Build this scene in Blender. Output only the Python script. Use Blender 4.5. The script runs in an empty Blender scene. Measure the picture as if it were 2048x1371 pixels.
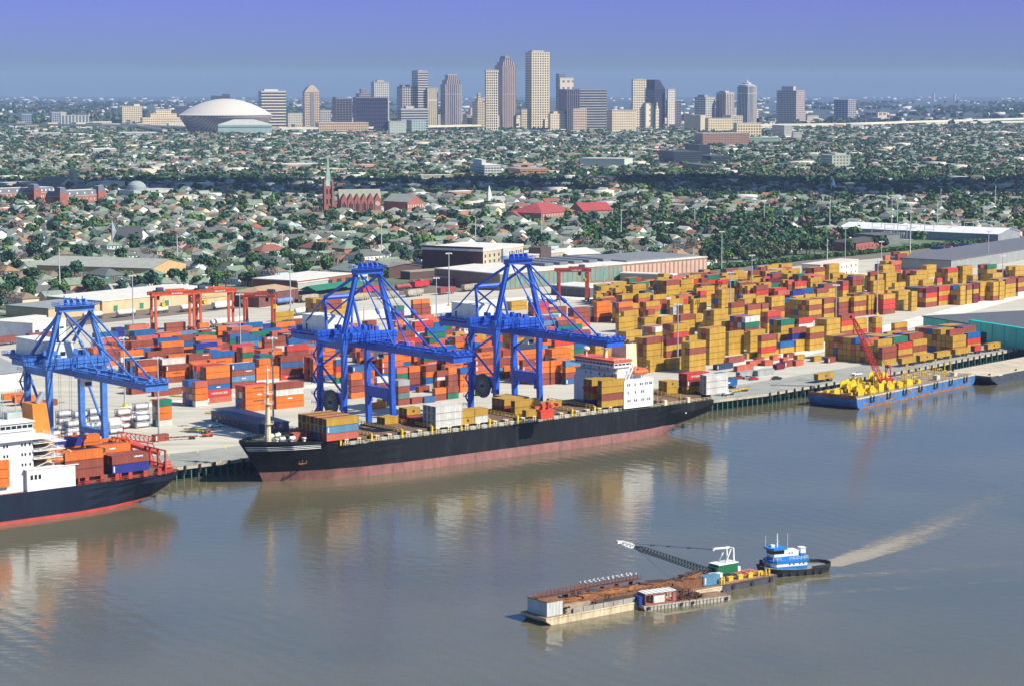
import bpy, math, random
import numpy as np
from mathutils import Vector, Matrix
rnd = random.Random(7)
C = bpy.context.scene.collection
sc = bpy.context.scene

# ---------------------------------------------------------------- camera
F = 4500.0; HC = 137.0; CX = 1024.0; CY = 685.5; YH = 168.0
PITCH = math.atan((CY - YH) / F); cp, sp = math.cos(PITCH), math.sin(PITCH)
cam = bpy.data.cameras.new('camera'); camo = bpy.data.objects.new('camera', cam); C.objects.link(camo)
cam.sensor_width = 36; cam.lens = F / 2048 * 36; cam.clip_start = 5; cam.clip_end = 90000
camo.location = (0, 0, HC); camo.rotation_euler = (math.pi / 2 - PITCH, 0, 0)
sc.camera = camo
HAZE = 3.1e-5
# ---------------------------------------------------------------- light
SUN_EL, SUN_AZ = math.radians(42), math.atan2(0.93, -0.37)      # azimuth clockwise from +Y
sun = bpy.data.lights.new('sun', 'SUN'); suno = bpy.data.objects.new('sun', sun); C.objects.link(suno)
sun.energy = 5.0; sun.angle = math.radians(0.5); sun.color = (1.0, 0.93, 0.80)
sv = Vector((math.sin(SUN_AZ) * math.cos(SUN_EL), math.cos(SUN_AZ) * math.cos(SUN_EL), math.sin(SUN_EL)))
suno.rotation_euler = sv.to_track_quat('Z', 'Y').to_euler(); suno.location = (300, -200, 600)
w = bpy.data.worlds.new('World'); sc.world = w; w.use_nodes = True
nt = w.node_tree; bg = nt.nodes['Background']
sky = nt.nodes.new('ShaderNodeTexSky'); sky.sky_type = 'NISHITA'; sky.sun_disc = False
sky.sun_elevation = SUN_EL; sky.sun_rotation = SUN_AZ; sky.dust_density = 0.6; sky.ozone_density = 4.0; sky.air_density = 1.2
tint = nt.nodes.new('ShaderNodeMix'); tint.data_type = 'RGBA'; tint.blend_type = 'MULTIPLY'; tint.inputs[0].default_value = 1
geo = nt.nodes.new('ShaderNodeTexCoord'); sep = nt.nodes.new('ShaderNodeSeparateXYZ')
rmp = nt.nodes.new('ShaderNodeValToRGB')
nt.links.new(geo.outputs['Generated'], sep.inputs[0]); nt.links.new(sep.outputs['Z'], rmp.inputs[0])
# the sky's own tint by elevation: greyer blue at the horizon, violet a little higher, plainer above
el = rmp.color_ramp.elements
el[0].position = 0.0; el[0].color = (0.215, 0.315, 0.480, 1)
el[1].position = 0.5; el[1].color = (0.50, 0.58, 0.71, 1)
for p_, c_ in ((0.006, (0.225, 0.325, 0.560)), (0.010, (0.228, 0.325, 0.700)), (0.017, (0.225, 0.315, 0.850)), (0.026, (0.225, 0.285, 0.880)), (0.040, (0.215, 0.245, 0.900)), (0.12, (0.158, 0.350, 0.620)), (0.32, (0.235, 0.475, 0.68))):
    e = el.new(p_); e.color = (*c_, 1)
nt.links.new(sky.outputs[0], tint.inputs[6]); nt.links.new(rmp.outputs[0], tint.inputs[7])
nt.links.new(tint.outputs[2], bg.inputs[0]); bg.inputs[1].default_value = 0.122
vs = sc.view_settings; vs.view_transform = 'Standard'; vs.look = 'None'; vs.exposure = 0.60; vs.gamma = 1
sc.cycles.use_denoising = True
try: sc.cycles.denoiser = 'OPENIMAGEDENOISE'
except Exception: pass
sc.cycles.max_bounces = 5; sc.cycles.diffuse_bounces = 2; sc.cycles.glossy_bounces = 3; sc.cycles.volume_bounces = 1
sc.cycles.transparent_max_bounces = 12; sc.cycles.sample_clamp_indirect = 4

# ---------------------------------------------------------------- geometry helpers
def P(x, y, z=0.0):                      # where the line of sight through a measured photo point meets height z
    a = (x - CX) / F; b = -(y - CY) / F
    d = (a, cp + b * sp, -sp + b * cp); t = (z - HC) / d[2]
    return (d[0] * t, d[1] * t)
def R(X, Y, Z):
    f = Y * cp - (Z - HC) * sp; u = Y * sp + (Z - HC) * cp
    return (CX + F * X / f, CY - F * u / f)
def rot(x, y, a): return (x * math.cos(a) - y * math.sin(a), x * math.sin(a) + y * math.cos(a))
def D(a): return math.radians(a)

class MB:
    def __init__(s): s.v = []; s.f = []; s.m = []
    def add(s, vs, fs, m=0):
        n = len(s.v); s.v += [tuple(p) for p in vs]
        for f in fs: s.f.append(tuple(i + n for i in f)); s.m.append(m)
        return s
    def box(s, x0, y0, z0, x1, y1, z1, m=0, top=None):
        vs = [(x0, y0, z0), (x1, y0, z0), (x1, y1, z0), (x0, y1, z0), (x0, y0, z1), (x1, y0, z1), (x1, y1, z1), (x0, y1, z1)]
        s.add(vs, [(0, 3, 2, 1), (0, 1, 5, 4), (1, 2, 6, 5), (2, 3, 7, 6), (3, 0, 4, 7)], m)
        s.add(vs[4:], [(0, 1, 2, 3)], m if top is None else top); return s
    def cbox(s, cx, cy, z0, sx, sy, h, m=0, top=None): return s.box(cx - sx / 2, cy - sy / 2, z0, cx + sx / 2, cy + sy / 2, z0 + h, m, top)
    def bar(s, p, q, w, h=None, m=0, w2=None):
        p, q = Vector(p), Vector(q); h = h or w; d = q - p
        if d.length < 1e-6: return s
        d.normalize(); up = Vector((0, 0, 1)) if abs(d.z) < 0.97 else Vector((0, 1, 0))
        a = d.cross(up).normalized(); b = a.cross(d).normalized(); k = (w2 or w) / w
        vs = [p + a * (i * w / 2) + b * (j * h / 2) for i, j in ((-1, -1), (1, -1), (1, 1), (-1, 1))]
        vs += [q + a * (i * w / 2 * k) + b * (j * h / 2 * k) for i, j in ((-1, -1), (1, -1), (1, 1), (-1, 1))]
        s.add(vs, [(3, 2, 1, 0), (4, 5, 6, 7), (0, 1, 5, 4), (1, 2, 6, 5), (2, 3, 7, 6), (3, 0, 4, 7)], m); return s
    def tube(s, p, q, r, r2=None, n=8, m=0):
        p, q = Vector(p), Vector(q); r2 = r if r2 is None else r2; d = (q - p).normalized()
        up = Vector((0, 0, 1)) if abs(d.z) < 0.97 else Vector((0, 1, 0))
        a = d.cross(up).normalized(); b = a.cross(d)
        vs = []
        for c, rr in ((p, r), (q, r2)):
            for i in range(n):
                t = 2 * math.pi * i / n; vs.append(c + a * (rr * math.cos(t)) + b * (rr * math.sin(t)))
        s.add(vs, [(i, (i + 1) % n, n + (i + 1) % n, n + i) for i in range(n)] + [tuple(range(n - 1, -1, -1)), tuple(range(n, 2 * n))], m); return s
    def poly(s, pts, z0, z1, m=0, top=None):
        n = len(pts); vs = [(x, y, z0) for x, y in pts] + [(x, y, z1) for x, y in pts]
        s.add(vs, [(i, (i + 1) % n, n + (i + 1) % n, n + i) for i in range(n)] + [tuple(range(n - 1, -1, -1))], m)
        s.add(vs[n:], [tuple(range(n))], m if top is None else top); return s
    def frustum(s, a, b, z0, z1, m=0, top=None):       # a, b = (x0,y0,x1,y1)
        f = lambda r, z: [(r[0], r[1], z), (r[2], r[1], z), (r[2], r[3], z), (r[0], r[3], z)]
        vs = f(a, z0) + f(b, z1)
        s.add(vs, [(0, 1, 5, 4), (1, 2, 6, 5), (2, 3, 7, 6), (3, 0, 4, 7)], m); s.add(vs[4:], [(0, 1, 2, 3)], m if top is None else top); return s
    def gable(s, x0, y0, x1, y1, z, h, m=0, mg=None, axis='x', ov=0.4, t=0.25):   # roof with overhang and thickness, gable ends closed
        mg = m if mg is None else mg
        if axis == 'y':
            k = len(s.v); s.gable(y0, x0, y1, x1, z, h, m, mg, 'x', ov, t)
            for i in range(k, len(s.v)): a = s.v[i]; s.v[i] = (a[1], a[0], a[2])
            return s
        ym = (y0 + y1) / 2; dz = h * ov / ((y1 - y0) / 2)
        s.add([(x0, y0, z), (x0, y1, z), (x0, ym, z + h)], [(0, 1, 2)], mg); s.add([(x1, y0, z), (x1, y1, z), (x1, ym, z + h)], [(0, 1, 2)], mg)
        X0, X1 = x0 - ov, x1 + ov
        for sg, ye in ((-1, y0 - ov), (1, y1 + ov)):
            vs = [(X0, ye, z - dz), (X1, ye, z - dz), (X1, ym, z + h), (X0, ym, z + h)]
            vs += [(a, b, c + t) for a, b, c in vs]
            s.add(vs, [(4, 5, 6, 7), (0, 1, 2, 3), (0, 1, 5, 4), (1, 2, 6, 5), (3, 0, 4, 7)], m)
        return s
    def hip(s, x0, y0, x1, y1, z, h, m=0, ov=0.5, t=0.2):
        x0 -= ov; x1 += ov; y0 -= ov; y1 += ov; lx, ly = x1 - x0, y1 - y0; k = min(lx, ly) / 2
        if lx >= ly: a, b = (x0 + k, (y0 + y1) / 2), (x1 - k, (y0 + y1) / 2)
        else: a, b = ((x0 + x1) / 2, y0 + k), ((x0 + x1) / 2, y1 - k)
        vs = [(x0, y0, z), (x1, y0, z), (x1, y1, z), (x0, y1, z), (a[0], a[1], z + h), (b[0], b[1], z + h)]
        fs = [(0, 1, 5, 4), (1, 2, 5), (2, 3, 4, 5), (3, 0, 4)] if lx >= ly else [(0, 1, 4), (1, 2, 5, 4), (2, 3, 5), (3, 0, 4, 5)]
        s.box(x0, y0, z - t, x1, y1, z, m); s.add(vs, fs, m); return s
    def lathe(s, prof, cx=0, cy=0, n=16, m=0, a0=0, a1=2 * math.pi, axis='z'):
        k = len(s.v); vs = []
        for r, z in prof:
            for i in range(n):
                t = a0 + (a1 - a0) * i / n
                vs.append((cx + r * math.cos(t), cy + r * math.sin(t), z))
        fs = []
        for j in range(len(prof) - 1):
            for i in range(n): fs.append((j * n + i, j * n + (i + 1) % n, (j + 1) * n + (i + 1) % n, (j + 1) * n + i))
        s.add(vs, fs, m); return s
    def rail(s, p, q, h=1.1, step=2.2, w=0.09, m=0):
        p, q = Vector(p), Vector(q); n = max(1, round((q - p).length / step)); z = Vector((0, 0, h))
        for k in (1.0, 0.5): s.bar(p + z * k, q + z * k, w, w, m)
        for i in range(n + 1): a = p.lerp(q, i / n); s.bar(a, a + z, w, w, m)
        return s
    def move(s, k, dx=0, dy=0, dz=0, a=0):
        ca, sa = math.cos(a), math.sin(a)
        for i in range(k, len(s.v)):
            x, y, z = s.v[i]; s.v[i] = (x * ca - y * sa + dx, x * sa + y * ca + dy, z + dz)
        return s
    def mesh(s, name, mats, smooth=False):
        me = bpy.data.meshes.new(name); me.from_pydata(s.v, [], s.f)
        for m in (mats if isinstance(mats, (list, tuple)) else [mats]): me.materials.append(m)
        if len(me.materials) > 1: me.polygons.foreach_set('material_index', s.m)
        if smooth: me.polygons.foreach_set('use_smooth', [True] * len(s.f))
        me.update(); return me
    def build(s, name, mats, parent=None, loc=(0, 0, 0), rz=0, smooth=False):
        o = bpy.data.objects.new(name, s.mesh(name, mats, smooth)); C.objects.link(o)
        if parent is not None: o.parent = parent
        o.location = loc; o.rotation_euler = (0, 0, rz); return o

USED = {}
def tag(o, label, cat=None, group=None, kind=None):
    if label: o['label'] = label
    if cat: o['category'] = cat
    if group: o['group'] = group
    if kind: o['kind'] = kind
    return o
def thing(name, label, cat, loc=(0, 0, 0), rz=0, group=None):
    o = bpy.data.objects.new(name, None); C.objects.link(o); o.empty_display_size = 1
    o.location = loc; o.rotation_euler = (0, 0, rz); return tag(o, label, cat, group)
def put(name, me, parent=None, loc=(0, 0, 0), rz=0):
    o = bpy.data.objects.new(name, me); C.objects.link(o)
    if parent is not None: o.parent = parent
    o.location = loc; o.rotation_euler = (0, 0, rz); return o
def copy_tree(o, parent=None):
    c = o.copy(); C.objects.link(c); c.parent = parent
    for ch in list(o.children): copy_tree(ch, c)
    return c

# ---------------------------------------------------------------- materials
def mat(name, col, rough=0.6, metal=0.0, var=0.15, scale=0.25, dirt=None, dirt_amt=0.3, spec=None, streak=False, lanes=None):
    m = bpy.data.materials.new(name); m.use_nodes = True; t = m.node_tree; b = t.nodes['Principled BSDF']
    b.inputs['Roughness'].default_value = rough; b.inputs['Metallic'].default_value = metal
    if spec is not None: b.inputs['Specular IOR Level'].default_value = spec
    g = t.nodes.new('ShaderNodeNewGeometry'); mp = t.nodes.new('ShaderNodeMapping')
    mp.inputs['Scale'].default_value = (scale, scale, scale * (0.25 if streak else 1))
    t.links.new(g.outputs['Position'], mp.inputs[0])
    n = t.nodes.new('ShaderNodeTexNoise'); n.inputs['Scale'].default_value = 1; n.inputs['Detail'].default_value = 4; n.inputs['Roughness'].default_value = 0.65
    t.links.new(mp.outputs[0], n.inputs[0])
    r = t.nodes.new('ShaderNodeMapRange'); r.inputs[1].default_value = 0.3; r.inputs[2].default_value = 0.7
    r.inputs[3].default_value = 1 - var; r.inputs[4].default_value = 1 + var
    t.links.new(n.outputs[0], r.inputs[0])
    x = t.nodes.new('ShaderNodeMix'); x.data_type = 'RGBA'; x.blend_type = 'MULTIPLY'; x.inputs[0].default_value = 1; x.inputs[6].default_value = (*col, 1)
    t.links.new(r.outputs[0], x.inputs[7]); out = x.outputs[2]
    if dirt:
        n2 = t.nodes.new('ShaderNodeTexNoise'); n2.inputs['Scale'].default_value = 2.3; n2.inputs['Detail'].default_value = 5; n2.inputs['Roughness'].default_value = 0.7
        t.links.new(mp.outputs[0], n2.inputs[0])
        r2 = t.nodes.new('ShaderNodeMapRange'); r2.inputs[1].default_value = 0.52; r2.inputs[2].default_value = 0.68; r2.inputs[4].default_value = dirt_amt
        t.links.new(n2.outputs[0], r2.inputs[0])
        y = t.nodes.new('ShaderNodeMix'); y.data_type = 'RGBA'; y.inputs[7].default_value = (*dirt, 1)
        t.links.new(r2.outputs[0], y.inputs[0]); t.links.new(out, y.inputs[6]); out = y.outputs[2]
    t.links.new(out, b.inputs['Base Color'])
    if lanes: mp.inputs['Rotation'].default_value[2] = -0.74; mp.inputs['Scale'].default_value = lanes
    return m
def facade(name, wall, glass, fh=3.6, bw=3.2, a=0.45, c=0.4, rough=0.5, z0=0.0):
    """wall with rows of openings: floors of height fh, bays bw wide; a, c = wall share in height and width"""
    m = bpy.data.materials.new(name); m.use_nodes = True; t = m.node_tree; b = t.nodes['Principled BSDF']; L = t.links.new
    tc = t.nodes.new('ShaderNodeTexCoord'); s = t.nodes.new('ShaderNodeSeparateXYZ'); L(tc.outputs['Object'], s.inputs[0])
    def M(op, x, y):
        q = t.nodes.new('ShaderNodeMath'); q.operation = op
        for i, k in enumerate((x, y)):
            if k is None: continue
            if isinstance(k, (int, float)): q.inputs[i].default_value = k
            else: L(k, q.inputs[i])
        return q.outputs[0]
    zf = M('FRACT', M('DIVIDE', M('ADD', s.outputs[2], 400 * fh - z0), fh), None)
    xf = M('FRACT', M('DIVIDE', M('ADD', M('ADD', s.outputs[0], s.outputs[1]), 400 * bw), bw), None)
    k = M('MULTIPLY', M('GREATER_THAN', zf, a), M('GREATER_THAN', xf, c) if c > 0 else 1.0)
    g = t.nodes.new('ShaderNodeNewGeometry'); sn = t.nodes.new('ShaderNodeSeparateXYZ'); L(g.outputs['Normal'], sn.inputs[0])
    k = M('MULTIPLY', k, M('LESS_THAN', sn.outputs[2], 0.3))
    n = t.nodes.new('ShaderNodeTexNoise'); n.inputs['Scale'].default_value = 0.05; n.inputs['Detail'].default_value = 3; L(g.outputs['Position'], n.inputs[0])
    v = M('ADD', M('MULTIPLY', n.outputs[0], 0.3), 0.85)
    x = t.nodes.new('ShaderNodeMix'); x.data_type = 'RGBA'; x.inputs[6].default_value = (*wall, 1); x.inputs[7].default_value = (*glass, 1); L(k, x.inputs[0])
    y = t.nodes.new('ShaderNodeMix'); y.data_type = 'RGBA'; y.blend_type = 'MULTIPLY'; y.inputs[0].default_value = 1; L(x.outputs[2], y.inputs[6]); L(v, y.inputs[7])
    L(y.outputs[2], b.inputs['Base Color']); b.inputs['Roughness'].default_value = rough
    L(M('SUBTRACT', rough, M('MULTIPLY', k, rough * 0.6)), b.inputs['Roughness'])
    return m
MC = {}
def paint(col, rough=0.5, kind='paint', **k):
    key = (col, rough, kind)
    if key not in MC: MC[key] = mat('%s_%d' % (kind, len(MC)), col, rough, **k)
    return MC[key]
RUST = (0.10, 0.035, 0.015)
# shipping container paints, real-world colours
CC = {'o': (0.66, 0.17, 0.022), 'n': (0.27, 0.070, 0.042), 'r': (0.52, 0.055, 0.035), 's': (0.50, 0.13, 0.075), 'B': (0.012, 0.115, 0.32),
      'b': (0.045, 0.12, 0.27), 'd': (0.02, 0.03, 0.24), 'N': (0.03, 0.055, 0.11), 'c': (0.10, 0.24, 0.36), 'g': (0.012, 0.17, 0.10), 't': (0.12, 0.19, 0.17),
      'w': (0.58, 0.57, 0.52), 'e': (0.33, 0.35, 0.35), 'y': (0.46, 0.275, 0.034), 'm': (0.16, 0.012, 0.03), 'u': (0.16, 0.18, 0.40)}
CN = {'o': 'orange', 'n': 'brown', 'r': 'red', 's': 'salmon red', 'B': 'blue', 'b': 'slate blue', 'd': 'dark blue', 'N': 'navy', 'c': 'light blue', 'g': 'green',
      't': 'grey green', 'w': 'white', 'e': 'grey', 'y': 'yellow', 'm': 'maroon', 'u': 'violet blue'}
CMAT = {k: mat('container_' + CN[k].replace(' ', '_'), tuple(.95 * q ** 1.08 for q in v), 0.5, var=0.20, scale=0.35, dirt=tuple(0.45 * c + 0.02 for c in v), dirt_amt=0.5, streak=True) for k, v in CC.items()}
CDARK = mat('container_gasket', (0.03, 0.03, 0.03), 0.8)
WHITE = mat('white_paint', (0.72, 0.72, 0.69), 0.45, var=0.10, scale=0.4, dirt=(0.45, 0.36, 0.25), dirt_amt=0.3, streak=True)
LETTER = mat('white_lettering', (0.75, 0.75, 0.72), 0.5)
GLASSD = mat('dark_glass', (0.02, 0.028, 0.035), 0.12)
BLACK = mat('black_rubber', (0.018, 0.018, 0.02), 0.7)
STEEL = mat('galvanised_steel', (0.38, 0.40, 0.40), 0.45, metal=0.3)
CONC = mat('concrete', (0.42, 0.39, 0.33), 0.85, var=0.12, scale=0.1)
BLUE = mat('crane_blue', (0.018, 0.095, 0.52), 0.38, var=0.22, scale=0.3, dirt=(0.02, 0.05, 0.2), dirt_amt=0.5)
BLUE1 = mat('crane_faded_blue', (0.055, 0.175, 0.52), 0.42, var=0.22, scale=0.3, dirt=(0.05, 0.09, 0.22), dirt_amt=0.5)
RTGM = mat('gantry_orange_red', (0.55, 0.085, 0.025), 0.45, var=0.2, dirt=(0.22, 0.05, 0.03), dirt_amt=0.4)
YEL = mat('machinery_yellow', (0.68, 0.46, 0.02), 0.42, var=0.15, dirt=(0.25, 0.16, 0.03), dirt_amt=0.4)
RUSTM = mat('rusty_steel', (0.20, 0.085, 0.035), 0.85, var=0.4, scale=0.5, dirt=(0.06, 0.03, 0.02), dirt_amt=0.8)
# ================================================================ the setting
ZD = 5.0
WA = math.radians(39.65)
wu = (math.cos(WA), math.sin(WA)); wn = (wu[1], -wu[0])                 # along the wharf; out to the river
W0 = P(510, 914, ZD)
def wp(t, a): return (W0[0] + wu[0] * t - wn[0] * a, W0[1] + wu[1] * t - wn[1] * a)    # t along, a inland
W3 = wp(262, 0); W4 = P(1836, 736, ZD); W5 = P(2048, 694, ZD)
k5 = math.atan2(W5[1] - W4[1], W5[0] - W4[0])
W6 = (W5[0] + 1500 * math.cos(k5), W5[1] + 1500 * math.sin(k5))
WL = [wp(-900, 0), W3, W4, W5, W6]
def inland(pts, a):
    out = []
    for i, p in enumerate(pts):
        q0 = pts[max(i - 1, 0)]; q1 = pts[min(i + 1, len(pts) - 1)]
        t = math.atan2(q1[1] - q0[1], q1[0] - q0[0]); out.append((p[0] - math.sin(t) * a, p[1] + math.cos(t) * a))
    return out

# water
wm = bpy.data.materials.new('river_water'); wm.use_nodes = True; t = wm.node_tree; b = t.nodes['Principled BSDF']; L = t.links.new
b.inputs['Roughness'].default_value = 0.04; b.inputs['IOR'].default_value = 1.42
g = t.nodes.new('ShaderNodeNewGeometry')
def noi(scale, sx, sy, rz, det, rough=0.55, dist=0.0):
    mp = t.nodes.new('ShaderNodeMapping'); mp.inputs['Rotation'].default_value[2] = rz; mp.inputs['Scale'].default_value = (sx, sy, 1)
    n = t.nodes.new('ShaderNodeTexNoise'); n.inputs['Scale'].default_value = scale; n.inputs['Detail'].default_value = det
    n.inputs['Roughness'].default_value = rough; n.inputs['Distortion'].default_value = dist
    L(g.outputs['Position'], mp.inputs[0]); L(mp.outputs[0], n.inputs[0]); return n.outputs[0]
def mth(op, a, c=None):
    q = t.nodes.new('ShaderNodeMath'); q.operation = op
    for i, k in enumerate((a, c)):
        if k is None: continue
        if isinstance(k, (int, float)): q.inputs[i].default_value = k
        else: L(k, q.inputs[i])
    return q.outputs[0]
big = noi(0.012, 1, 1, 0.4, 3)
cr = t.nodes.new('ShaderNodeMapRange'); cr.inputs[1].default_value = 0.35; cr.inputs[2].default_value = 0.65; L(big, cr.inputs[0])
mx = t.nodes.new('ShaderNodeMix'); mx.data_type = 'RGBA'; mx.inputs[6].default_value = (0.100, 0.094, 0.057, 1); mx.inputs[7].default_value = (0.130, 0.112, 0.065, 1)
L(cr.outputs[0], mx.inputs[0]); L(mx.outputs[2], b.inputs['Base Color'])
r1 = noi(0.62, 1.0, 1.0, 0.3, 4, 0.6); r2 = noi(0.16, 1.0, 1.7, 0.5, 3, 0.5); r3 = noi(0.035, 1, 2.2, 0.65, 2)
wv = t.nodes.new('ShaderNodeTexWave'); wv.bands_direction = 'X'; mp = t.nodes.new('ShaderNodeMapping'); mp.inputs['Rotation'].default_value[2] = -0.62
L(g.outputs['Position'], mp.inputs[0]); L(mp.outputs[0], wv.inputs[0]); wv.inputs['Scale'].default_value = 0.05; wv.inputs['Distortion'].default_value = 5; wv.inputs['Detail'].default_value = 2; wv.inputs['Detail Scale'].default_value = 1.0
patch = noi(0.006, 1, 1, 0.9, 2)
pr = t.nodes.new('ShaderNodeMapRange'); pr.inputs[1].default_value = 0.42; pr.inputs[2].default_value = 0.62; L(patch, pr.inputs[0])
h = mth('ADD', mth('MULTIPLY', r1, 0.22), mth('MULTIPLY', r2, 0.44))
h = mth('ADD', h, mth('MULTIPLY', r3, 0.35))
h = mth('ADD', h, mth('MULTIPLY', mth('MULTIPLY', wv.outputs[1], 0.22), pr.outputs[0]))
bp = t.nodes.new('ShaderNodeBump'); bp.inputs['Strength'].default_value = 0.23; bp.inputs['Distance'].default_value = 1.0
L(h, bp.inputs['Height']); L(bp.outputs[0], b.inputs['Normal'])
m = MB(); m.add([(-2500, -900, 0), (3500, -900, 0), (3500, 3800, 0), (-2500, 3800, 0)], [(0, 1, 2, 3)])
tag(m.build('water', wm), 'brown river with small ripples and reflections', kind='structure')

# land under the city, reaching the horizon
gm = mat('city_ground', (0.09, 0.13, 0.065), 0.95, var=0.35, scale=0.012, dirt=(0.22, 0.21, 0.16), dirt_amt=0.6)
BK = inland(WL, 9)
land = BK + [(9000, 3500), (12500, 23200), (-12500, 23200), (-9000, 700)]
m = MB(); n = len(land); m.add([(x, y, ZD - 0.03) for x, y in land] + [(x, y, -3) for x, y in land[:5]], [tuple(range(n))] + [(i + 1, i, n + i, n + i + 1) for i in range(4)])
tag(m.build('ground', gm), 'flat city land reaching the horizon', kind='structure')
# far plain: strips of wood and open land beyond the towers
fm = mat('far_plain', (0.022, 0.045, 0.05), 0.95, var=0.5, scale=0.004, dirt=(0.13, 0.13, 0.11), dirt_amt=0.6)
for nd in fm.node_tree.nodes:
    if nd.type == 'MAPPING': nd.inputs['Scale'].default_value = (0.004, 0.0016, 1)
m = MB(); m.add([(-9000, 7600, ZD), (9000, 7600, ZD), (12400, 23100, ZD), (-12400, 23100, ZD)], [(0, 1, 2, 3)])
tag(m.build('far_land', fm), 'hazy wooded flat land far behind the towers', kind='structure')

# terminal pavement
pav = mat('terminal_concrete', (0.46, 0.435, 0.355), 0.85, var=0.14, scale=0.03, dirt=(0.23, 0.22, 0.19), dirt_amt=0.6, lanes=(0.012, 0.09, 1))
NB = [P(x, y, ZD) for x, y in ((-500, 735), (0, 668), (300, 636), (600, 604), (1050, 575), (1400, 552), (1620, 530), (1900, 503), (2048, 488), (2500, 440))]
m = MB(); pts = WL[:5] + NB[::-1]; m.add([(x, y, ZD + 0.01) for x, y in pts], [tuple(range(len(pts)))])
tag(m.build('terminal_pavement', pav), 'pale concrete yard of the container terminal', kind='structure')
# darker crane apron strip and tyre-marked lanes
apr = mat('apron_asphalt', (0.28, 0.285, 0.245), 0.85, var=0.15, scale=0.06, dirt=(0.13, 0.13, 0.12), dirt_amt=0.6)
a0, a1 = WL, inland(WL, 26)
m = MB()
for i in range(4): m.add([(*a0[i], ZD + .02), (*a0[i + 1], ZD + .02), (*a1[i + 1], ZD + .02), (*a1[i], ZD + .02)], [(0, 1, 2, 3)])
tag(m.build('wharf_apron', apr), 'grey asphalt apron along the wharf edge', kind='structure')
lane = mat('lane_concrete', (0.68, 0.65, 0.57), 0.85, var=0.10, scale=0.05, dirt=(0.33, 0.31, 0.27), dirt_amt=0.5)
m = MB()
def lane_strip(p, q, wd, z):
    a = Vector((*p, z)); c = Vector((*q, z)); dd = (c - a).normalized(); s_ = Vector((-dd.y, dd.x, 0)) * wd / 2
    m.add([a - s_, c - s_, c + s_, a + s_], [(0, 1, 2, 3)])
lane_strip(P(1480, 735, ZD), P(2200, 548, ZD), 17, ZD + .03)
lane_strip(P(250, 815, ZD), P(1330, 690, ZD), 9, ZD + .034)
lane_strip(P(-50, 740, ZD), P(700, 640, ZD), 9, ZD + .038)
lane_strip(P(620, 640, ZD), P(1700, 545, ZD), 40, ZD + .042)
tag(m.build('yard_lane', lane), 'pale worn concrete lanes between the container rows', kind='structure')
m = MB(); mk = mat('lane_marking', (0.62, 0.5, 0.12), 0.7)
for k in range(34):
    t0 = -130 + k * 12; p, q = wp(t0, 22), wp(t0 + 6, 34); m.bar((*p, ZD + .03), (*q, ZD + .03), 0.35, 0.02)
tag(m.build('lane_marking', mk), 'faded yellow slanting bay lines painted on the apron', kind='structure')
# rail yard: ballast and rails
bal = mat('rail_ballast', (0.15, 0.115, 0.085), 0.95, var=0.3, scale=0.08, dirt=(0.28, 0.22, 0.17), dirt_amt=0.6)
RB = [P(x, y, ZD) for x, y in ((-500, 712), (0, 645), (300, 614), (600, 584), (1050, 556), (1400, 545), (1620, 522), (1900, 494), (2048, 480), (2500, 430))]
m = MB()
for i in range(9): m.add([(*NB[i], ZD + .02), (*NB[i + 1], ZD + .02), (*RB[i + 1], ZD + .02), (*RB[i], ZD + .02)], [(0, 1, 2, 3)])
tag(m.build('rail_bed', bal), 'brown ballast of the rail yard', kind='structure')
railm = mat('rail_steel', (0.30, 0.27, 0.24), 0.4, metal=0.6)
def track(f, i): a, c = NB[i], RB[i]; return (a[0] + (c[0] - a[0]) * f, a[1] + (c[1] - a[1]) * f)
for k, f in enumerate((0.1, 0.25, 0.4, 0.55, 0.7, 0.85)):
    m = MB()
    for i in range(9):
        p, q = track(f, i), track(f, i + 1)
        dd = Vector((q[0] - p[0], q[1] - p[1], 0)).normalized(); s_ = Vector((-dd.y, dd.x, 0)) * 0.8
        for sg in (-1, 1): m.bar(Vector((*p, ZD + .1)) + s_ * sg, Vector((*q, ZD + .1)) + s_ * sg, 0.2, 0.16)
    tag(m.build('railway_track', railm), None, kind='structure')

# ================================================================ wharf
pilem = mat('green_pile', (0.035, 0.17, 0.125), 0.6, var=0.4, scale=0.6, dirt=(0.16, 0.15, 0.10), dirt_amt=0.6)
beamc = mat('wharf_concrete', (0.40, 0.36, 0.28), 0.85, var=0.25, scale=0.3, dirt=(0.15, 0.13, 0.10), dirt_amt=0.7)
whf = thing('wharf', 'long concrete wharf on green piles with black fenders along its edge', 'wharf', (*W0, 0), 0)
m = MB()
for i in range(4):
    p, q = WL[i], WL[i + 1]; a = math.atan2(q[1] - p[1], q[0] - p[0]); o = 0.5
    m.bar((p[0] - W0[0] - math.sin(a) * o, p[1] - W0[1] + math.cos(a) * o, ZD - 0.52), (q[0] - W0[0] - math.sin(a) * o, q[1] - W0[1] + math.cos(a) * o, ZD - 0.52), 1.0, 1.06)
m.build('edge_beam', beamc, whf)
m = MB()
for i in range(4): m.add([(WL[i][0] - W0[0], WL[i][1] - W0[1], ZD - .95), (WL[i + 1][0] - W0[0], WL[i + 1][1] - W0[1], ZD - .95), (BK[i + 1][0] - W0[0], BK[i + 1][1] - W0[1], ZD - .95), (BK[i][0] - W0[0], BK[i][1] - W0[1], ZD - .95)], [(3, 2, 1, 0)])
m.build('deck_underside', beamc, whf)
pm = MB().tube((0, 0, -3), (0, 0, ZD - .95), 0.3, n=8).mesh('pile', pilem)
fmesh = MB().box(-0.35, -0.55, 2.9, 0.35, -0.02, ZD + 0.35).box(-.25, -.5, 2.2, .25, -.1, 2.9).mesh('fender', BLACK)
stuffp = MB(); cnt = 0
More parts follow.
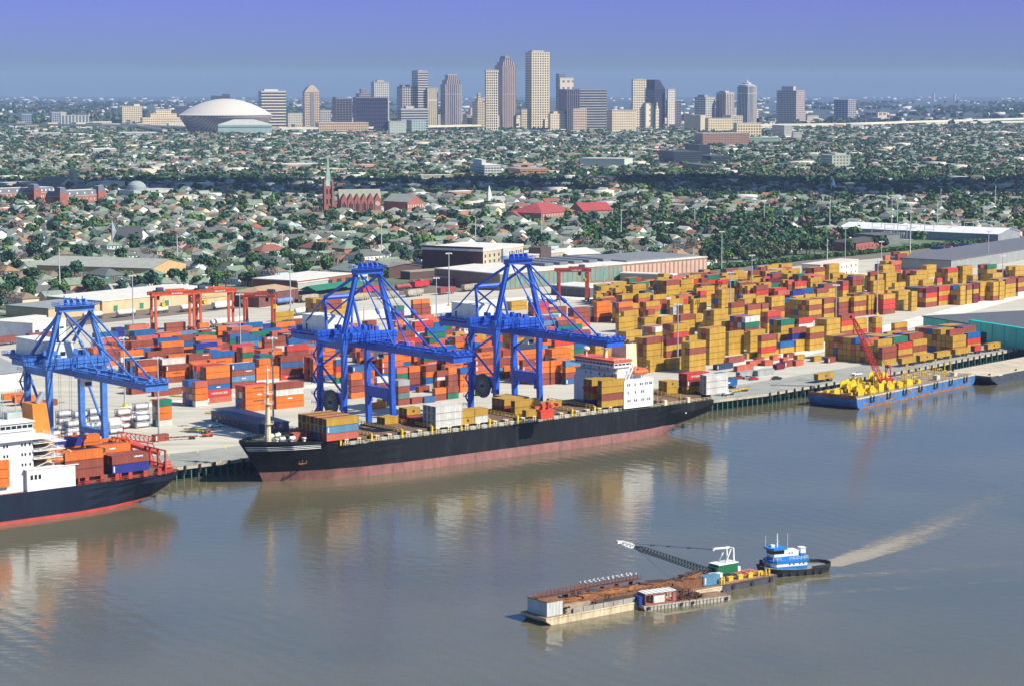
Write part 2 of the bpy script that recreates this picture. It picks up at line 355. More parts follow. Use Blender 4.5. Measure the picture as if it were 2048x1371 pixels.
def along(seg, tt, a):
    p, q = WL[seg], WL[seg + 1]; an = math.atan2(q[1] - p[1], q[0] - p[0])
    return (p[0] + math.cos(an) * tt - math.sin(an) * a - W0[0], p[1] + math.sin(an) * tt + math.cos(an) * a - W0[1]), an
pl = []
for seg, s0, s1 in ((1, 0, 10**9), (2, 0, 10**9), (3, 0, 60), (0, 780, 10**9)):
    p, q = WL[seg], WL[seg + 1]; Ls = math.dist(p, q); tt = max(s0, 0) + 1.0
    while tt < min(s1, Ls):
        (x, y), an = along(seg, tt, 0.8); px, py = R(x + W0[0], y + W0[1], 2)
        if -20 < px < 2060:
            pl.append((x, y)); (x2, y2), _ = along(seg, tt + 1.5, 4.5); pl.append((x2, y2))
        if -20 < px < 2060 and int(tt / 3) % 2 == 0:
            (fx, fy), _ = along(seg, tt, 0); put('fender', fmesh, whf, (fx, fy, 0), an) if len([1 for c in whf.children if c.name.startswith('fender')]) < 95 else None
        tt += 3.0
vis = [q for q in pl if (lambda r: 340 < r[0] < 530 or 1425 < r[0] < 1610)(R(q[0] + W0[0], q[1] + W0[1], 2))]
rest = [q for q in pl if q not in vis]
for q in vis[:100]: put('pile', pm, whf, (q[0], q[1], 0))
for q in rest + vis[100:]: stuffp.tube((q[0], q[1], -3), (q[0], q[1], ZD - .95), 0.3, n=6)
tag(stuffp.build('piling', pilem, whf), None, kind='stuff')
m = MB()
for k in range(50):
    tt = -140 + k * 9
    if tt > 262: break
    p = wp(tt, 1.2); m.tube((p[0] - W0[0], p[1] - W0[1], ZD), (p[0] - W0[0], p[1] - W0[1], ZD + .6), 0.25, n=6)
tag(m.build('mooring_bollard', YEL, whf), None)

# ================================================================ ship-to-shore cranes
def sts(t0, span, label, bm, kind, gauge=15.5):
    h = span / 2; p = wp(t0 + h, 4); r = thing('gantry_crane', label, 'crane', (*p, ZD), WA, 'blue ship to shore gantry cranes')
    G = gauge; zl = 37.5
    for x in (-h, h):
        for y in (0, G):
            m = MB(); ww = 1.9
            m.bar((x * 1.06, y, 1.5), (x, y, 20), ww, 1.7); m.bar((x, y, 20), (x, y, zl), ww, 1.7)
            if kind: m.bar((x, y + (1.6 if y == 0 else -1.6), 12.5), (x, y + (0.8 if y == 0 else -0.8), 17), 1.6, 1.6)
            m.build('leg', bm, r)
            m = MB(); m.box(x * 1.06 - 3.4, y - .7, 0.2, x * 1.06 + 3.4, y + .7, 1.5)
            for k in range(4): m.tube((x * 1.06 - 2.6 + k * 1.7, y - .35, 0.45), (x * 1.06 - 2.6 + k * 1.7, y + .35, 0.45), 0.45, n=10)
            m.build('bogie', bm, r)
        zp = 14.5 if kind else 13.0; hp = 4.2 if kind else 2.0
        m = MB(); m.box(x - .8, 0.9, zp, x + .8, G - .9, zp + hp)
        m.rail((x - .7, 1, zp + hp), (x - .7, G - 1, zp + hp), w=.1); m.build('portal_beam', bm, r)
        m = MB()
        if kind: m.tube((x, 1, 35), (x, G - 1, 28), .45); m.tube((x, G - 1, 28), (x, 1.2, 19), .4)
        else: m.tube((x, G - .6, 36), (x, 1, 17), .45)
        m.build('brace', bm, r)
        m = MB(); m.box(x - 1.0, -.9, zl - 2.4, x + 1.0, G + 1, zl); m.rail((x - 1, -.9, zl), (x - 1, G + 1, zl)); m.rail((x + 1, -.9, zl), (x + 1, G + 1, zl)); m.build('side_beam', bm, r)
    for y in (0, G):
        m = MB(); m.box(-h - 1.6, y - 1.1, zl, h + 1.6, y + 1.1, zl + 3.4)
        for yy in (y - 1.9, y + 1.9): m.rail((-h - 2.2, yy, zl + 2.0), (h + 2.2, yy, zl + 2.0)); m.box(-h - 2.2, yy - .1, zl + 1.85, h + 2.2, yy + .1, zl + 2.0)
        for k in range(9): x = -h + k * span / 8; m.box(x - .12, y - 1.35, zl, x + .12, y + 1.35, zl + 3.4)
        m.build('cross_beam', bm, r)
    m = MB(); m.box(-h * 1.06, -.5, 1.4, h * 1.06, .5, 2.6); m.box(-h * 1.06, G - .5, 1.4, h * 1.06, G + .5, 2.6); m.build('sill_beam', bm, r)
    # main girder landward and boom over the water
    zg = zl - 1.2; yb = 46 if kind else 40; yt = -55 if kind else -51
    for nm, ya, yc in (('main_girder', -4, yb), ('boom', yt, -4.3)):
        m = MB()
        for x in (-2.6, 2.6):
            m.box(x - .7, ya, zg - 1.3, x + .7, yc, zg + 1.3)
            xo = x + (1.4 if x > 0 else -1.4)
            m.box(min(xo, x) - .1, ya, zg + .75, max(xo, x) + .1, yc, zg + .87); m.rail((xo, ya, zg + .9), (xo, yc, zg + .9), step=2.4, w=.13)
        n = int((yc - ya) / 6)
        for k in range(n + 1):
            y = ya + .6 + k * (yc - ya - 1.2) / n; m.box(-2.6, y - .3, zg - .2, 2.6, y + .3, zg + .9)
            if k % 2: m.cbox(rnd.choice((-3.4, 3.4)), y + 1, zg + .9, .8, 1.4, 1.0)
        m.build(nm, bm, r)
    m = MB(); m.box(-4.2, yt - 1.6, zg - 1.4, 4.2, yt + .4, zg + 1.4)
    for x in (-2.4, 0, 2.4): m.tube((x - .5, yt - 1.0, zg + 1.6), (x + .5, yt - 1.0, zg + 1.6), 1.0, n=12)
    m.rail((-4.6, yt - 2.4, zg + 1.2), (4.6, yt - 2.4, zg + 1.2), w=.13); m.rail((-4.6, yt + 4, zg + 1.2), (-4.6, yt - 2.4, zg + 1.2), w=.13); m.rail((4.6, yt + 4, zg + 1.2), (4.6, yt - 2.4, zg + 1.2), w=.13)
    m.box(-4.6, yt - 2.4, zg + 1.0, 4.6, yt + 4, zg + 1.15); m.bar((0, yt - 2, zg + 1), (0, yt - 2, zg + 5), .16); m.build('boom_tip_platform', bm, r)
    # mast frame
    za = 62.5 if kind else 56.5; ax = 5.2 if kind else 5.8
    for s_ in (-1, 1):
        MB().bar((s_ * h, 0, zl + 3.2), (s_ * ax, 0, za), 1.9, 1.6, w2=1.5).build('mast', bm, r)
        MB().tube((s_ * ax, 0.6, za - 1), (s_ * (ax + 1.2), G + 3, zl + 15 if kind else zl + 3), .6).build('back_leg', bm, r)
        if kind:
            MB().tube((s_ * (ax + 1.2), G + 3, zl + 15), (s_ * (ax + 2.5), G, zl + 3), .55).build('back_leg', bm, r)
            MB().tube((s_ * (ax + 1.2), G + 3, zl + 15), (s_ * 2.6, yb - 4, zg + 1.3), .32).build('backstay', bm, r)
            MB().tube((s_ * (ax + 1.2), G + 3, zl + 14), (-s_ * 2.2, G - 8, zl + 2), .38).build('brace', bm, r)
        else:
            MB().tube((s_ * ax, .6, za - 1), (s_ * 2.6, yb - 5, zg + 1.3), .16).build('backstay', bm, r)
            MB().tube((s_ * ax, .8, za - 2), (-s_ * 1.5, G, zl + 3), .42).build('brace', bm, r)
        for y2, f in ((-20, .26), (-44, .34)):
            q = Vector((s_ * 2.9, y2, zg + 1.3)); a_ = Vector((s_ * (ax - 1), -1, za))
            m = MB().tube(a_, q, f); mid = a_.lerp(q, .52); m.bar(mid - (q - a_).normalized() * 1.2, mid + (q - a_).normalized() * 1.2, f * 3.2); m.bar(q, q + Vector((0, 0, 1.0)), 1.1)
            m.build('forestay', bm, r)
        MB().tube((s_ * (ax - 1.4), -1.2, za - .4), (s_ * 2.0, -32, zg + 1.3), .12).build('boom_hoist_rope', bm, r)
    if kind:
        MB().tube((-ax - 1.2, G + 3, zl + 15), (ax + 1.2, G + 3, zl + 15), .9).build('tie_beam', bm, r)
    m = MB(); m.box(-ax - .8, -1.6, za - .2, ax + .8, 1.6, za + 1.6); m.box(-ax - 1.2, -2.8, za + 1.6, ax + 1.2, 2.8, za + 1.75)
    for yy in (-2.8, 2.8): m.rail((-ax - 1.2, yy, za + 1.75), (ax + 1.2, yy, za + 1.75), w=.14)
    for xx in (-ax - 1.2, ax + 1.2): m.rail((xx, -2.8, za + 1.75), (xx, 2.8, za + 1.75), w=.14)
    for x in (-3.4, -1.2, 1.2, 3.4): m.tube((x - .3, -.6, za + 2.6), (x + .3, -.6, za + 2.6), 1.3, n=12); m.bar((x, .9, za + 1.7), (x, .9, za + 4.2 + rnd.random()), .3)
    m.build('apex_platform', bm, r)
    # machinery house
    y0 = 20 if kind else 9; hl = 17 if kind else 26
    m = MB(); m.box(-4.0, y0, zl + 1.4, 4.0, y0 + hl, zl + 7.2, 0); m.box(-4.2, y0 - .2, zl + 7.2, 4.2, y0 + hl + .2, zl + 7.5, 0)
    m.box(-4.04, y0 + 13.5, zl + 1.6, -4.0, y0 + 14.6, zl + 4, 1); m.box(-1, y0 - .04, zl + 3, 1, y0, zl + 4.4, 1)
    m.build('machinery_house', [WHITE, GLASSD], r)
    m = MB(); m.box(-6.5, y0 - 2.5, zl + .7, 6.5, y0 + hl + 6, zl + 1.2)
    for x in (-6.5, 6.5): m.rail((x, y0 - 2.5, zl + 1.2), (x, y0 + hl + 6, zl + 1.2), w=.13)
    m.rail((-6.5, y0 + hl + 6, zl + 1.2), (6.5, y0 + hl + 6, zl + 1.2), w=.13)
    for k in range(5): m.tube((-4.2 + k * 2, y0 + hl + 3, zl + 1.9), (-3.2 + k * 2, y0 + hl + 3, zl + 1.9), .9, n=10)
    m.build('machinery_deck', bm, r)
    for k in range(6): m = MB(); m.cbox(rnd.uniform(-5.5, -4) if k % 2 else 5, 1.6 + k * 2.0, zl + 3.2, 1.5, 1.1, rnd.uniform(1, 2.4)); m.build('electrical_cabinet', bm, r)
    m = MB(); m.box(-1.5, -8, zg - 4.6, 1.5, -5.4, zg - 2.0); m.box(-1.2, -8.05, zg - 4.2, 1.2, -5.3, zg - 2.9, 1); m.box(-2.4, -9, zg - 2.0, 2.4, -3, zg - 1.5); m.build('operator_cab', [WHITE, GLASSD], r)
    # access stairs and landings up the landside leg
    m = MB()
    for k in range(9):
        z = 2.5 + k * 3.7; s_ = -1 if k % 2 else 1
        m.bar((-h - 1.9, G + s_ * 1.5, z), (-h - 1.9, G - s_ * 1.5, z + 3.5), .7, .12)
        m.box(-h - 2.4, G - s_ * 1.5 - .9, z + 3.5, -h - 1.0, G - s_ * 1.5 + .9, z + 3.62); m.rail((-h - 2.4, G - 2.2, z + 3.6), (-h - 2.4, G + 2.2, z + 3.6), w=.13)
    m.build('stair', STEEL if not kind else bm, r)
    if kind:
        MB().tube((-h - 1.35, 7, 15), (-h - .95, 7, 15), 4.3, n=32).build('reel_disc', mat('reel_rubber', (0.045, 0.036, 0.032), 0.8), r); m = MB()
        for k in range(24): a = k * math.pi / 12; m.bar((-h - 1.45, 7 + .6 * math.cos(a), 15 + .6 * math.sin(a)), (-h - 1.45, 7 + 4.8 * math.cos(a), 15 + 4.8 * math.sin(a)), .12)
        m.build('reel_spoke', STEEL, r); m = MB(); m.lathe([(4.3, -.25), (4.7, -.25), (4.7, .25), (4.3, .25)], n=28); m.v = [(-h - 1.15 + p[2], 7 + p[0], 15 + p[1]) for p in m.v]
        m.tube((-h - 1.9, 7, 15), (-h - .5, 7, 15), .8, n=12); m.build('cable_reel', mat('cable_reel', (0.05, 0.04, 0.035), 0.8), r)
    # spreader
    sy, sz = (-16, 26) if kind else (8, 10.5)
    sm = RTGM if not kind else YEL
    if not kind:
        m = MB(); m.box(-6.4, sy - 1.1, sz, 6.4, sy - .8, sz + .5); m.box(-6.4, sy + .8, sz, 6.4, sy + 1.1, sz + .5)
        for x in (-6.2, -3, 0, 3, 6.2): m.box(x - .3, sy - 1.1, sz, x + .3, sy + 1.1, sz + .6)
        m.box(-4, sy - .9, sz + 2.2, 4, sy + .9, sz + 2.7)
        for x in (-3.4, 3.4): m.box(x - .5, sy - .6, sz + .6, x + .5, sy + .6, sz + 3.6)
        m.build('spreader', sm, r)
        m = MB()
        for x in (-2, 2):
            for y in (-.7, .7): m.bar((x, sy + y, sz + 2.7), (x, sy + y, zg - 1), .06)
        m.build('hoist_rope', BLACK, r)
    return r
sts(-78.5, 20.5, 'faded blue gantry crane at the left with an orange spreader hanging low between its legs', BLUE1, 0)
sts(42.0, 21.8, 'bright blue gantry crane in the middle of the wharf above the black ship bow', BLUE, 1)
sts(114.4, 21.7, 'bright blue gantry crane at the right beside the white ship bridge', BLUE, 1)
# ================================================================ containers: meshes and register
def text_geo(m, txt, size, at, mi):
    cu = bpy.data.curves.new('lettering', 'FONT'); cu.body = txt; cu.size = size; cu.extrude = .012; ob = bpy.data.objects.new('lettering', cu); C.objects.link(ob)
    me = bpy.data.meshes.new_from_object(ob.evaluated_get(bpy.context.evaluated_depsgraph_get()))
    m.add([(at[0] + v.co.x, at[1] - v.co.z, at[2] + v.co.y) for v in me.vertices], [tuple(p.vertices) for p in me.polygons], mi)
    bpy.data.objects.remove(ob); bpy.data.meshes.remove(me); bpy.data.curves.remove(cu)
def cmesh(c, Ln, h, mark):
    key = ('c', c, Ln, h, mark)
    if key in MC: return MC[key]
    W = 2.44; m = MB(); i = 0.07
    m.box(i, i, .12, Ln - i, W - i, h - .05, 0)                          # panels set back from the frame
    for x in (0, Ln - .14):
        for y in (0, W - .14): m.box(x, y, .06, x + .14, y + .14, h - .04, 0)
    for z0, z1 in ((.06, .22), (h - .16, h - .04)):
        m.box(.14, 0, z0, Ln - .14, .1, z1, 0); m.box(.14, W - .1, z0, Ln - .14, W, z1, 0); m.box(0, .14, z0, .1, W - .14, z1, 0); m.box(Ln - .1, .14, z0, Ln, W - .14, z1, 0)
    n = int(Ln / 1.2)
    for k in range(1, n): x = k * Ln / n; m.box(x - .12, .03, .22, x + .12, i, h - .16, 0)      # corrugation ribs
    for y in (.55, .95, 1.5, 1.9): m.box(-.02, y, .2, .07, y + .06, h - .2, 1)                   # door bars
    m.box(-.01, 1.19, .2, .07, 1.25, h - .2, 1)
    if mark == 1: m.box(.5, -.012, .5, .95, .05, h - .5, 2)
    if mark == 2: m.box(Ln * .42, -.012, h * .45, Ln * .58, .05, h * .62, 2)
    if mark == 3:
        for k in range(7): m.box(Ln * .28 + k * .75, -.012, h * .5, Ln * .28 + k * .75 + .5, .05, h * .68, 1)
    if mark == 4: m.box(Ln * .5 - .45, -.012, h * .4, Ln * .5 + .45, .05, h * .72, 1)
    if mark == 5:
        for k in range(6): m.box(Ln * .6 + k * .55, -.012, h * .62, Ln * .6 + k * .55 + .35, .05, h * .78, 2)
    if mark == 7: text_geo(m, 'HAMBURG S\u00dcD', 1.15, (Ln * .18, -.03, h * .36), 2)
    if mark == 6:
        for a, bb in ((.15, .35), (.45, .62), (.75, .9)): m.box(-.02, .35, h * a, .02, 2.0, h * a + .5, 1)
    MC[key] = m.mesh('container', [CMAT[c], CDARK, LETTER]); return MC[key]
    
CONTS = []
def cont(c, Ln, x, y, z, ang, h=2.6, front=False, top=False, zone='', mark=None, force=False, tier=0, n=1, extra=''):
    CONTS.append(dict(c=c, L=Ln, x=x, y=y, z=z, a=ang, h=h, front=front, top=top, zone=zone, mark=mark, force=force, tier=tier, n=n, extra=extra))
LN = {20: 6.06, 40: 12.19, 45: 13.72}

# ================================================================ hulls
def loft(name, mats, parent, st, levels, deckm=None, rake=0, zr=14, rl=40, split=None, smooth=False):
    """st: (x, zk, hbw, hbd, zd); levels are fractions above water, split = height of the boot top"""
    m = MB(); rows = []
    for x, zk, hw, hd, zd in st:
        zs = [zk, max(zk, 0.0) if zk <= 0 else zk + .01] + ([max(split, zk + .02)] if split else []) + [max(zk + .03, zd * f) for f in levels] + [zd]
        row = []
        for z in zs:
            f = max(0.0, z / zd) if z > 0 else 0
            hb = hw + (hd - hw) * f ** 1.3 if z >= 0 else hw * (0.8 + .2 * (1 + z / 4))
            if zk > 0: g = (z - zk) / (zd - zk); hb = hd * min(1, .72 + .5 * g)
            row.append((x - rake * (max(z, 0) / zr) ** 1.15 * max(0, 1 - x / rl), hb, z))
        rows.append(row)
    nl = len(rows[0])
    for sg in (-1, 1):
        vs = [(a, sg * bb, c) for r_ in rows for a, bb, c in r_]
        k0 = len(m.v); m.v += vs
        for i in range(len(rows) - 1):
            for j in range(nl - 1):
                q = (i * nl + j, (i + 1) * nl + j, (i + 1) * nl + j + 1, i * nl + j + 1)
                m.f.append(tuple(k0 + t for t in (q if sg < 0 else q[::-1]))); m.m.append(1 if split and j < 2 else 0)
    for ends, fl in ((rows[0], 1), (rows[-1], 0)):
        k0 = len(m.v); m.v += [(a, -bb, c) for a, bb, c in ends] + [(a, bb, c) for a, bb, c in ends]
        for j in range(nl - 1): m.f.append((k0 + j, k0 + j + 1, k0 + nl + j + 1, k0 + nl + j)); m.m.append(0)
    o = m.build(name, mats, parent, smooth=smooth)
    if deckm:
        d = MB(); vs = []
        for r_ in rows: vs += [(r_[-1][0], -r_[-1][1] + .25, r_[-1][2] - .05), (r_[-1][0], r_[-1][1] - .25, r_[-1][2] - .05)]
        d.add(vs, [(2 * i, 2 * i + 2, 2 * i + 3, 2 * i + 1) for i in range(len(rows) - 1)]); d.build('deck', deckm, parent)
    return o
hullblack = mat('hull_black', (0.008, 0.010, 0.014), 0.55, spec=0.2, var=0.3, scale=0.12, dirt=(0.028, 0.03, 0.032), dirt_amt=0.6, streak=True)
boot = mat('faded_pink_boot_top', (0.27, 0.115, 0.10), 0.7, var=0.25, scale=0.3, dirt=(0.10, 0.07, 0.05), dirt_amt=0.9, streak=True)
deckg = mat('deck_green', (0.10, 0.12, 0.08), 0.8, var=0.3, dirt=(0.16, 0.08, 0.04), dirt_amt=0.8)
hatch = mat('rusty_hatch', (0.15, 0.085, 0.05), 0.85, var=0.3, dirt=(0.07, 0.05, 0.04), dirt_amt=0.8)
CREAM = mat('cream_paint', (0.66, 0.56, 0.36), 0.5, var=0.12, dirt=(0.4, 0.25, 0.12), dirt_amt=0.4, streak=True)
ventm = mat('pale_vent', (0.46, 0.50, 0.46), 0.6)
sh = thing('container_ship', 'black hulled container ship with faded pink waterline and white bridge aft', 'ship', (*P(525, 962), 0), WA)
ST = [(0, -4, .3, 1.2, 14.2), (5, -4, 2.6, 6.2, 14.0), (12, -4, 5.8, 10.2, 13.6), (22, -4, 9.8, 13.2, 13.0), (36, -4, 13.2, 14.8, 12.3), (52, -4, 15, 15, 12), (100, -4, 15, 15, 12), (140, -4, 15, 15, 12),
      (160, -4, 14.6, 15, 12), (172, -4, 13.2, 15, 12), (181, -1.5, 10.5, 15, 12), (187, 2.0, 8, 14.8, 12), (196, 4.4, 8, 14.6, 12), (205.5, 6.2, 8, 14.2, 12)]
hull = loft('hull', [hullblack, boot], sh, ST, (.45, .72, .9), deckg, rake=8.6, zr=14.2, rl=42, split=3.4)
MB().box(176, -.5, -4, 184, .5, 3.2).build('rudder', hullblack, sh)
m = MB()                                                                # bulwark with railing round the forecastle
def edge(i, sgn, dz=0):
    x, zk, hw, hd, zd = ST[i]; return Vector((x - 8.6 * max(0, 1 - x / 42), sgn * hd, zd + dz))
for sgn in (-1, 1):
    for i in range(0, 4): m.bar(edge(i, sgn, .5), edge(i + 1, sgn, .5), .15, 1.1)
    for i in range(0, 2): m.rail(edge(i, sgn, 1), edge(i + 1, sgn, 1), w=.09)
m.bar(edge(0, -1, .5), edge(0, 1, .5), .15, 1.1)
m.build('bulwark', hullblack, sh)
for k in range(3):                                                      # white stripes under the bow rail
    m = MB(); z = 12.9 - k * .62
    def pt_(i, f):
        x, zk, hw, hd, zd = ST[i]; ff = z / zd; hb = hw + (hd - hw) * ff ** 1.3
        return Vector((x - 8.6 * (z / 14.2) ** 1.15 * max(0, 1 - x / 42), -(hb + .06), z))
    for i in range(0, 3): m.bar(pt_(i, z), pt_(i + 1, z) if i < 2 else pt_(i, z).lerp(pt_(i + 1, z), .8), .1, .22)
    m.build('bow_stripe', LETTER, sh)
m = MB(); m.bar((10.5, -9.3, 7.6), (10.5, -8.7, 5.6), .3); m.bar((9, -9.1, 6.4), (12, -9.4, 6.4), .3, .4); m.bar((9, -9.1, 6.4), (9.2, -9.3, 7.4), .25); m.bar((12, -9.4, 6.4), (12, -9.5, 7.4), .25); m.build('anchor', RUSTM, sh)
m = MB(); m.add([(190, -14.42, 7.6), (191.2, -14.4, 8.6), (190, -14.62, 9.6), (188.8, -14.6, 8.6)], [(0, 1, 2, 3)]); m.build('draught_mark', LETTER, sh)
# forecastle gear
m = MB(); m.tube((2.5, 0, 13.9), (2.5, 0, 27), 1.15, .75, n=10); m.tube((2.5, 0, 27), (2.5, 0, 40.5), .55, .2, n=8)
for z in (20, 27, 30.5): m.cbox(2.5, 0, z, 2.4, 3.4, .15); m.rail((1.3, -1.7, z), (3.7, -1.7, z), w=.1); m.rail((1.3, 1.7, z), (3.7, 1.7, z), w=.1)
m.tube((2.5, -1.6, 34), (2.5, 1.6, 34), .12); m.bar((2.5, 0, 14), (6.2, -1.5, 17), .3); m.build('foremast', CREAM, sh)
for x, y in ((6, -3.6), (6, 3.6), (9.5, -4.5), (9.5, 4.5)):
    m = MB(); m.cbox(x, y, 13.6, 2.6, 1.8, .6, 0); m.tube((x - 1, y, 14.9), (x + 1, y, 14.9), .7, n=10, m=1); m.build('winch', [deckg, WHITE], sh)
for x, y in ((4, -3.2), (8, -6.4), (12.5, -7.5), (3.8, 3.2), (8, 6.4)):
    m = MB(); m.tube((x, y, 13.6), (x, y, 14.8), .5, n=8); m.tube((x, y, 14.8), (x, y, 15.2), .8, n=8); m.build('ventilator', WHITE, sh)
m = MB(); m.cbox(17, 0, 13.2, 4, 11, 3.2); m.rail((15, -5.5, 16.4), (15, 5.5, 16.4), w=.12); m.rail((19, -5.5, 16.4), (19, 5.5, 16.4), w=.12); m.build('forecastle_house', mat('dark_red_deckhouse', (.16, .04, .03), .6), sh)
m = MB()
for y in (-9, -5, -1, 3): m.bar((19.5, y, 13.2), (19.5, y, 18.4), .25)
m.bar((19.5, -9, 18.4), (19.5, 3, 18.4), .25); m.bar((19.5, -9, 16), (19.5, 3, 16), .18); m.build('breakwater_frame', YEL, sh)
# hatches, lashing bridges, pedestals
bays = [(23 + 12.95 * k) for k in range(10)]
hxs = [24, 37.4, 50.8, 64.2, 77.6, 91, 104.4, 117.8, 131.2, 142.6]
for i, x in enumerate(hxs):
    m = MB(); m.box(x, -12.4, 12, x + 12.4, 12.4, 13.9)
    for yy in (-4.2, 4.1): m.box(x + .2, yy, 13.9, x + 12.2, yy + .12, 14.0)
    m.build('hatch_cover', hatch, sh)
    m = MB(); xx = x - .5
    for y in (-13.6, 13.6): m.box(xx - .35, y - .5, 12, xx + .35, y + .5, 15.0)
    m.rail((xx, -13.2, 14.0), (xx, 13.2, 14.0), h=1.3, step=2.2, w=.2)
    m.build('lashing_bridge', YEL, sh)
    for dx in (1.0, 6.4):
        m = MB()
        for q in (0, 1.0): m.box(x + dx + q - .18, -14.6, 12, x + dx + q + .18, -14.0, 13.8)
        m.box(x + dx - .3, -14.8, 13.8, x + dx + 1.3, -12.9, 14.15); m.build('container_pedestal', CREAM, sh)
        m = MB(); m.box(x + dx + 2.2, -14.7, 12, x + dx + 4.6, -13.5, 13.2); m.build('deck_vent', ventm, sh)
for x in (176, 188.5):
    m = MB(); m.box(x, -12.4, 12, x + 12, 12.4, 13.9); m.build('hatch_cover', hatch, sh)
    m = MB(); m.rail((x - .4, -13.2, 14), (x - .4, 13.2, 14), h=1.3, w=.2); m.build('lashing_bridge', YEL, sh)
    m = MB(); m.box(x + 2, -14.8, 12, x + 3.4, -13, 14.1); m.build('container_pedestal', CREAM, sh)
m = MB(); m.rail((24, -14.9, 12), (155, -14.9, 12), h=1.1, step=2.6, w=.1); m.rail((171, -14.8, 12), (205, -14, 12), h=1.1, w=.1); m.build('deck_railing', CREAM, sh)
m = MB(); m.box(203, -13, 12, 205, 13, 14.4); m.rail((205, -13.5, 12), (205, 13.5, 12), w=.1); m.build('stern_bulwark', hullblack, sh)
# bridge house
def windows(parent, pts, wdt, hgt, axis, name='window'):
    key = ('w', wdt, hgt, axis)
    if key not in MC:
        mm = MB(); (mm.box(-wdt / 2, -.03, 0, wdt / 2, .03, hgt) if axis == 'x' else mm.box(-.03, -wdt / 2, 0, .03, wdt / 2, hgt)); MC[key] = mm.mesh(name, GLASSD)
    for p in pts: put(name, MC[key], parent, p)
sx = 156.5
bh = MB(); bh.box(sx, -14.6, 12.6, sx + 15.5, 14.6, 23.4); bd = bh.build('accommodation_block', WHITE, sh)
m = MB(); m.box(sx + .4, -10.2, 23.4, sx + 13, 14.2, 27.6); m.box(sx + 1.2, -9.6, 27.6, sx + 9.5, 12, 30.6)
m.box(sx - .3, -10.4, 27.3, sx + 13.2, 14.4, 27.55); m.build('upper_deckhouse', WHITE, sh)
m = MB(); m.box(sx - 1.4, -10.4, 30.6, sx + 7.5, 12.4, 33.6, 0); m.box(sx - 1.46, -10.46, 31.8, sx + 7.56, 12.46, 32.8, 1)
m.box(sx - 1.2, 12.4, 30.6, sx + 3, 15.6, 31.8, 0)
for y in range(-10, 13, 2): m.box(sx - 1.5, y - .15, 31.8, sx - 1.38, y + .15, 32.8, 0)
for x in range(0, 9, 2): m.box(sx - 1.4 + x - .1, -10.5, 31.8, sx - 1.4 + x + .2, -10.38, 32.8, 0)
m.build('wheelhouse', [WHITE, GLASSD], sh)
m = MB(); m.box(sx - 1.7, -10.7, 33.6, sx + 7.8, 12.7, 34.9); m.build('orange_parapet', mat('bridge_orange', (.55, .09, .03), .5), sh)
MB().box(sx + 7.8, -10.4, 28.8, sx + 13.4, -4, 29.4).build('orange_parapet', bpy.data.materials['bridge_orange'], sh)
m = MB(); m.rail((sx + .4, -14.4, 23.4), (sx + 15.3, -14.4, 23.4), w=.1); m.rail((sx + .4, -14.4, 23.4), (sx + .4, -10.4, 23.4), w=.1); m.rail((sx, -10.2, 27.6), (sx + 13, -10.2, 27.6), w=.1); m.rail((sx - 1.5, -10.4, 34.9), (sx + 7.6, -10.4, 34.9), w=.1); m.build('bridge_railing', WHITE, sh)
m = MB(); m.lathe([(0, 0), (0, 0)], n=3); 
m = MB(); m.tube((sx + 1.5, 9, 34.9), (sx + 1.5, 9, 38.6), .35); m.lathe([(.0, 37.6), (.9, 38.0), (1.35, 38.9), (1.35, 39.5), (.9, 40.3), (.0, 40.6)], sx + 1.5, 9, n=14); m.build('radar_dome', WHITE, sh)
m = MB(); m.tube((sx + 3.5, 0, 34.9), (sx + 3.5, 0, 44), 1.0, .4, n=8); m.box(sx + 3.3, -2.2, 40, sx + 3.7, 2.2, 40.3); m.box(sx + 3.3, -1.4, 42.5, sx + 3.7, 1.4, 42.7); m.build('radar_mast', CREAM, sh)
m = MB(); m.frustum((sx + 9.5, -5.5, sx + 15.5, 4), (sx + 9.9, -5.0, sx + 15.2, 3.2), 23.4, 42.5); m.build('funnel', CREAM, sh)
m = MB(); m.cbox(sx + 12.5, -1, 42.5, 3.6, 5, .5, 0)
for y in (-2.4, 0): m.tube((sx + 12.5, y, 42.9), (sx + 13.3, y, 44.6), .5)
m.build('exhaust_pipe', BLACK, sh)
ORM = mat('lifeboat_orange', (.62, .13, .02), .45)
lb = MB(); lb.lathe([(0, -4.2), (.8, -3.6), (1.3, -2), (1.35, 2), (.8, 3.6), (0, 4.2)], n=12); lb.v = [(z, x * .95, y * .85) for x, y, z in lb.v]
lb.box(-1.6, -.8, .6, 1.8, .8, 1.5)
lb.move(0, sx + 10.5, -12.6, 26); lb.build('lifeboat', ORM, sh, smooth=False)
m = MB()
for x in (sx + 7.6, sx + 13.4): m.bar((x, -10.6, 23.4), (x, -12.6, 27.6), .35); m.bar((x, -12.6, 27.6), (x, -13.4, 27.8), .3)
m.build('davit', WHITE, sh)
m = MB(); m.bar((sx + 4.5, -12, 23.4), (sx + 7, -12.5, 29), .5); m.build('provision_crane', WHITE, sh)
px_ = []
for z, xs in ((15.0, (2.2, 3.2, 5.6, 6.6, 9.5, 10.5, 12.6, 13.6)), (18.2, (2.2, 6, 9.2, 10.2)), (21.2, (2.0, 3.0, 5.8, 8.6, 9.6, 11.2, 12.2, 13.6, 14.4))): px_ += [(sx + x, -14.62, z) for x in xs]
windows(sh, px_, .55, 1.0, 'x')
px_ = []
for z, ys in ((15.0, (-4, -9)), (18.2, (-11, -10, -6.4, -5.2, 2, 3.2, 9)), (21.2, (-11, -10, -5.2, 1, 2, 8)), (24.8, (-7.5, -3, 0, 5, 8)), (28.6, (-8, -4, 1, 6, 10))): px_ += [((sx if z < 23 else sx + .4 if z < 27 else sx + 1.2) - .02, y, z) for y in ys]
windows(sh, px_, .55, 1.0, 'y')

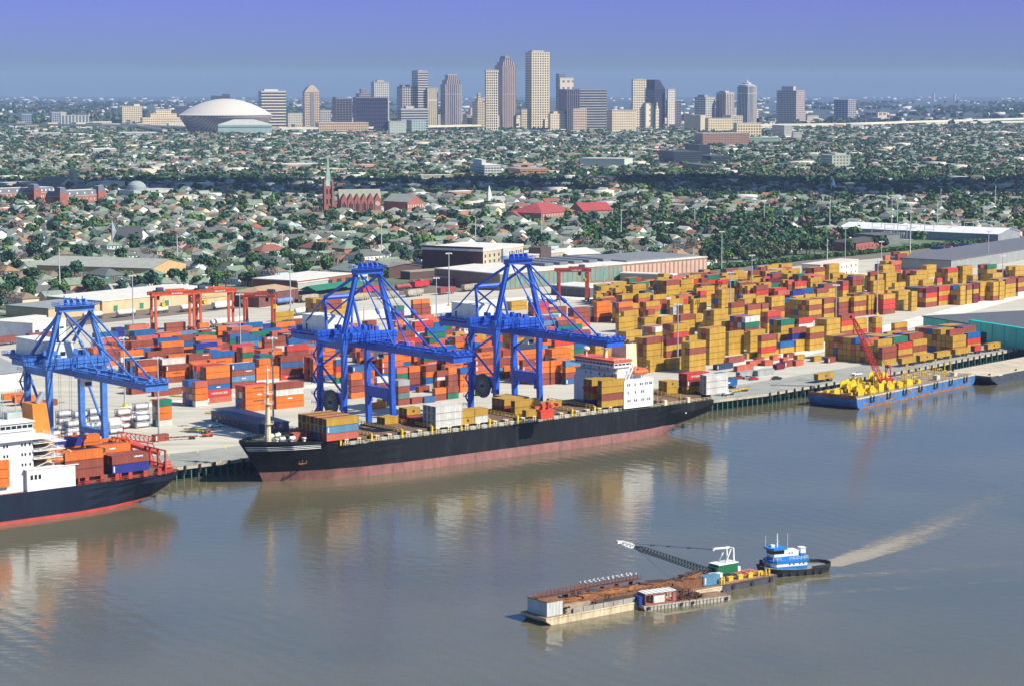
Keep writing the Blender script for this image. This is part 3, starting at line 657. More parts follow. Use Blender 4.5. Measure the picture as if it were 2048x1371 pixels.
for o_ in list(sh.children):                                            # the bridge's upper decks are low
    if o_.name.split('.')[0] in ('upper_deckhouse', 'wheelhouse', 'orange_parapet', 'bridge_railing', 'radar_dome', 'radar_mast', 'funnel', 'exhaust_pipe'):
        for v_ in o_.data.vertices:
            if v_.co.z > 23.4: v_.co.z = 23.4 + (v_.co.z - 23.4) * .66
    elif o_.name.startswith('window') and o_.location.z > 23.4: o_.location.z = 23.4 + (o_.location.z - 23.4) * .66

# second ship, far left, stern towards the first one
hullnavy = mat('hull_navy', (0.008, 0.015, 0.030), 0.55, spec=0.2, var=0.3, scale=0.15, dirt=(0.016, 0.02, 0.03), dirt_amt=0.5, streak=True)
bootred = mat('red_boot_top', (0.42, 0.055, 0.04), 0.6, var=0.2)
pE = P(362, 945, 9.5); tE = (pE[0] - W0[0]) * wu[0] + (pE[1] - W0[1]) * wu[1] + 3.0
LS = 190.0; o2 = wp(tE - LS, -18.2)
s2 = thing('container_ship', 'navy blue container ship with red trim and orange funnel at the left edge', 'ship', (*o2, 0), WA)
H2 = 9.6
ST2 = [(0, -4, 14.5, 14.5, H2), (120, -4, 14.5, 14.5, H2), (150, -4, 14.3, 14.5, H2), (162, -3, 12, 14.5, H2), (172, -.2, 8.6, 14.3, H2), (178, 2.0, 8, 13.8, H2), (184, 4.2, 8, 12.6, H2), (188, 5.8, 8, 10.8, H2), (190, 7.0, 8, 8.8, H2)]
loft('hull', [hullnavy, bootred], s2, ST2, (.45, .75, .92), mat('red_brown_deck', (.22, .045, .03), .8, var=.3, dirt=(.08, .03, .02), dirt_amt=.6), split=1.1)
redm = mat('ship_red', (.40, .045, .025), .5, var=.2, dirt=(.12, .03, .02), dirt_amt=.4)
def x2(px, py, z):                                                      # along-ship coordinate of a measured point
    q = P(px, py, z); return (q[0] - o2[0]) * wu[0] + (q[1] - o2[1]) * wu[1]
xr = x2(133, 965, H2)                                                   # right end of the white block on the near side
m = MB(); m.box(xr - 17, -14.4, H2, xr, 14.4, H2 + 6.8); m.box(xr - 17.5, -14.6, H2 + 6.8, xr + 1.2, 14.6, H2 + 7.05); m.build('accommodation_block', WHITE, s2)
m = MB(); m.box(xr - 27, -13.0, H2, xr - 14, 13.2, H2 + 18.4); m.build('accommodation_block', WHITE, s2)
for k, z in enumerate((10.4, 13.4, 16.4)):
    m = MB(); m.box(xr - 14, -13.6, H2 + z, xr - 3.2 + k * .3, 8, H2 + z + .2); m.rail((xr - 14, -13.5, H2 + z + .2), (xr - 3.4, -13.5, H2 + z + .2), w=.11)
    m.rail((xr - 3.4, -13.5, H2 + z + .2), (xr - 3.4, 4, H2 + z + .2), w=.11); m.bar((xr - 12.5, -12.9, H2 + z - 2.8), (xr - 5, -12.9, H2 + z), .5, .12); m.build('side_deck', WHITE, s2)
m = MB(); m.box(xr - 28, -14.4, H2 + 18.4, xr - 6, 14.4, H2 + 18.7); m.rail((xr - 28, -14.3, H2 + 18.7), (xr - 6, -14.3, H2 + 18.7), w=.11); m.rail((xr - 6, -14.3, H2 + 18.7), (xr - 6, 8, H2 + 18.7), w=.11); m.box(xr - 27, -11, H2 + 18.7, xr - 12, 10, H2 + 21.6); m.build('bridge_deck', WHITE, s2)
m = MB(); m.box(xr - 27, -11.5, H2 + 21.6, xr - 13, 11.5, H2 + 24.8, 0); m.box(xr - 27.05, -11.56, H2 + 22.7, xr - 12.94, 11.56, H2 + 23.9, 1)
for k in range(8): x = xr - 26.4 + k * 1.9; m.box(x - .12, -11.6, H2 + 22.7, x + .12, -11.5, H2 + 23.9, 0)
m.box(xr - 27.4, -12, H2 + 24.8, xr - 12.6, 12, H2 + 25.3, 0); m.build('wheelhouse', [WHITE, GLASSD], s2)
m = MB(); m.tube((xr - 18, 2, H2 + 25.3), (xr - 18, 2, H2 + 33), 1.0, .6); m.bar((xr - 18, -2, H2 + 30), (xr - 18, 6, H2 + 30), .2); m.bar((xr - 20, -5, H2 + 25), (xr - 20, -5, H2 + 36), .2); m.bar((xr - 15, -4, H2 + 25), (xr - 15, -4, H2 + 37), .16)
m.cbox(xr - 16, -3, H2 + 25.3, 5, 4, 2.6); m.build('radar_mast', mat('grey_mast', (.32, .36, .34), .5), s2)
m = MB(); m.frustum((xr - 8.4, -4, xr - 1.4, 4), (xr - 9.0, -3.6, xr - 4.0, 3.4), H2 + 6.5, H2 + 30); m.build('funnel', mat('funnel_orange', (.62, .20, .02), .5, var=.15), s2)
m = MB(); m.tube((xr - 6.5, -2, H2 + 30), (xr - 4.3, -2, H2 + 34), 1.0, n=12); m.tube((xr - 4, 1, H2 + 30), (xr - 3, 1, H2 + 32), .8, n=10); m.build('exhaust_pipe', STEEL, s2)
pts_ = [(xr - 25 + dx, -13.03, H2 + z) for z in (8.2, 12.2, 16) for dx in (1, 2.1, 7.2, 8.3, 9.9)]; windows(s2, pts_, .6, .9, 'x')
windows(s2, [(xr - 15.4 + dx, -14.43, H2 + 3.6) for dx in (0, 1.4, 2.8)], .9, 1.5, 'x')
lb = MB(); lb.lathe([(0, -4.0), (.8, -3.4), (1.3, -2), (1.35, 2), (.8, 3.4), (0, 4.0)], n=12); lb.v = [(z, x * .95, y) for x, y, z in lb.v]; lb.box(-1.6, -.8, .6, 1.4, .8, 1.5); lb.move(0, xr - 3.6, -12.4, H2 + 9.2); lb.build('lifeboat', ORM, s2)
m = MB()
for x in (xr - 6.6, xr - .8): m.bar((x, -12, H2 + 7), (x, -13, H2 + 12), .4); m.bar((x, -13, H2 + 12), (x, -11, H2 + 12.4), .3)
m.build('davit', WHITE, s2)
m = MB(); m.box(xr + 22, -13.6, H2, xr + 22.5, 0, H2 + .2)
for x in (xr + 1.4, xr + 16.6, xr + 33.5):
    for y in (-13.8, -9, -4, 2, 8, 13): m.box(x - .25, y - .3, H2, x + .25, y + .3, H2 + 8)
    for z in (3, 7.6): m.box(x - .35, -14, H2 + z, x + .35, 13.6, H2 + z + .3)
m.build('lashing_bridge', redm, s2)
for x0 in (xr + 2.6, xr + 18.4):
    m = MB(); m.box(x0, -12.6, H2, x0 + 14.2, 12.6, H2 + 2.0); m.build('hatch_cover', hatch, s2)
    for dx in (1, 6.6, 12):
        m = MB(); m.box(x0 + dx, -14.2, H2, x0 + dx + 1.4, -12.8, H2 + 2.2); m.build('container_pedestal', redm, s2)
m = MB(); m.rail((xr + 1, -14.4, H2), (xr + 37, -14.0, H2), w=.11); m.rail((xr + 37, -14, H2), (189, -9, H2), w=.11); m.cbox(186, -5, H2, 4, 6, 1.4); m.build('deck_railing', redm, s2)
for x, y in ((xr + 37, -9), (xr + 40, -4), (xr + 38, 3)):
    m = MB(); m.cbox(x, y, H2, 3, 2, .7); m.tube((x - 1.2, y, H2 + 1.4), (x + 1.2, y, H2 + 1.4), .9, n=10); m.build('winch', redm, s2)
for o_ in list(s2.children):
    if o_.name.split('.')[0] in ('hull', 'deck', 'hatch_cover', 'container_pedestal', 'lashing_bridge', 'deck_railing', 'winch'): continue
    if o_.type == 'MESH' and o_.location.z < .1 and o_.name.split('.')[0] != 'window':
        for v_ in o_.data.vertices:
            if v_.co.z > H2 + 7.1: v_.co.z = H2 + 7.1 + (v_.co.z - H2 - 7.1) * .82
    elif o_.location.z > H2 + 7.1: o_.location.z = H2 + 7.1 + (o_.location.z - H2 - 7.1) * .82
# slewing deck crane folded at the stern: red lattice and hose drum
m = MB(); xb = xr + 35; z0 = H2 + 7
for y in (4, 8):
    m.bar((xb - 9, y, z0 + 3.4), (xb + 2, y - 4, z0 + 1), .35); m.bar((xb + 2, y - 4, z0 + 1), (xb + 4.5, y - 5, H2 + 1), .35)
for k in range(9): a = Vector((xb - 9, 4, z0 + 3.4)).lerp(Vector((xb + 2, 0, z0 + 1)), k / 8); q = Vector((xb - 9, 8, z0 + 3.4)).lerp(Vector((xb + 2, 4, z0 + 1)), k / 8); m.bar(a, q, .25); m.bar(a, a + Vector((0, 0, 2.4)), .22); m.bar(a + Vector((0, 0, 2.4)), a + Vector((2, -.4, 0)), .2)
m.bar((xb - 9, 4, z0 + 5.8), (xb + 2, 0, z0 + 3.4), .3); m.tube((xb - 6, 2, z0 + 2), (xb + 3, -3, z0 - 2), 1.3, .8, n=10)
m.build('stern_crane', redm, s2)

# deck cargo: (ship frame) x, y of the near left bottom corner
def deckstack(ox, oy, x, y, z, tiers, size, deep, zone, h=2.6, deepcols=None, sink=0):
    for i in range(deep):
        cols = tiers if i == 0 or deepcols is None else deepcols[(i - 1) % len(deepcols)]
        for k, c in enumerate(cols[::-1]):
            lx, ly = x, y + i * 2.52; gx, gy = rot(lx, ly, WA)
            cont(c, LN[size], ox + gx, oy + gy, z + k * (h + .03), WA, h, front=(i == 0), top=(k == len(cols) - 1), zone=zone, force=True, tier=k, n=len(cols))
q1 = P(525, 962)
def on1(px, py, z):
    q = P(px, py, z); a, b_ = rot(q[0] - q1[0], q[1] - q1[1], -WA); return a
z1 = 14.05
def ship1(px, py, tiers, size, deep, y=-14.4, **k):
    z = k.pop('z', z1); x = on1(px, py, z + len(tiers) * 2.63); deckstack(q1[0], q1[1], x, y, z, tiers, size, deep, 'on the black container ship', **k)
ship1(653, 837, 'ycs', 45, 7, deepcols=['nyn', 'yeB', 'nyn', 'yyy', 'nyn', 'yyy'])
ship1(877, 813, 'www', 40, 1); ship1(877, 813, 'www', 40, 2, y=-11.7); ship1(860, 806, 'ww', 20, 3, y=-6.2, z=z1)
ship1(932, 822, 'yy', 20, 2); ship1(966, 820, 'yw', 20, 2)
ship1(1020, 799, 'yy', 40, 1, y=-7.0, deepcols=None); ship1(1045, 818, 'y', 40, 1); ship1(970, 791, 'yn', 40, 3, y=-1.2)
ship1(1142, 751, 'yyny', 40, 1); ship1(1124, 749, 'yryd', 40, 2, y=-9.5)
ship1(1385, 746, 'www', 40, 1); ship1(1366, 742, 'www', 20, 1, y=-11.6); ship1(1340, 742, 'rny', 40, 2, y=-6); ship1(1322, 760, 'yy', 20, 2, y=-3)
ship1(1376, 800, 'e', 20, 1, y=4); ship1(600, 868, 's', 20, 1, y=-3, z=13.6); ship1(622, 866, 'y', 20, 2, y=-5, z=13.6); ship1(812, 832, 'n', 20, 2, y=-4); ship1(790, 838, 'y', 20, 2, y=4); ship1(1085, 806, 'y', 40, 1, y=-2); ship1(1010, 792, 'yn', 20, 2, y=6); ship1(848, 822, 'yr', 20, 2, y=3)
rdp = P(1090, 815, 18); r = thing('cargo_spreader', 'red lifting frame standing on a red box on the ship deck', 'spreader', (*rdp, 14.1), WA)
MB().box(-3, -1.2, 0, 3, 1.2, 2.9).build('red_box', mat('bright_red', (.55, .05, .02), .5), r)
m = MB(); m.box(-3.4, -1.3, 2.9, 3.4, 1.3, 3.5); m.box(-6, -.4, 4.4, 6, .4, 4.9)
for x in (-5.5, -2, 2, 5.5): m.box(x - .3, -1.2, 4.2, x + .3, 1.2, 5.3)
m.cbox(-1.5, 0, 3.5, 1.2, 1.6, 2.2); m.cbox(1.5, 0, 3.5, 1.2, 1.6, 2.6); m.build('lifting_frame', bpy.data.materials['bright_red'], r)
def on2(px, py, z, tiers, size, deep, y, deepcols=None, h=2.6):
    x = x2(px, py, z + len(tiers) * 2.63) + 0.0
    deckstack(o2[0], o2[1], x, y, z, tiers, size, deep, 'on the left navy ship', h=h, deepcols=deepcols)
on2(146, 914, H2 + 2.2, 'onn', 45, 1, -14.2, h=2.9); on2(232, 917, H2 + 2.2, 'nd', 45, 3, -14.2, deepcols=['nd', 'nn'], h=2.9)
on2(-56, 934, H2 + 2.2, 'ooo', 45, 2, -14.2, deepcols=['ooo'], h=2.9)
on2(103, 884, H2 + 2.2, 'doon', 45, 1, 1.0); on2(175, 886, H2 + 2.2, 'oono', 45, 1, 4.5)
on2(134, 903, H2 + 2.2, 'yoo', 45, 2, -9, deepcols=['ooo']); on2(216, 900, H2 + 2.2, 'oon', 45, 2, -5.0, deepcols=['noo']); on2(205, 885, H2 + 2.2, 'ooo', 45, 1, 7)
# ================================================================ container yard
TA, TB = math.radians(40.5), math.radians(46.5)
Z1 = (200, 620, 6.827); Z2 = (400, 620, 6.827); Z3 = (700, 620, 6.827); Z4 = (900, 560, 6.827); Z5 = (1150, 540, 6.827); Z6 = (1400, 540, 6.827); Z7 = (1536, 500, 4.0); Z8 = (512, 500, 4.0)
# frontal stacks as read in the yard: x, y of the top left corner of the near side, tiers from the top down, length, rows behind
YARD = [
 (Z1, [(520, 690, 'nono', 40, 2), (445, 1000, 'n', 40, 1), (430, 985, 'en', 40, 2, 1), (740, 1095, 'n', 45, 1), (1300, 975, 'sooW', 20, 4), (1460, 1100, 'rs', 40, 1), (1450, 775, 'oonB', 40, 4),
  (900, 755, 'non', 40, 2), (850, 670, 'wnoo', 40, 2), (1215, 605, 'nssd', 40, 2), (1530, 575, 'Bnnn', 40, 1), (1800, 740, 'bncn', 40, 2), (280, 560, 'ownn', 40, 3), (650, 570, 'nnoo', 40, 2),
  (840, 440, 'onnoo', 40, 2), (1310, 460, 'dgnn', 40, 3), (430, 430, 'nsnn', 40, 2), (465, 460, 'sns', 40, 1), (1060, 360, 'nBoo', 40, 2), (470, 290, 'Bcnn', 40, 3), (400, 210, 'sBn', 40, 2),
  (750, 320, 'uBn', 40, 2), (1050, 300, 'cbn', 40, 2), (1390, 275, 'non', 20, 2), (1360, 180, 'onn', 20, 1), (800, 1225, 'goow', 20, 2), (155, 450, 'non', 40, 2), (-40, 320, 'Bdn', 40, 2), (215, 245, 'dd', 20, 2),
  (905, 180, 'nn', 40, 1), (1390, 400, 'nn', 40, 2), (-20, 400, 'sno', 40, 3), (60, 540, 'nno', 40, 2), (-90, 520, 'osn', 40, 3)]),
 (Z2, [(620, 1035, 'oooo', 45, 3), (1040, 1000, 'nwoo', 45, 2), (1100, 635, 'nbnr', 40, 1), (770, 790, 'oow', 40, 1), (825, 545, 'snsn', 40, 2), (880, 375, 'nnnnn', 40, 3), (1190, 490, 'rnrnn', 40, 2),
  (1190, 335, 'nBnn', 40, 2), (985, 290, 'sonn', 40, 2), (700, 300, 'gBon', 40, 1), (380, 300, 'nooo', 40, 4), (1720, 700, 'nw', 40, 1), (1430, 860, 'B', 40, 1), (560, 205, 'Bn', 40, 2), (1035, 35, 'yy', 40, 1),
  (930, 235, 'oon', 40, 1), (835, 195, 'dn', 40, 2), (470, 560, 'rBn', 40, 1), (1500, 560, 'nnn', 20, 2)]),
 (Z3, [(70, 570, 'nB', 40, 1), (70, 790, 'nn', 40, 1), (15, 870, 'onno', 20, 1), (440, 515, 'odnnn', 40, 2), (700, 555, 'ooBn', 40, 1), (1010, 615, 'grnn', 40, 2), (1310, 650, 'nono', 40, 1),
  (640, 790, 'sgnn', 20, 2), (810, 770, 'onnd', 20, 2), (660, 955, 'entn', 20, 2), (1035, 755, 'noBe', 20, 2), (1190, 830, 'nwn', 20, 1), (940, 1040, 'n', 20, 1), (1345, 885, 'nnn', 20, 1), (1165, 1065, 'on', 20, 1),
  (1335, 1045, 'ng', 20, 1), (1505, 790, 'Booo', 20, 1), (845, 1195, 'n', 20, 1), (1015, 1180, 'b', 20, 1), (330, 1262, 'o', 20, 1), (1830, 1070, 'B', 20, 1), (1750, 1085, 'g', 20, 1), (630, 300, 'nnnn', 40, 1),
  (890, 315, 'wnn', 40, 1), (885, 160, 'rrwnn', 40, 1), (1150, 170, 'Bnno', 40, 1), (920, 80, 's', 40, 1), (880, -35, 'nn', 40, 1), (1440, 300, 'yyyy', 20, 2), (560, 245, 'yn', 40, 1), (620, 150, 'on', 20, 1),
  (170, 850, 'nsno', 20, 1), (370, 910, 'wnn', 20, 1), (1190, 965, 'nn', 20, 1), (200, 150, 'nn', 20, 1)]),
 (Z4, [(1430, 820, 'ryyyy', 40, 4), (855, 715, 'ryyyy', 40, 7), (915, 880, 'Noonn', 40, 2), (1440, 960, 'nnB', 20, 2), (1620, 930, 'onnr', 20, 2), (1255, 1110, 'oonn', 20, 1), (1377, 1100, 'oonn', 20, 1),
  (740, 1180, 'on', 20, 2), (1530, 1120, 'nB', 20, 1), (1650, 1165, 'o', 20, 1), (840, 300, 'yy', 40, 2), (1140, 310, 'rrn', 40, 2), (1370, 375, 'nnnn', 40, 1), (1230, 430, 'soon', 40, 1), (1690, 390, 'nnno', 40, 2),
  (1895, 370, 'wwr', 20, 1), (360, 1000, 'onon', 40, 1), (370, 750, 'yyy', 20, 2), (1700, 920, 'wy', 40, 1), (1790, 800, 'nnn', 40, 2), (930, 1100, 'Nn', 40, 1), (370, 880, 'n', 20, 1)]),
 (Z5, [(300, 440, 'ooon', 40, 1), (600, 450, 'onyy', 40, 2), (555, 250, 'ymyyy', 20, 5), (790, 205, 'yyyyy', 40, 3), (1250, 150, 'nyyyyy', 40, 4), (1450, 140, 'yyyyy', 40, 2), (960, 290, 'grww', 20, 2),
  (1062, 285, 'wdn', 20, 1), (1130, 390, 'wnB', 40, 2), (670, 565, 'yyyy', 40, 2), (950, 655, 'yyy', 40, 2), (1180, 640, 'yyy', 40, 1), (1440, 620, 'nyyy', 40, 2), (1100, 780, 'wy', 40, 4), (1350, 745, 'yyyy', 40, 3),
  (1350, 860, 'ryy', 40, 1), (980, 930, 'nyyyy', 40, 5), (1250, 945, 'myny', 40, 1), (1565, 985, 'ynyyy', 40, 2), (1840, 800, 'yyyyyy', 40, 3), (1025, 1225, 'yy', 40, 1), (1290, 1205, 'yy', 40, 1),
  (1620, 400, 'yyy', 40, 1), (1735, 230, 'yyyy', 40, 2), (2000, 270, 'yyyyy', 40, 3), (750, 980, 'nyyy', 40, 3), (280, 1010, 'yyy', 40, 2), (1480, 480, 'yyy', 20, 2), (1840, 690, 'yry', 40, 3), (1650, 600, 'yyy', 20, 1),
  (1340, 510, 'ee', 20, 1), (1700, 290, 'cyy', 40, 1), (700, 840, 'yyyy', 40, 2), (1000, 545, 'nyy', 20, 1), (600, 650, 'yyyy', 40, 1), (1900, 560, 'yyyy', 40, 3), (1560, 900, 'yyy', 40, 1), (2050, 700, 'yyyy', 40, 1)]),
 (Z6, [(395, 845, 'yyyy', 40, 1), (450, 1010, 'y', 40, 1), (400, 1190, 'n', 40, 1), (640, 1135, 'y', 40, 1), (872, 1112, 'y', 40, 1), (840, 895, 'nyry', 40, 4), (1100, 985, 'By', 40, 1), (1312, 960, 'yy', 40, 1),
  (1502, 790, 'ynyy', 40, 1), (1262, 795, 'ndyy', 40, 1), (1110, 685, 'gyyyy', 40, 3), (620, 645, 'wgnnd', 40, 5), (925, 575, 'rnyy', 40, 2), (1352, 665, 'rwyyy', 40, 2), (1732, 675, 'yyyy', 40, 3), (1935, 620, 'nryn', 40, 1),
  (690, 830, 'yyyy', 40, 2), (430, 450, 'nyyy', 40, 2), (655, 480, 'nyyy', 40, 1), (850, 460, 'nyyy', 20, 1), (980, 370, 'yynyy', 40, 2), (610, 400, 'yny', 40, 2), (770, 390, 'yny', 40, 2), (520, 275, 'nyy', 40, 1),
  (690, 125, 'cye', 40, 2), (980, 115, 'mgny', 40, 2), (1150, 175, 'nyy', 40, 1), (1020, 255, 'rny', 40, 2), (1070, 290, 'sny', 40, 1), (1200, 350, 'dy', 40, 1), (1390, 265, 'Byy', 40, 2), (1550, 310, 'yy', 20, 2),
  (580, 215, 'yyyy', 40, 1), (770, 220, 'nryy', 40, 1), (590, 345, 'yyy', 40, 2), (1720, 140, 'yyy', 40, 1), (1830, 70, 'rny', 20, 1), (1400, 60, 'ryy', 40, 2), (190, 545, 'yyyyy', 40, 2), (340, 640, 'yyy', 40, 2),
  (1180, 850, 'sy', 20, 1), (1060, 870, 'yyy', 40, 1), (1270, 290, 'dyy', 40, 1), (1600, 260, 'nyy', 40, 1), (300, 265, 'yyyyy', 40, 2), (1440, 340, 'yy', 40, 1), (640, 850, 'yyy', 20, 1)]),
 (Z7, [(330, 405, 'ynyn', 40, 8), (450, 390, 'nyny', 40, 6), (570, 382, 'ynnn', 40, 6), (690, 375, 'ynyn', 40, 6), (805, 362, 'yyyn', 20, 6), (862, 352, 'yyyn', 20, 6), (925, 360, 'yrrn', 40, 6), (1045, 330, 'yyyy', 40, 4),
  (1150, 335, 'yyyy', 20, 1), (1265, 308, 'mryn', 40, 6), (1370, 295, 'ryry', 40, 5), (1540, 290, 'yyyy', 20, 5), (1592, 283, 'nyyy', 20, 5), (1645, 277, 'mymm', 20, 4), (1700, 262, 'yyyn', 40, 4), (1805, 260, 'yyyn', 20, 4),
  (1855, 255, 'yyyy', 20, 4), (1903, 237, 'nyyy', 40, 5), (2003, 226, 'nynw', 40, 4), (2110, 215, 'yyny', 40, 4),
  (915, 778, 'nny', 40, 1), (880, 720, 'yyny', 40, 12), (1045, 748, 'ryn', 40, 1), (1005, 700, 'gyyn', 40, 9), (1163, 722, 'yny', 40, 2), (1133, 672, 'nyyn', 40, 6), (1480, 690, 'yyr', 40, 1), (1455, 640, 'nyyn', 40, 8),
  (1598, 665, 'Bry', 40, 2), (1560, 615, 'nyyn', 40, 6), (865, 540, 'yyr', 20, 2), (692, 555, 'yyr', 40, 2), (1015, 585, 'yn', 40, 1), (590, 520, 'nry', 40, 1),
  (370, 145, 'nyyy', 40, 3), (490, 118, 'yyyy', 40, 2), (345, 205, 'yyy', 40, 2), (460, 245, 'yyy', 40, 2), (530, 190, 'ryy', 40, 1), (680, 215, 'nnyy', 40, 2), (820, 178, 'nyyy', 40, 2), (945, 185, 'yyyy', 40, 2),
  (845, 250, 'yyy', 40, 2), (1135, 210, 'yyyy', 40, 2), (1205, 180, 'yyy', 40, 2), (1440, 150, 'ryyy', 40, 4), (1560, 132, 'yyyy', 40, 2), (1755, 122, 'gyyy', 40, 3), (1980, 135, 'yyyy', 40, 3), (1015, 265, 'yyy', 40, 2),
  (710, 290, 'yy', 20, 2), (1640, 205, 'yyy', 20, 2), (1800, 190, 'yyy', 40, 2), (1355, 228, 'ryy', 20, 1), (5, 232, 'mgny', 40, 2), (1100, 165, 'nnyy', 40, 2), (1270, 125, 'yyy', 40, 2), (1420, 105, 'yn', 40, 2),
  (600, 250, 'nryy', 20, 2), (1300, 260, 'yy', 40, 1), (1480, 225, 'yy', 20, 1), (1880, 160, 'nyy', 40, 2), (400, 300, 'gyy', 40, 1), (1240, 240, 'yyy', 40, 1)]),
 (Z8, [(1258, 400, 'onnn', 40, 1), (500, 395, 'yynyy', 20, 5), (545, 400, 'nnyyy', 40, 5), (680, 420, 'yyyy', 20, 3), (1120, 450, 'gnn', 20, 2)]),
]
def clash(x, y, ang, Ln, placed, tol=0.25):
    cx, cy = x + math.cos(ang) * Ln / 2 - math.sin(ang) * 1.22, y + math.sin(ang) * Ln / 2 + math.cos(ang) * 1.22
    for (ax, ay, aL) in placed.get((int(cx // 15), int(cy // 15)), ()):
        dx, dy = rot(cx - ax, cy - ay, -ang)
        if abs(dx) < (Ln + aL) / 2 - tol * 2 and abs(dy) < 2.44 - tol: return True
    return False
placed = {}
def occupy(x, y, ang, Ln):
    cx, cy = x + math.cos(ang) * Ln / 2 - math.sin(ang) * 1.22, y + math.sin(ang) * Ln / 2 + math.cos(ang) * 1.22
    for i in (-1, 0, 1):
        for j in (-1, 0, 1): placed.setdefault((int(cx // 15) + i, int(cy // 15) + j), []).append((cx, cy, Ln))
fronts = []
for (ox, oy, k), rows in YARD:
    for row in rows:
        x, y, tiers, size, deep = row[:5]; tiers = tiers.replace('W', 'w')
        px, py = ox + x / k, oy + y / k
        right = px > 1165 or 'yyy' in tiers
        ang, h = (TB, 2.86) if px > 1165 else (TA, 2.62)
        if px <= 1165 and tiers.count('y') > 2: h = 2.75
        g = P(px, py, ZD + len(tiers) * (h + .02)); fronts.append((g, tiers, size, deep, ang, h, px, py))
rf = random.Random(17)
for k in range(420):                                                    # fills the ranks between the stacks read singly
    px, py = rf.uniform(250, 1150), rf.uniform(662, 770)
    if py < 700 - (px - 250) * .06: continue
    T = ''.join(rf.choice('oooonnssrBbgwc') for _ in range(rf.choice((3, 3, 4, 4)))); fronts.append((P(px, py, ZD), T, rf.choice((40, 40, 20)), rf.choice((1, 2, 2)), TA, 2.62, px, py, 1))
for k in range(420):
    px = rf.uniform(1190, 2060); lo = 640 - (px - 1190) * .105; py = rf.uniform(lo - 42, lo + 6)
    if 1590 < px < 1760 and py < 583 or py < 572 and px > 1800: continue
    T = ''.join(rf.choice('yyyyyyynnrgs') for _ in range(rf.choice((3, 4, 4)))); fronts.append((P(px, py, ZD), T, rf.choice((40, 40, 20)), rf.choice((1, 2)), TB, 2.86, px, py, 1))
fronts.sort(key=lambda q: (len(q) > 8, q[0][1]))
ok = []
for q in fronts:
    (x, y), tiers, size, deep, ang, h, px, py = q[:8]
    if clash(x, y, ang, LN[size], placed, -.6 if len(q) > 8 else .7): continue
    occupy(x, y, ang, LN[size]); ok.append(q[:8])
ZONES = [(215, 'behind the faded blue crane'), (430, 'beside the faded crane boom'), (620, 'between the left and middle cranes'), (800, 'behind the middle blue crane'),
         (940, 'under the middle crane boom'), (1130, 'behind the right blue crane'), (1300, 'behind the ship bridge'), (1460, 'right of the ship bridge'),
         (1640, 'left of the red lattice crane'), (1790, 'behind the red lattice crane'), (3000, 'near the teal warehouse')]
def zone(px):
    for k, nme in ZONES:
        if px < k: return nme
r4 = random.Random(11)
for q in ok:
    (x, y), tiers, size, deep, ang, h, px, py = q; zn = zone(px)
    for i in range(deep):
        gx, gy = x - math.sin(ang) * 2.56 * i, y + math.cos(ang) * 2.56 * i
        cols = tiers
        if i:
            if clash(gx, gy, ang, LN[size], placed): break
            occupy(gx, gy, ang, LN[size])
            yel = tiers.count('y') > 1
            pal = 'yyyyyyynnsB' if yel else 'ooonnnssrBbdgwe'
            n = len(tiers) - (1 if r4.random() < .18 and len(tiers) > 2 else 0)
            cols = ''.join(r4.choice(pal) for _ in range(n))
        for k, c in enumerate(cols[::-1]):
            cont(c, LN[size], gx, gy, ZD + .03 + k * (h + .02), ang, h, front=(i == 0), top=(k == len(cols) - 1), zone=zn, tier=k, n=len(cols))
# single twenty foot boxes on the open ground, trailers on the quay
def ground_box(px, py, c, size, ang=TB, h=2.6, z=ZD + .03, zn='', extra='', mark=None):
    g = P(px, py, z); cont(c, LN[size], g[0], g[1], z, ang, h, front=True, top=True, zone=zn, force=True, n=1, extra=extra, mark=mark)
for zx, zy, c in ((1310, 1310, 's'), (1560, 1250, 'y'), (1750, 1268, 'n'), (1050, 1360, 'm'), (1160, 1325, 'n'), (1140, 1275, 's'), (1000, 1240, 's'), (890, 1310, 's'), (780, 1275, 'n'), (1330, 1235, 'y'), (1190, 1210, 'n')):
    ground_box(1400 + zx / 6.827, 540 + zy / 6.827, c, 20, zn='on ground by the blue barge')
trailers = []
def trailer_box(px, py, c, size=40, h=2.75, zn='', mark=None, lab=''):
    z = ZD + 1.45; g = P(px, py, z); cont(c, LN[size], g[0], g[1], z, TB + .02, h, front=True, top=True, zone=zn, force=True, n=1, mark=mark); trailers.append((g, LN[size], TB + .02))
for zx, zy, c, sz in ((1072, 912, 'y', 40), (1217, 888, 'y', 40), (1352, 862, 'y', 40), (1500, 838, 'y', 40), (1655, 810, 'r', 20), (1760, 795, 'y', 40), (402, 1038, 'y', 40)):
    trailer_box(1536 + zx / 4, 500 + zy / 4, c, sz, zn='on a wharf road trailer', mark=4 if zx == 402 else None)
trailer_box(1441, 774, 'B', 40, zn='on the truck at the stern'); trailer_box(1434, 758, 'B', 20, zn='on the truck at the stern')
# grey, white and navy offices and boxes near the ship stern
for px, py, c, sz in ((1434, 740, 'N', 40), (1475, 743, 's', 40), (1500, 733, 's', 40), (1480, 755, 'e', 40), (1516, 752, 'e', 40)):
    ground_box(px, py, c, sz, zn='beside the stern car park')
ground_box(310, 883, 'n', 20, ang=TA, zn='beside the lamp mast near the navy ship')
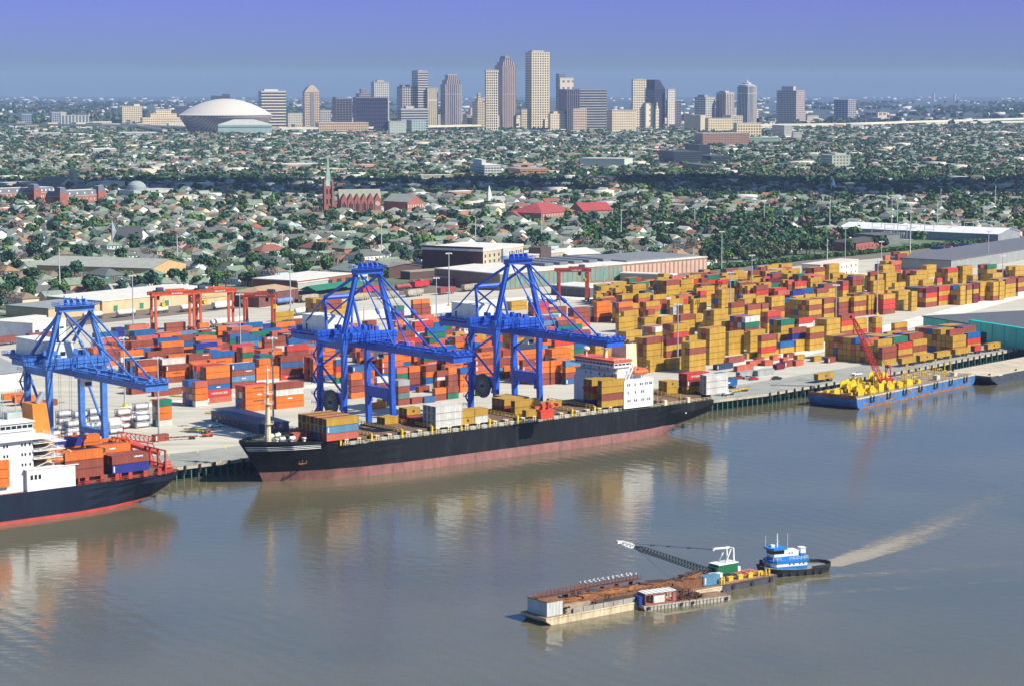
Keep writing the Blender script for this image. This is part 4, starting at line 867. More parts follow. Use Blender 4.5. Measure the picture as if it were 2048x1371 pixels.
# ================================================================ barges at the quay
def frame2(pa, pb, za, zb=None):
    a = P(*pa, za); b_ = P(*pb, za if zb is None else zb); return a, math.atan2(b_[1] - a[1], b_[0] - a[0]), math.dist(a, b_)
bluep = mat('weathered_blue', (0.030, 0.14, 0.36), 0.6, var=0.4, scale=0.28, dirt=(0.22, 0.12, 0.07), dirt_amt=0.95, streak=True)
a, th, Lb = frame2((1716, 797), (1952, 748), 4.6)
bb = thing('work_barge', 'rusty blue flat barge crowded with yellow winches moored at the quay', 'barge', (*a, 0), th)
Wb = 24
m = MB(); pr_ = [(0, 0), (Lb, 0), (Lb, Wb), (0, Wb)]
secs = [(-1.0, 3.2), (0, 1.0), (5, -2), (Lb - 8, -2), (Lb - 1, 1.2), (Lb, 2.5)]
for (x0, k0), (x1, k1) in zip(secs, secs[1:]):
    for y, fl in ((0, 0), (Wb, 1)):
        m.add([(x0, y, k0), (x1, y, k1), (x1, y, 4.6), (x0, y, 4.6)], [(0, 1, 2, 3)])
    m.add([(x0, 0, k0), (x0, Wb, k0), (x1, Wb, k1), (x1, 0, k1)], [(0, 1, 2, 3)])
m.add([(-1, 0, 3.2), (-1, Wb, 3.2), (-1, Wb, 4.6), (-1, 0, 4.6)], [(0, 1, 2, 3)]); m.add([(Lb, 0, 2.5), (Lb, Wb, 2.5), (Lb, Wb, 4.6), (Lb, 0, 4.6)], [(0, 1, 2, 3)])
m.build('hull', bluep, bb)
rp = random.Random(31); rst = mat('barge_rust', (.24, .12, .07), .85, var=.4, scale=.7, dirt=(.10, .05, .03), dirt_amt=.8)
for k in range(26):
    x = rp.uniform(1, Lb - 5); z0_ = rp.choice((.05, .6, 1.6, 2.8, 3.4)); w_ = rp.uniform(.8, 5.5); hh_ = rp.uniform(.4, 1.3); m = MB(); n_ = 7
    top = [(x + w_ * i / n_, z0_ + hh_ * rp.uniform(.35, 1)) for i in range(n_ + 1)]; bot = [(x + w_ * i / n_ + rp.uniform(-.2, .2), z0_ - rp.uniform(0, .5) * (1.0 if z0_ > 1 else .1)) for i in range(n_ + 1)]
    m.add([(a_, -.03, c_) for a_, c_ in bot] + [(a_, -.03, min(c_, 4.25)) for a_, c_ in top], [(i, i + 1, n_ + 2 + i, n_ + 1 + i) for i in range(n_)]); m.build('rust_patch', rst, bb)
m = MB(); m.box(5, -.02, -.3, Lb - 6, 0, .55); m.build('waterline_rust', rst, bb)
m = MB(); m.box(-1, 0, 4.5, Lb, Wb, 4.63); m.build('deck', mat('barge_deck', (.26, .21, .15), .9, var=.35, dirt=(.10, .06, .04), dirt_amt=.8), bb)
m = MB(); m.box(-1, -.15, 4.3, Lb, .25, 4.95); m.box(-1, Wb - .2, 4.3, Lb, Wb + .1, 4.95); m.build('gunwale', mat('barge_edge', (.42, .40, .34), .8, var=.3, dirt=(.2, .1, .05), dirt_amt=.7), bb)
m = MB(); m.box(-1.1, .3, 4.5, -.8, Wb, 6.0)
for k in range(12): m.box(-1.3, 1 + k * 1.9, 4.4, -.6, 1.2 + k * 1.9, 6.1)
m.build('end_bulwark', mat('rusty_orange_bulwark', (.36, .14, .06), .8, var=.4, dirt=(.14, .06, .03), dirt_amt=.8), bb)
for k in range(7):
    m = MB(); x = 10 + k * (Lb - 22) / 6; m.box(x, -.5, 2.4, x + .5, -.1, 4.9); m.box(x + 2.6, -.5, 2.4, x + 3.1, -.1, 4.9); m.box(x, -.5, 2.2, x + 3.1, -.1, 2.6); m.build('side_fender', BLACK, bb)
def drum_set(x, y, R_, wd, hh=0):
    """yellow winch drum between side plates, with its motor box"""
    m = MB()
    for sgn in (-1, 1): m.tube((x, y + sgn * wd / 2 - .15, 4.7 + R_), (x, y + sgn * wd / 2 + .15, 4.7 + R_), R_, n=20)
    m.tube((x, y - wd / 2, 4.7 + R_), (x, y + wd / 2, 4.7 + R_), R_ * .55, n=14)
    for k in range(8):
        a_ = k * math.pi / 4
        for sgn in (-1, 1): m.bar((x, y + sgn * (wd / 2 + .2), 4.7 + R_), (x + R_ * .95 * math.cos(a_), y + sgn * (wd / 2 + .2), 4.7 + R_ + R_ * .95 * math.sin(a_)), .25)
    m.build('winch_drum', YEL, bb)
    m = MB(); m.poly([(x - R_ * 1.1, y - wd / 2 - 1.1), (x + R_ * 1.1, y - wd / 2 - 1.1), (x + R_ * .6, y - wd / 2 - .6), (x - R_ * .6, y - wd / 2 - .6)], 4.63, 4.7 + R_ * .9)
    m.cbox(x + R_ + 1.4, y, 4.63, 1.8, wd, 1.8 + hh); m.cbox(x - R_ - 1, y + .6, 4.63, 1.3, 1.4, 1.3); m.build('winch_motor', YEL, bb)
for x, y, R_, wd in ((11, 7.5, 2.5, 3.0), (16, 15.5, 2.4, 3.2), (22, 17, 2.4, 3.2), (30, 18.5, 2.5, 3.2), (17, 4.5, 1.9, 2.6), (31, 4.2, 2.2, 2.8), (46, 19, 2.7, 3.2), (41, 5, 1.6, 2.4), (52, 18.5, 1.8, 2.2)): drum_set(x, y, R_, wd, 0.6)
for x, y, sx_, sy_, hh in ((6, 15, 4.5, 2.2, 2.0), (5, 18.5, 3, 2, 1.4), (23, 3.2, 4.2, 2.4, 3.6), (14, 2.0, 3.4, 1.6, 1.8), (48, 3.6, 5.2, 2.6, 3.0), (37, 12, 3, 2.5, 2.2), (42, 14, 3, 2.2, 2.8), (55, 20, 4.6, 2.4, 4.0), (60, 5, 2.4, 1.8, 1.6)):
    m = MB(); m.cbox(x, y, 4.63, sx_, sy_, hh); m.cbox(x, y, 4.63 + hh, sx_ * .6, sy_ * .7, .35); m.cbox(x - sx_ * .6, y, 4.63, .6, sy_ * .6, hh * .5); m.build('machinery_housing', YEL, bb)
for k in range(9):
    m = MB(); x = 62 + k * (Lb - 68) / 8; y = 8 + (k % 3) * 5
    m.bar((x, y, 4.63), (x, y, 7.6 if k % 3 else 12), .28); m.bar((x - 2, y, 7.2), (x + 2, y, 7.2), .22); m.bar((x + 2, y, 4.63), (x + 2, y, 7.2), .22); m.bar((x - 2, y, 4.63), (x - 2, y, 7.2), .22); m.build('cable_guide', YEL, bb)
m = MB(); m.rail((8, 1.0, 4.63), (Lb - 3, 1.0, 4.63), w=.12, step=3); m.rail((55, 22.5, 4.63), (Lb - 3, 22.5, 4.63), w=.12, step=3); m.build('barge_railing', mat('rail_brown', (.24, .17, .08), .7), bb)
for x, y, hgt in ((Lb - 12, 5, 1.8), (Lb - 30, 4, 2.3)):
    m = MB(); m.cbox(x, y, 4.63, 3, 2.2, hgt); m.cbox(x, y, 4.63 + hgt, 3.2, 2.4, .12); m.build('deck_locker', mat('locker_cream', (.5, .46, .36), .6), bb)
for x in (28, 57, Lb - 22, Lb - 8):
    m = MB(); m.bar((x, 9, 4.63), (x, 9, 13), .22); m.bar((x - .8, 9, 12.8), (x + .8, 9, 12.8), .3); m.build('light_pole', YEL, bb)
def lattice(m, p, q, w0, w1, n, r=.12, mm=0, rb=None):
    p, q = Vector(p), Vector(q); d = (q - p).normalized(); a_ = d.cross(Vector((0, 0, 1))).normalized(); b_ = a_.cross(d); rb = rb or r * .7
    def cn(t):
        wd = w0 + (w1 - w0) * t; wd *= min(1, .35 + 4 * t, .35 + 5 * (1 - t)); c = p.lerp(q, t)
        return [c + a_ * wd / 2 * i + b_ * wd / 2 * j for i, j in ((-1, -1), (1, -1), (1, 1), (-1, 1))]
    P0 = cn(0)
    for k in range(1, n + 1):
        P1 = cn(k / n)
        for i in range(4):
            m.bar(P0[i], P1[i], r * 2, m=mm); m.bar(P0[i], P1[(i + 1) % 4], rb * 2, m=mm); m.bar(P1[i], P1[(i + 1) % 4], rb * 2, m=mm)
        P0 = P1
# red lattice crane on the blue barge
REDC = mat('crane_red', (.46, .02, .025), .45, var=.2, dirt=(.16, .02, .02), dirt_amt=.5)
cx_, cy_ = rot(38, 9, th); rc = thing('crawler_crane', 'red lattice boom crane leaning left on the blue barge', 'crane', (a[0] + cx_, a[1] + cy_, 4.63), th)
m = MB(); m.box(-3.4, -3.2, 0, 3.4, -2.1, 1.2); m.box(-3.4, 2.1, 0, 3.4, 3.2, 1.2); m.build('crawler_track', BLACK, rc)
m = MB(); m.box(-2.6, -1.9, 1.2, 4.2, 1.9, 1.6); m.box(-1, -1.7, 1.6, 4.2, 1.7, 4.0); m.box(3.2, -1.9, 1.4, 4.8, 1.9, 3.6); m.build('engine_house', REDC, rc)
m = MB(); m.box(-2.8, -1.8, 1.6, -1.0, -.4, 3.9, 0); m.box(-2.84, -1.84, 2.6, -1.2, -.5, 3.6, 1); m.build('operator_cab', [REDC, GLASSD], rc)
g_ = P(1718, 645, 36); gx, gy = rot(g_[0] - a[0] - cx_, g_[1] - a[1] - cy_, -th)
# boom tip found at the measured height above the barge
m = MB(); tipz = 31.5; d0 = Vector((-15.5, 7.5, tipz)); lattice(m, (-2, 0, 1.8), d0, 2.2, 1.5, 15, .12); m.bar(d0, d0 + Vector((-1.4, .3, .4)), 1.5, 1.1); m.build('lattice_boom', REDC, rc)
m = MB(); m.bar((3, -1.2, 3.8), (2.2, -1.2, 9), .35); m.bar((3, 1.2, 3.8), (2.2, 1.2, 9), .35); m.bar((2.2, -1.2, 9), (2.2, 1.2, 9), .5); m.bar((-.5, 0, 3.8), (2.2, 0, 9), .3); m.cbox(2.2, 0, 8.6, 1.6, 2, 1.2); m.build('gantry', REDC, rc)
m = MB(); m.bar((2.2, -.6, 9), d0, .12); m.bar((2.2, .6, 9), d0, .12); m.build('pendant_line', BLACK, rc)

# black deck barge at the right edge
a, th, Lk = frame2((1984, 752), (2300, 690), 4.3)
kb = thing('deck_barge', 'black empty barge with pale worn deck cut off by the right edge', 'barge', (*a, 0), th)
Lk = 78; Wk = 25
m = MB(); secs = [(-1, 3.4), (0, 2.8), (9, -1.5), (Lk, -1.5)]
for (x0, k0), (x1, k1) in zip(secs, secs[1:]):
    for y in (0, Wk): m.add([(x0, y, k0), (x1, y, k1), (x1, y, 4.3), (x0, y, 4.3)], [(0, 1, 2, 3)])
    m.add([(x0, 0, k0), (x0, Wk, k0), (x1, Wk, k1), (x1, 0, k1)], [(0, 1, 2, 3)])
m.add([(-1, 0, 3.4), (-1, Wk, 3.4), (-1, Wk, 4.3), (-1, 0, 4.3)], [(0, 1, 2, 3)]); m.box(-1, -.12, 3.5, Lk, 0, 3.8); m.box(0, -.1, 2.0, Lk, 0, 2.2); m.build('hull', mat('barge_slate', (.045, .055, .075), .5, var=.25, scale=.3, dirt=(.10, .09, .08), dirt_amt=.5), kb)
m = MB(); m.box(-1, 0, 4.25, Lk, Wk, 4.36); m.box(-1, 0, 4.3, Lk, .3, 4.7); m.build('deck', mat('bare_barge_deck', (.47, .41, .30), .9, var=.2, scale=.08, dirt=(.24, .15, .08), dirt_amt=.5), kb)
m = MB()
for x, y in ((3, 3), (3, 22), (26, 2), (45, 2)): m.tube((x - .5, y, 4.3), (x - .5, y, 5.1), .25); m.tube((x + .5, y, 4.3), (x + .5, y, 5.1), .25)
m.build('mooring_bitt', BLACK, kb)
m = MB()
for k in range(6): m.box(6 + k * .62, -.14, 3.95, 6.42 + k * .62, -.1, 4.5)
m.build('barge_name', LETTER, kb)

# ================================================================ the tow in the foreground
a, th, Lf = frame2((1094, 1251), (1470, 1180), 0)
wb = thing('deck_barge', 'rusty white barge stacked with brown catwalks and a white box at its end', 'barge', (*a, 0), th)
Lw, Ww, Hw = math.dist(a, P(1448, 1186, 0)), 10.5, 1.9
cream = mat('barge_cream', (.55, .46, .30), .7, var=.25, scale=.5, dirt=(.26, .12, .04), dirt_amt=.7, streak=True)
def pontoon(p, Lx, Wx, Hx, mm, dk, rk=3):
    m = MB(); ss = [(-.3, Hx - .5), (0, Hx - .9), (rk, -1), (Lx - rk, -1), (Lx, Hx - .9)]
    for (x0, k0), (x1, k1) in zip(ss, ss[1:]):
        for y in (0, Wx): m.add([(x0, y, k0), (x1, y, k1), (x1, y, Hx), (x0, y, Hx)], [(0, 1, 2, 3)])
        m.add([(x0, 0, k0), (x0, Wx, k0), (x1, Wx, k1), (x1, 0, k1)], [(0, 1, 2, 3)])
    m.add([(-.3, 0, Hx - .5), (-.3, Wx, Hx - .5), (-.3, Wx, Hx), (-.3, 0, Hx)], [(0, 1, 2, 3)]); m.add([(Lx, 0, Hx - .9), (Lx, Wx, Hx - .9), (Lx, Wx, Hx), (Lx, 0, Hx)], [(0, 1, 2, 3)])
    m.box(-.4, -.12, Hx - .25, Lx, .12, Hx + .1); m.build('hull', mm, p); MB().box(-.3, .12, Hx - .1, Lx, Wx, Hx + .02).build('deck', dk, p)
rdk = mat('rusty_deck', (.22, .14, .08), .9, var=.4, scale=.5, dirt=(.08, .045, .03), dirt_amt=.8)
pontoon(wb, Lw, Ww, Hw, cream, rdk)
def on_(o, x, y): p_, q_ = rot(x, y, o.rotation_euler[2]); return (o.location[0] + p_, o.location[1] + q_)
bx = thing('storage_box', 'ribbed white steel box with brown roof on the left end of the barge', 'box', (*on_(wb, 1.2, 1.5), Hw), th)
m = MB(); m.box(0, 0, 0, 5.2, 8, 3.7)
for k in range(6): m.box(k * 1.0, -.06, 0, k * 1.0 + .12, 0, 3.7)
for k in range(9): m.box(-.06, k * .97, 0, 0, k * .97 + .12, 3.7)
m.build('box_wall', mat('box_white', (.52, .55, .52), .6, var=.15, dirt=(.3, .25, .2), dirt_amt=.5, streak=True), bx)
MB().box(-.1, -.1, 3.7, 5.3, 8.1, 3.9).build('box_roof', RUSTM, bx)
brr = mat('catwalk_brown', (.13, .05, .03), .8, var=.3)
def deck_item(name, label, cat, x, y, mb, mm, z=Hw, group=None, o=None, rz=0):
    o = o or wb; r = mb.build(name, mm, None, (*on_(o, x, y), z), th + rz); return tag(r, label, cat, group)
def catwalk(Lc, n=1.2, wd=1.6, z=3.2):
    m = MB(); m.box(0, 0, z, Lc, wd, z + .16)
    for y in (0, wd): m.rail((0, y, z + .16), (Lc, y, z + .16), h=1.15, step=1.3, w=.1)
    k = 0
    while k * 5 < Lc: m.box(k * 5, 0, 0, k * 5 + .3, wd, z); k += 1
    return m
deck_item('catwalk', 'short brown railed catwalk above the white box', 'catwalk', 1.4, 5.5, catwalk(11, z=2.1), brr, Hw + 1.8)
deck_item('catwalk', 'middle brown railed catwalk running along the far side of the barge', 'catwalk', 8, 8.2, catwalk(13, z=3.2), brr)
deck_item('catwalk', 'longest brown railed catwalk with gulls perched on it', 'catwalk', 16, 8.3, catwalk(23, z=3.4), brr)
deck_item('catwalk', 'low brown catwalk in front of the gulls', 'catwalk', 15, 5.6, catwalk(18, z=2.0, wd=1.3), brr)
rr = random.Random(3); browns = [RUSTM, mat('rust_bright', (.30, .12, .035), .85, var=.4, dirt=(.1, .05, .03), dirt_amt=.7), mat('pipe_dark', (.07, .04, .03), .8, var=.3), mat('timber_pale', (.34, .26, .17), .85, var=.3)]
adj = ['dark rusty', 'orange rusty', 'dark brown', 'pale timber']; pos = ['near edge', 'middle', 'far side']
cnt_ = 0
for k in range(16):
    x = 7.5 + (k % 8) * 4.2 + rr.uniform(-1, 1); y = (1.0, 3.4)[k // 8] + rr.uniform(-.3, .4); Lp = rr.uniform(7, 14); j = rr.randrange(4)
    if x + Lp > Lw: Lp = Lw - x - .5
    m = MB(); nn = rr.randrange(4, 7); s3 = rr.randrange(2, 5)
    for q in range(nn):
        m.bar((0, q * .42, .2), (Lp, q * .42 + rr.uniform(-.2, .2), .2), .3, .32); m.bar((.4, q * .42, .55), (Lp * .9, q * .42, .55), .3, .3)
        for u3 in range(s3): m.bar((rr.uniform(0, 1.5), q * .42, .9 + u3 * .34), (Lp * rr.uniform(.75, .95), q * .42, .9 + u3 * .34), .3, .3)
    deck_item('beam_pile', '%s beams, %s bundle from left in the barge %s' % (adj[j], ['', 'first', 'second', 'third', 'fourth', 'fifth', 'sixth', 'seventh', 'eighth'][k % 8 + 1], 'near row' if k < 8 else 'middle row'), 'beams', x, y, m, browns[j], group='bundles of beams lying on the white barge')
m = MB(); m.box(0, 0, 0, 34, .2, 1.3); [m.box(k * 3.4, -.15, 0, k * 3.4 + .2, 0, 1.4) for k in range(11)]
deck_item('side_rack', 'grey plank coaming along the near edge of the barge', 'coaming', 9, .5, m, mat('coaming_grey', (.30, .29, .25), .8, var=.3, dirt=(.2, .1, .05), dirt_amt=.6))
for k in range(21):                                                     # the long rusty load: girders stacked high in three files
    fl = k % 3; i = k // 3; x = 7.2 + i * (Lw - 9) / 7 + rr.uniform(-.8, .8); Lp = min((Lw - 9) / 7 * rr.uniform(1.1, 1.5), Lw - x - .4); y = (2.6, 4.8, 6.9)[fl]; m = MB(); top = rr.uniform(1.3, 2.6) + .35 * fl
    z = .2
    while z < top:
        for q in range(4): m.bar((rr.uniform(0, 1.4), q * .46, z), (Lp * rr.uniform(.8, 1), q * .46 + rr.uniform(-.12, .12), z + rr.uniform(-.05, .05)), .34, .3)
        z += .36
    for q in range(3): m.bar((Lp * rr.random(), -.2, z), (Lp * rr.random(), 1.6, z + .1), .22)
    deck_item('beam_pile', '%s girder stack, %s from left in the %s file' % (adj[k % 3], ['first', 'second', 'third', 'fourth', 'fifth', 'sixth', 'seventh'][i], ['near', 'middle', 'far'][fl]), 'beams', x, y, m, browns[k % 3], group='girder stacks on the white barge')
# gulls
gw = mat('gull_white', (.75, .75, .73), .7); gg = mat('gull_grey', (.22, .23, .25), .7)
bm_ = MB()
bm_.lathe([(0, -.32), (.10, -.22), (.16, -.05), (.15, .08), (.08, .22), (0, .28)], n=8); bm_.v = [(z, x, y + .28) for x, y, z in bm_.v]
k0 = len(bm_.v); bm_.lathe([(0, -.09), (.075, -.03), (.08, .03), (0, .09)], n=7); bm_.v[k0:] = [(x + .3, y, z + .5) for x, y, z in bm_.v[k0:]]
bm_.bar((.37, 0, .5), (.47, 0, .48), .035, m=1); bm_.bar((.2, 0, .36), (.29, 0, .48), .1); bm_.bar((.05, .17, .32), (-.38, .1, .22), .05, .2, m=1); bm_.bar((.05, -.17, .32), (-.38, -.1, .22), .05, .2, m=1)
bm_.bar((0, .05, 0), (0, .05, .2), .03, m=1); bm_.bar((0, -.05, 0), (0, -.05, .2), .03, m=1)
bm_.v = [(x * 1.25, y * 1.25, z * 1.25) for x, y, z in bm_.v]
gm_ = bm_.mesh('gull', [gw, gg])
for k in range(24):
    o = put('gull', gm_, None, (*on_(wb, 19 + k * .8 + rr.uniform(-.3, .3), 9.9 - (k % 2) * 1.5), Hw + 3.56 + 1.18), rr.uniform(0, 6))
    tag(o, 'white and grey gulls perched on the catwalk rail of the rusty barge', 'gull', 'gulls on the catwalk rail')

# crane barge at the right end of the tow
a2 = on_(wb, 47, .6); cbg = thing('crane_barge', 'dark hulled barge with yellow bitts carrying the green crane', 'barge', (a2[0], a2[1], 0), th)
Lc = 25.0
a2b = P(1442, 1184, 0); cbg.location = (a2b[0], a2b[1], 0)
Lc = math.dist(a2b, P(1558, 1164, 0)); pontoon(cbg, Lc, 11, 2.0, mat('barge_dark', (.05, .05, .06), .6, var=.3, dirt=(.2, .12, .05), dirt_amt=.5), mat('orange_rust_deck', (.30, .15, .07), .9, var=.35, scale=.6, dirt=(.12, .06, .03), dirt_amt=.7), 1.2)
for x in (.8, 1.8, Lc - 3.5, Lc - 2.2):
    m = MB(); m.tube((x, .9, 2), (x, .9, 4.0), .28, n=8); m.bar((x - .4, .9, 3.2), (x + .4, .9, 3.2), .25); m.build('mooring_bitt', YEL, cbg)
for k in range(4):
    m = MB(); x = 5 + k * (Lc - 10) / 3; m.box(x, 2.2, 2, x + 1.6, 2.9, 3.1); m.box(x - .2, 2.1, 3.1, x + 1.8, 3, 3.3); m.build('chain_stopper', YEL, cbg)
for k in range(3):
    m = MB(); x = 4.5 + k * (Lc - 7) / 2; m.tube((x, -.3, 1.1), (x, .0, 1.1), .6, n=12); m.build('tyre_fender', BLACK, cbg)
def cb_item(name, label, cat, x, y, mb, mm, z=2.02): return tag(mb.build(name, mm, None, (*on_(cbg, x, y), z), th), label, cat)
cont('c', 6.06, *on_(cbg, -5.0, 1.6), 2.05, th, 2.7, front=True, top=True, zone='on the crane barge in the foreground', force=True, n=1)
cb_item('storage_box', 'small white box behind the yellow bitts on the crane barge', 'box', 1.6, 4.5, MB().box(0, 0, 0, 3.2, 2.2, 1.9).box(-.1, -.1, 1.9, 3.3, 2.3, 2.0).box(.8, -.04, 0, 1.6, 0, 1.6), WHITE)
m = MB()
for k in range(46): x, y, z = rr.uniform(0, 6), rr.uniform(0, 2.6), rr.uniform(0, .9); m.bar((x, y, z), (x + rr.uniform(-.9, .9), y + rr.uniform(-.5, .5), z + rr.uniform(-.3, .3)), .22)
tag(cb_item('scrap_heap', 'silvery scrap metal heap beside the yellow chain stoppers', 'scrap', 5.2, 3.2, m, STEEL), None, kind='stuff')
m = MB()
for k in range(26): x, y, z = rr.uniform(0, 5), rr.uniform(0, 2), rr.uniform(0, .8); m.bar((x, y, z), (x + rr.uniform(-.9, .9), y + rr.uniform(-.5, .5), z + rr.uniform(-.3, .3)), .28)
tag(cb_item('hose_heap', 'pink red coiled hoses near the green crane', 'hoses', Lc - 8, 5.5, m, mat('hose_pink', (.55, .10, .12), .6)), None, kind='stuff')
# green crane with dark lattice boom
gc0 = on_(cbg, 7.0, 8.0); gcr = thing('crawler_crane', 'green crane with white mast and long dark lattice boom on the foreground barge', 'crane', (*gc0, 2.02), th)
GREEN = mat('crane_green', (.012, .13, .055), .35, var=.15)
m = MB(); m.box(-2.6, -2.4, 0, 2.8, -1.5, 1.0); m.box(-2.6, 1.5, 0, 2.8, 2.4, 1.0)
for y in (-1.95, 1.95):
    for x in (-2.5, 2.7): m.tube((x, y - .45, .5), (x, y + .45, .5), .5, n=10)
m.build('crawler_track', BLACK, gcr)
m = MB(); m.box(-1.8, -1.6, 1.2, 4.0, 1.6, 3.9); m.poly([(-1.8, -1.6), (-1.8, 1.6), (-2.6, 1.2), (-2.6, -1.2)], 1.3, 3.4); m.build('engine_house', GREEN, gcr)
m = MB(); m.box(-1.9, -1.7, 3.9, 4.1, 1.7, 4.15); m.build('roof', WHITE, gcr); MB().box(4.0, -1.5, 1.3, 4.9, 1.5, 2.6).build('counterweight', WHITE, gcr)
m = MB(); m.box(-2.64, -1.5, 2.0, -2.1, -.2, 3.3); m.build('cab_window', GLASSD, gcr)
gcr.scale = (1.25, 1.25, .95); tp = Vector((-25.6, 4.0, 13.7)); ft = Vector((-2.2, 0, 1.6)); bt = ft.lerp(tp, .86)
dkm = mat('boom_dark', (.025, .032, .034), .5)
m = MB(); lattice(m, ft, bt, 2.0, 1.5, 26, .09); m.build('lattice_boom', dkm, gcr)
m = MB(); lattice(m, bt, tp, 1.3, .9, 4, .12); m.bar(ft.lerp(tp, .9), tp, .5, .4); m.bar(tp, tp + Vector((-.9, .1, .1)), .9, .7); m.build('boom_tip', WHITE, gcr)
m = MB()
for y in (-1.1, 1.1): m.bar((3.2, y, 4), (3.0, y, 8.2), .3); m.bar((.6, y, 4), (2.4, y * .8, 8.1), .3)
m.bar((3.0, -1.1, 8.2), (3.0, 1.1, 8.2), .35); m.bar((3.0, 0, 8.2), (-1.4, .4, 8.5), .34, .5); m.bar((-1.4, .4, 8.5), (-1.8, .4, 8.0), .5); m.build('mast', WHITE, gcr)
m = MB()
for y in (-.3, .4): m.bar((-1.6, y, 8.3), bt + Vector((0, 0, .8)), .1)
for k in (.3, .55, .75): q = Vector((-1.6, 0, 8.3)).lerp(bt + Vector((0, 0, .8)), k); m.bar(q, q + Vector((-.9, .1, .05)), .3)
m.bar(bt, Vector((-12, 1, 0)), .05); m.build('pendant_line', BLACK, gcr)

# little barge in front with a salmon coloured open box and scrap
a3 = P(1290, 1221, 0); th3 = math.atan2(*(lambda q: (q[1] - a3[1], q[0] - a3[0]))(P(1461, 1199, 0)))
sb = thing('small_barge', 'small pale ribbed barge alongside carrying a salmon crate and brown scrap', 'barge', (*a3, 0), th3)
Ls = math.dist(a3, P(1461, 1199, 0)); pontoon(sb, Ls, 6.5, 1.2, mat('pontoon_grey', (.42, .40, .33), .8, var=.3, scale=.8, dirt=(.12, .10, .08), dirt_amt=.6), rdk, 1.0)
m = MB()
for k in range(int(Ls / 1.1)): m.box(.5 + k * 1.1, -.14, .1, .62 + k * 1.1, .0, 1.3)
m.build('hull_rib', mat('rib_dark', (.12, .12, .11), .8), sb)
for k, x in enumerate((1.0, Ls * .42, Ls * .55, Ls * .95)):
    m = MB(); m.tube((x, -.35, .7), (x, -.05, .7), .45, n=12); m.build('tyre_fender', BLACK, sb)
SAL = mat('salmon_crate', (.36, .11, .08), .7, var=.25, dirt=(.2, .08, .06), dirt_amt=.5)
cr_ = thing('open_crate', 'long salmon red crate with white slatted cover on the small barge', 'crate', (*on_(sb, .6, 1.0), 1.22), th3)
m = MB(); 
for x in (0, 2.5, 6.2, 8.4, 9.6): m.box(x, 0, 0, x + .3, .25, 2.9); m.box(x, 3.6, 0, x + .3, 3.85, 2.9)
m.box(0, 0, 2.6, 9.9, .25, 2.9); m.box(0, 0, 0, 9.9, .25, .35); m.box(8.4, 0, 0, 9.9, .2, 2.9); m.box(0, 0, 0, .25, 3.85, 2.9); m.box(0, .3, .02, 9.8, 3.8, .3); m.build('crate_frame', SAL, cr_)
m = MB(); m.box(2.8, .05, .4, 6.1, .15, 2.3); [m.box(2.8, -.02, .4 + k * .45, 6.1, .05, .48 + k * .45) for k in range(5)]; m.build('crate_panel', mat('crate_panel_white', (.62, .60, .54), .7), cr_)
m = MB()
for k in range(12): m.box(.1 + k * .8, -.1, 2.95 + .1 * (k % 2), .8 + k * .8, 3.9, 3.1 + .12 * (k % 2))
m.build('crate_cover', mat('cover_white', (.64, .64, .60), .8, var=.1), cr_)
MB().box(-1.4, .6, 0, -.05, 3.6, 2.3).build('blue_panel', mat('tarp_blue', (.01, .04, .22), .5), cr_)
m = MB()
for k in range(150):
    x = rr.random() * 8.6; hgt = 1.9 * math.sin(min(x / 8.6, 1) * math.pi) + .2; y, z = rr.uniform(0, 4.6), rr.uniform(0, hgt)
    m.bar((x, y, z), (x + rr.uniform(-.8, .8), y + rr.uniform(-.6, .6), z + rr.uniform(-.4, .4)), rr.uniform(.15, .45))
tag(m.build('scrap_heap', mat('scrap_brown', (.11, .045, .025), .9, var=.5, scale=1.5), None, (*on_(sb, 11.2, 1.0), 1.2), th3), 'heap of dark brown rusty scrap on the small barge', 'scrap', kind='stuff')

# tug
pt0 = P(1520, 1150, 0); tg = thing('tugboat', 'blue and white tug with dark hull pushing the barges', 'tug', (pt0[0] + .6, pt0[1] + .4, 0), math.radians(21))
TL = 22.5; tg.scale = (.93, 1, .83)
hd = mat('tug_hull', (.02, .024, .03), .5, var=.3)
loft('hull', hd, tg, [(-.5, -1.5, .8, 3.0, 3.2), (1.2, -1.5, 2.8, 3.9, 3.0), (4, -1.5, 4.0, 4.4, 2.7), (9, -1.5, 4.3, 4.5, 2.3), (15, -1.5, 4.2, 4.4, 2.0), (19, -1.2, 3.6, 4.0, 1.9), (21.5, -.8, 2.2, 3.0, 2.0), (22.8, -.4, .4, 1.2, 2.1)], (.5, .8), mat('tug_deck', (.2, .21, .2), .8, var=.3))
m = MB(); bp_ = [(14.5, 4.4), (19, 4.0), (21.5, 3.0), (22.8, 1.0)]
for sg in (-1, 1):
    for (x0, y0), (x1, y1) in zip(bp_, bp_[1:]): m.bar((x0, sg * y0, 2.5), (x1, sg * y1, 2.6), .25, 1.0)
m.bar((22.8, -1, 2.6), (22.8, 1, 2.6), .25, 1.0); m.build('stern_bulwark', hd, tg)
for k in range(7):
    m = MB(); x = 2 + k * 2.7; m.tube((x, -4.75, 1.1), (x, -4.45, 1.1), .55, n=12); m.build('tyre_fender', BLACK, tg)
TB_ = mat('tug_blue', (.015, .19, .50), .4)
m = MB(); m.poly([(1.8, -2.2), (3.2, -3.2), (13.6, -3.2), (13.6, 3.2), (3.2, 3.2), (1.8, 2.2)], 2.2, 3.2, 0); m.poly([(1.85, -2.15), (3.2, -3.15), (13.55, -3.15), (13.55, 3.15), (3.2, 3.15), (1.85, 2.15)], 3.2, 4.5, 1)
m.poly([(1.6, -2.4), (3.1, -3.4), (14, -3.4), (14, 3.4), (3.1, 3.4), (1.6, 2.4)], 4.5, 5.3, 0); m.build('deckhouse', [TB_, WHITE], tg)
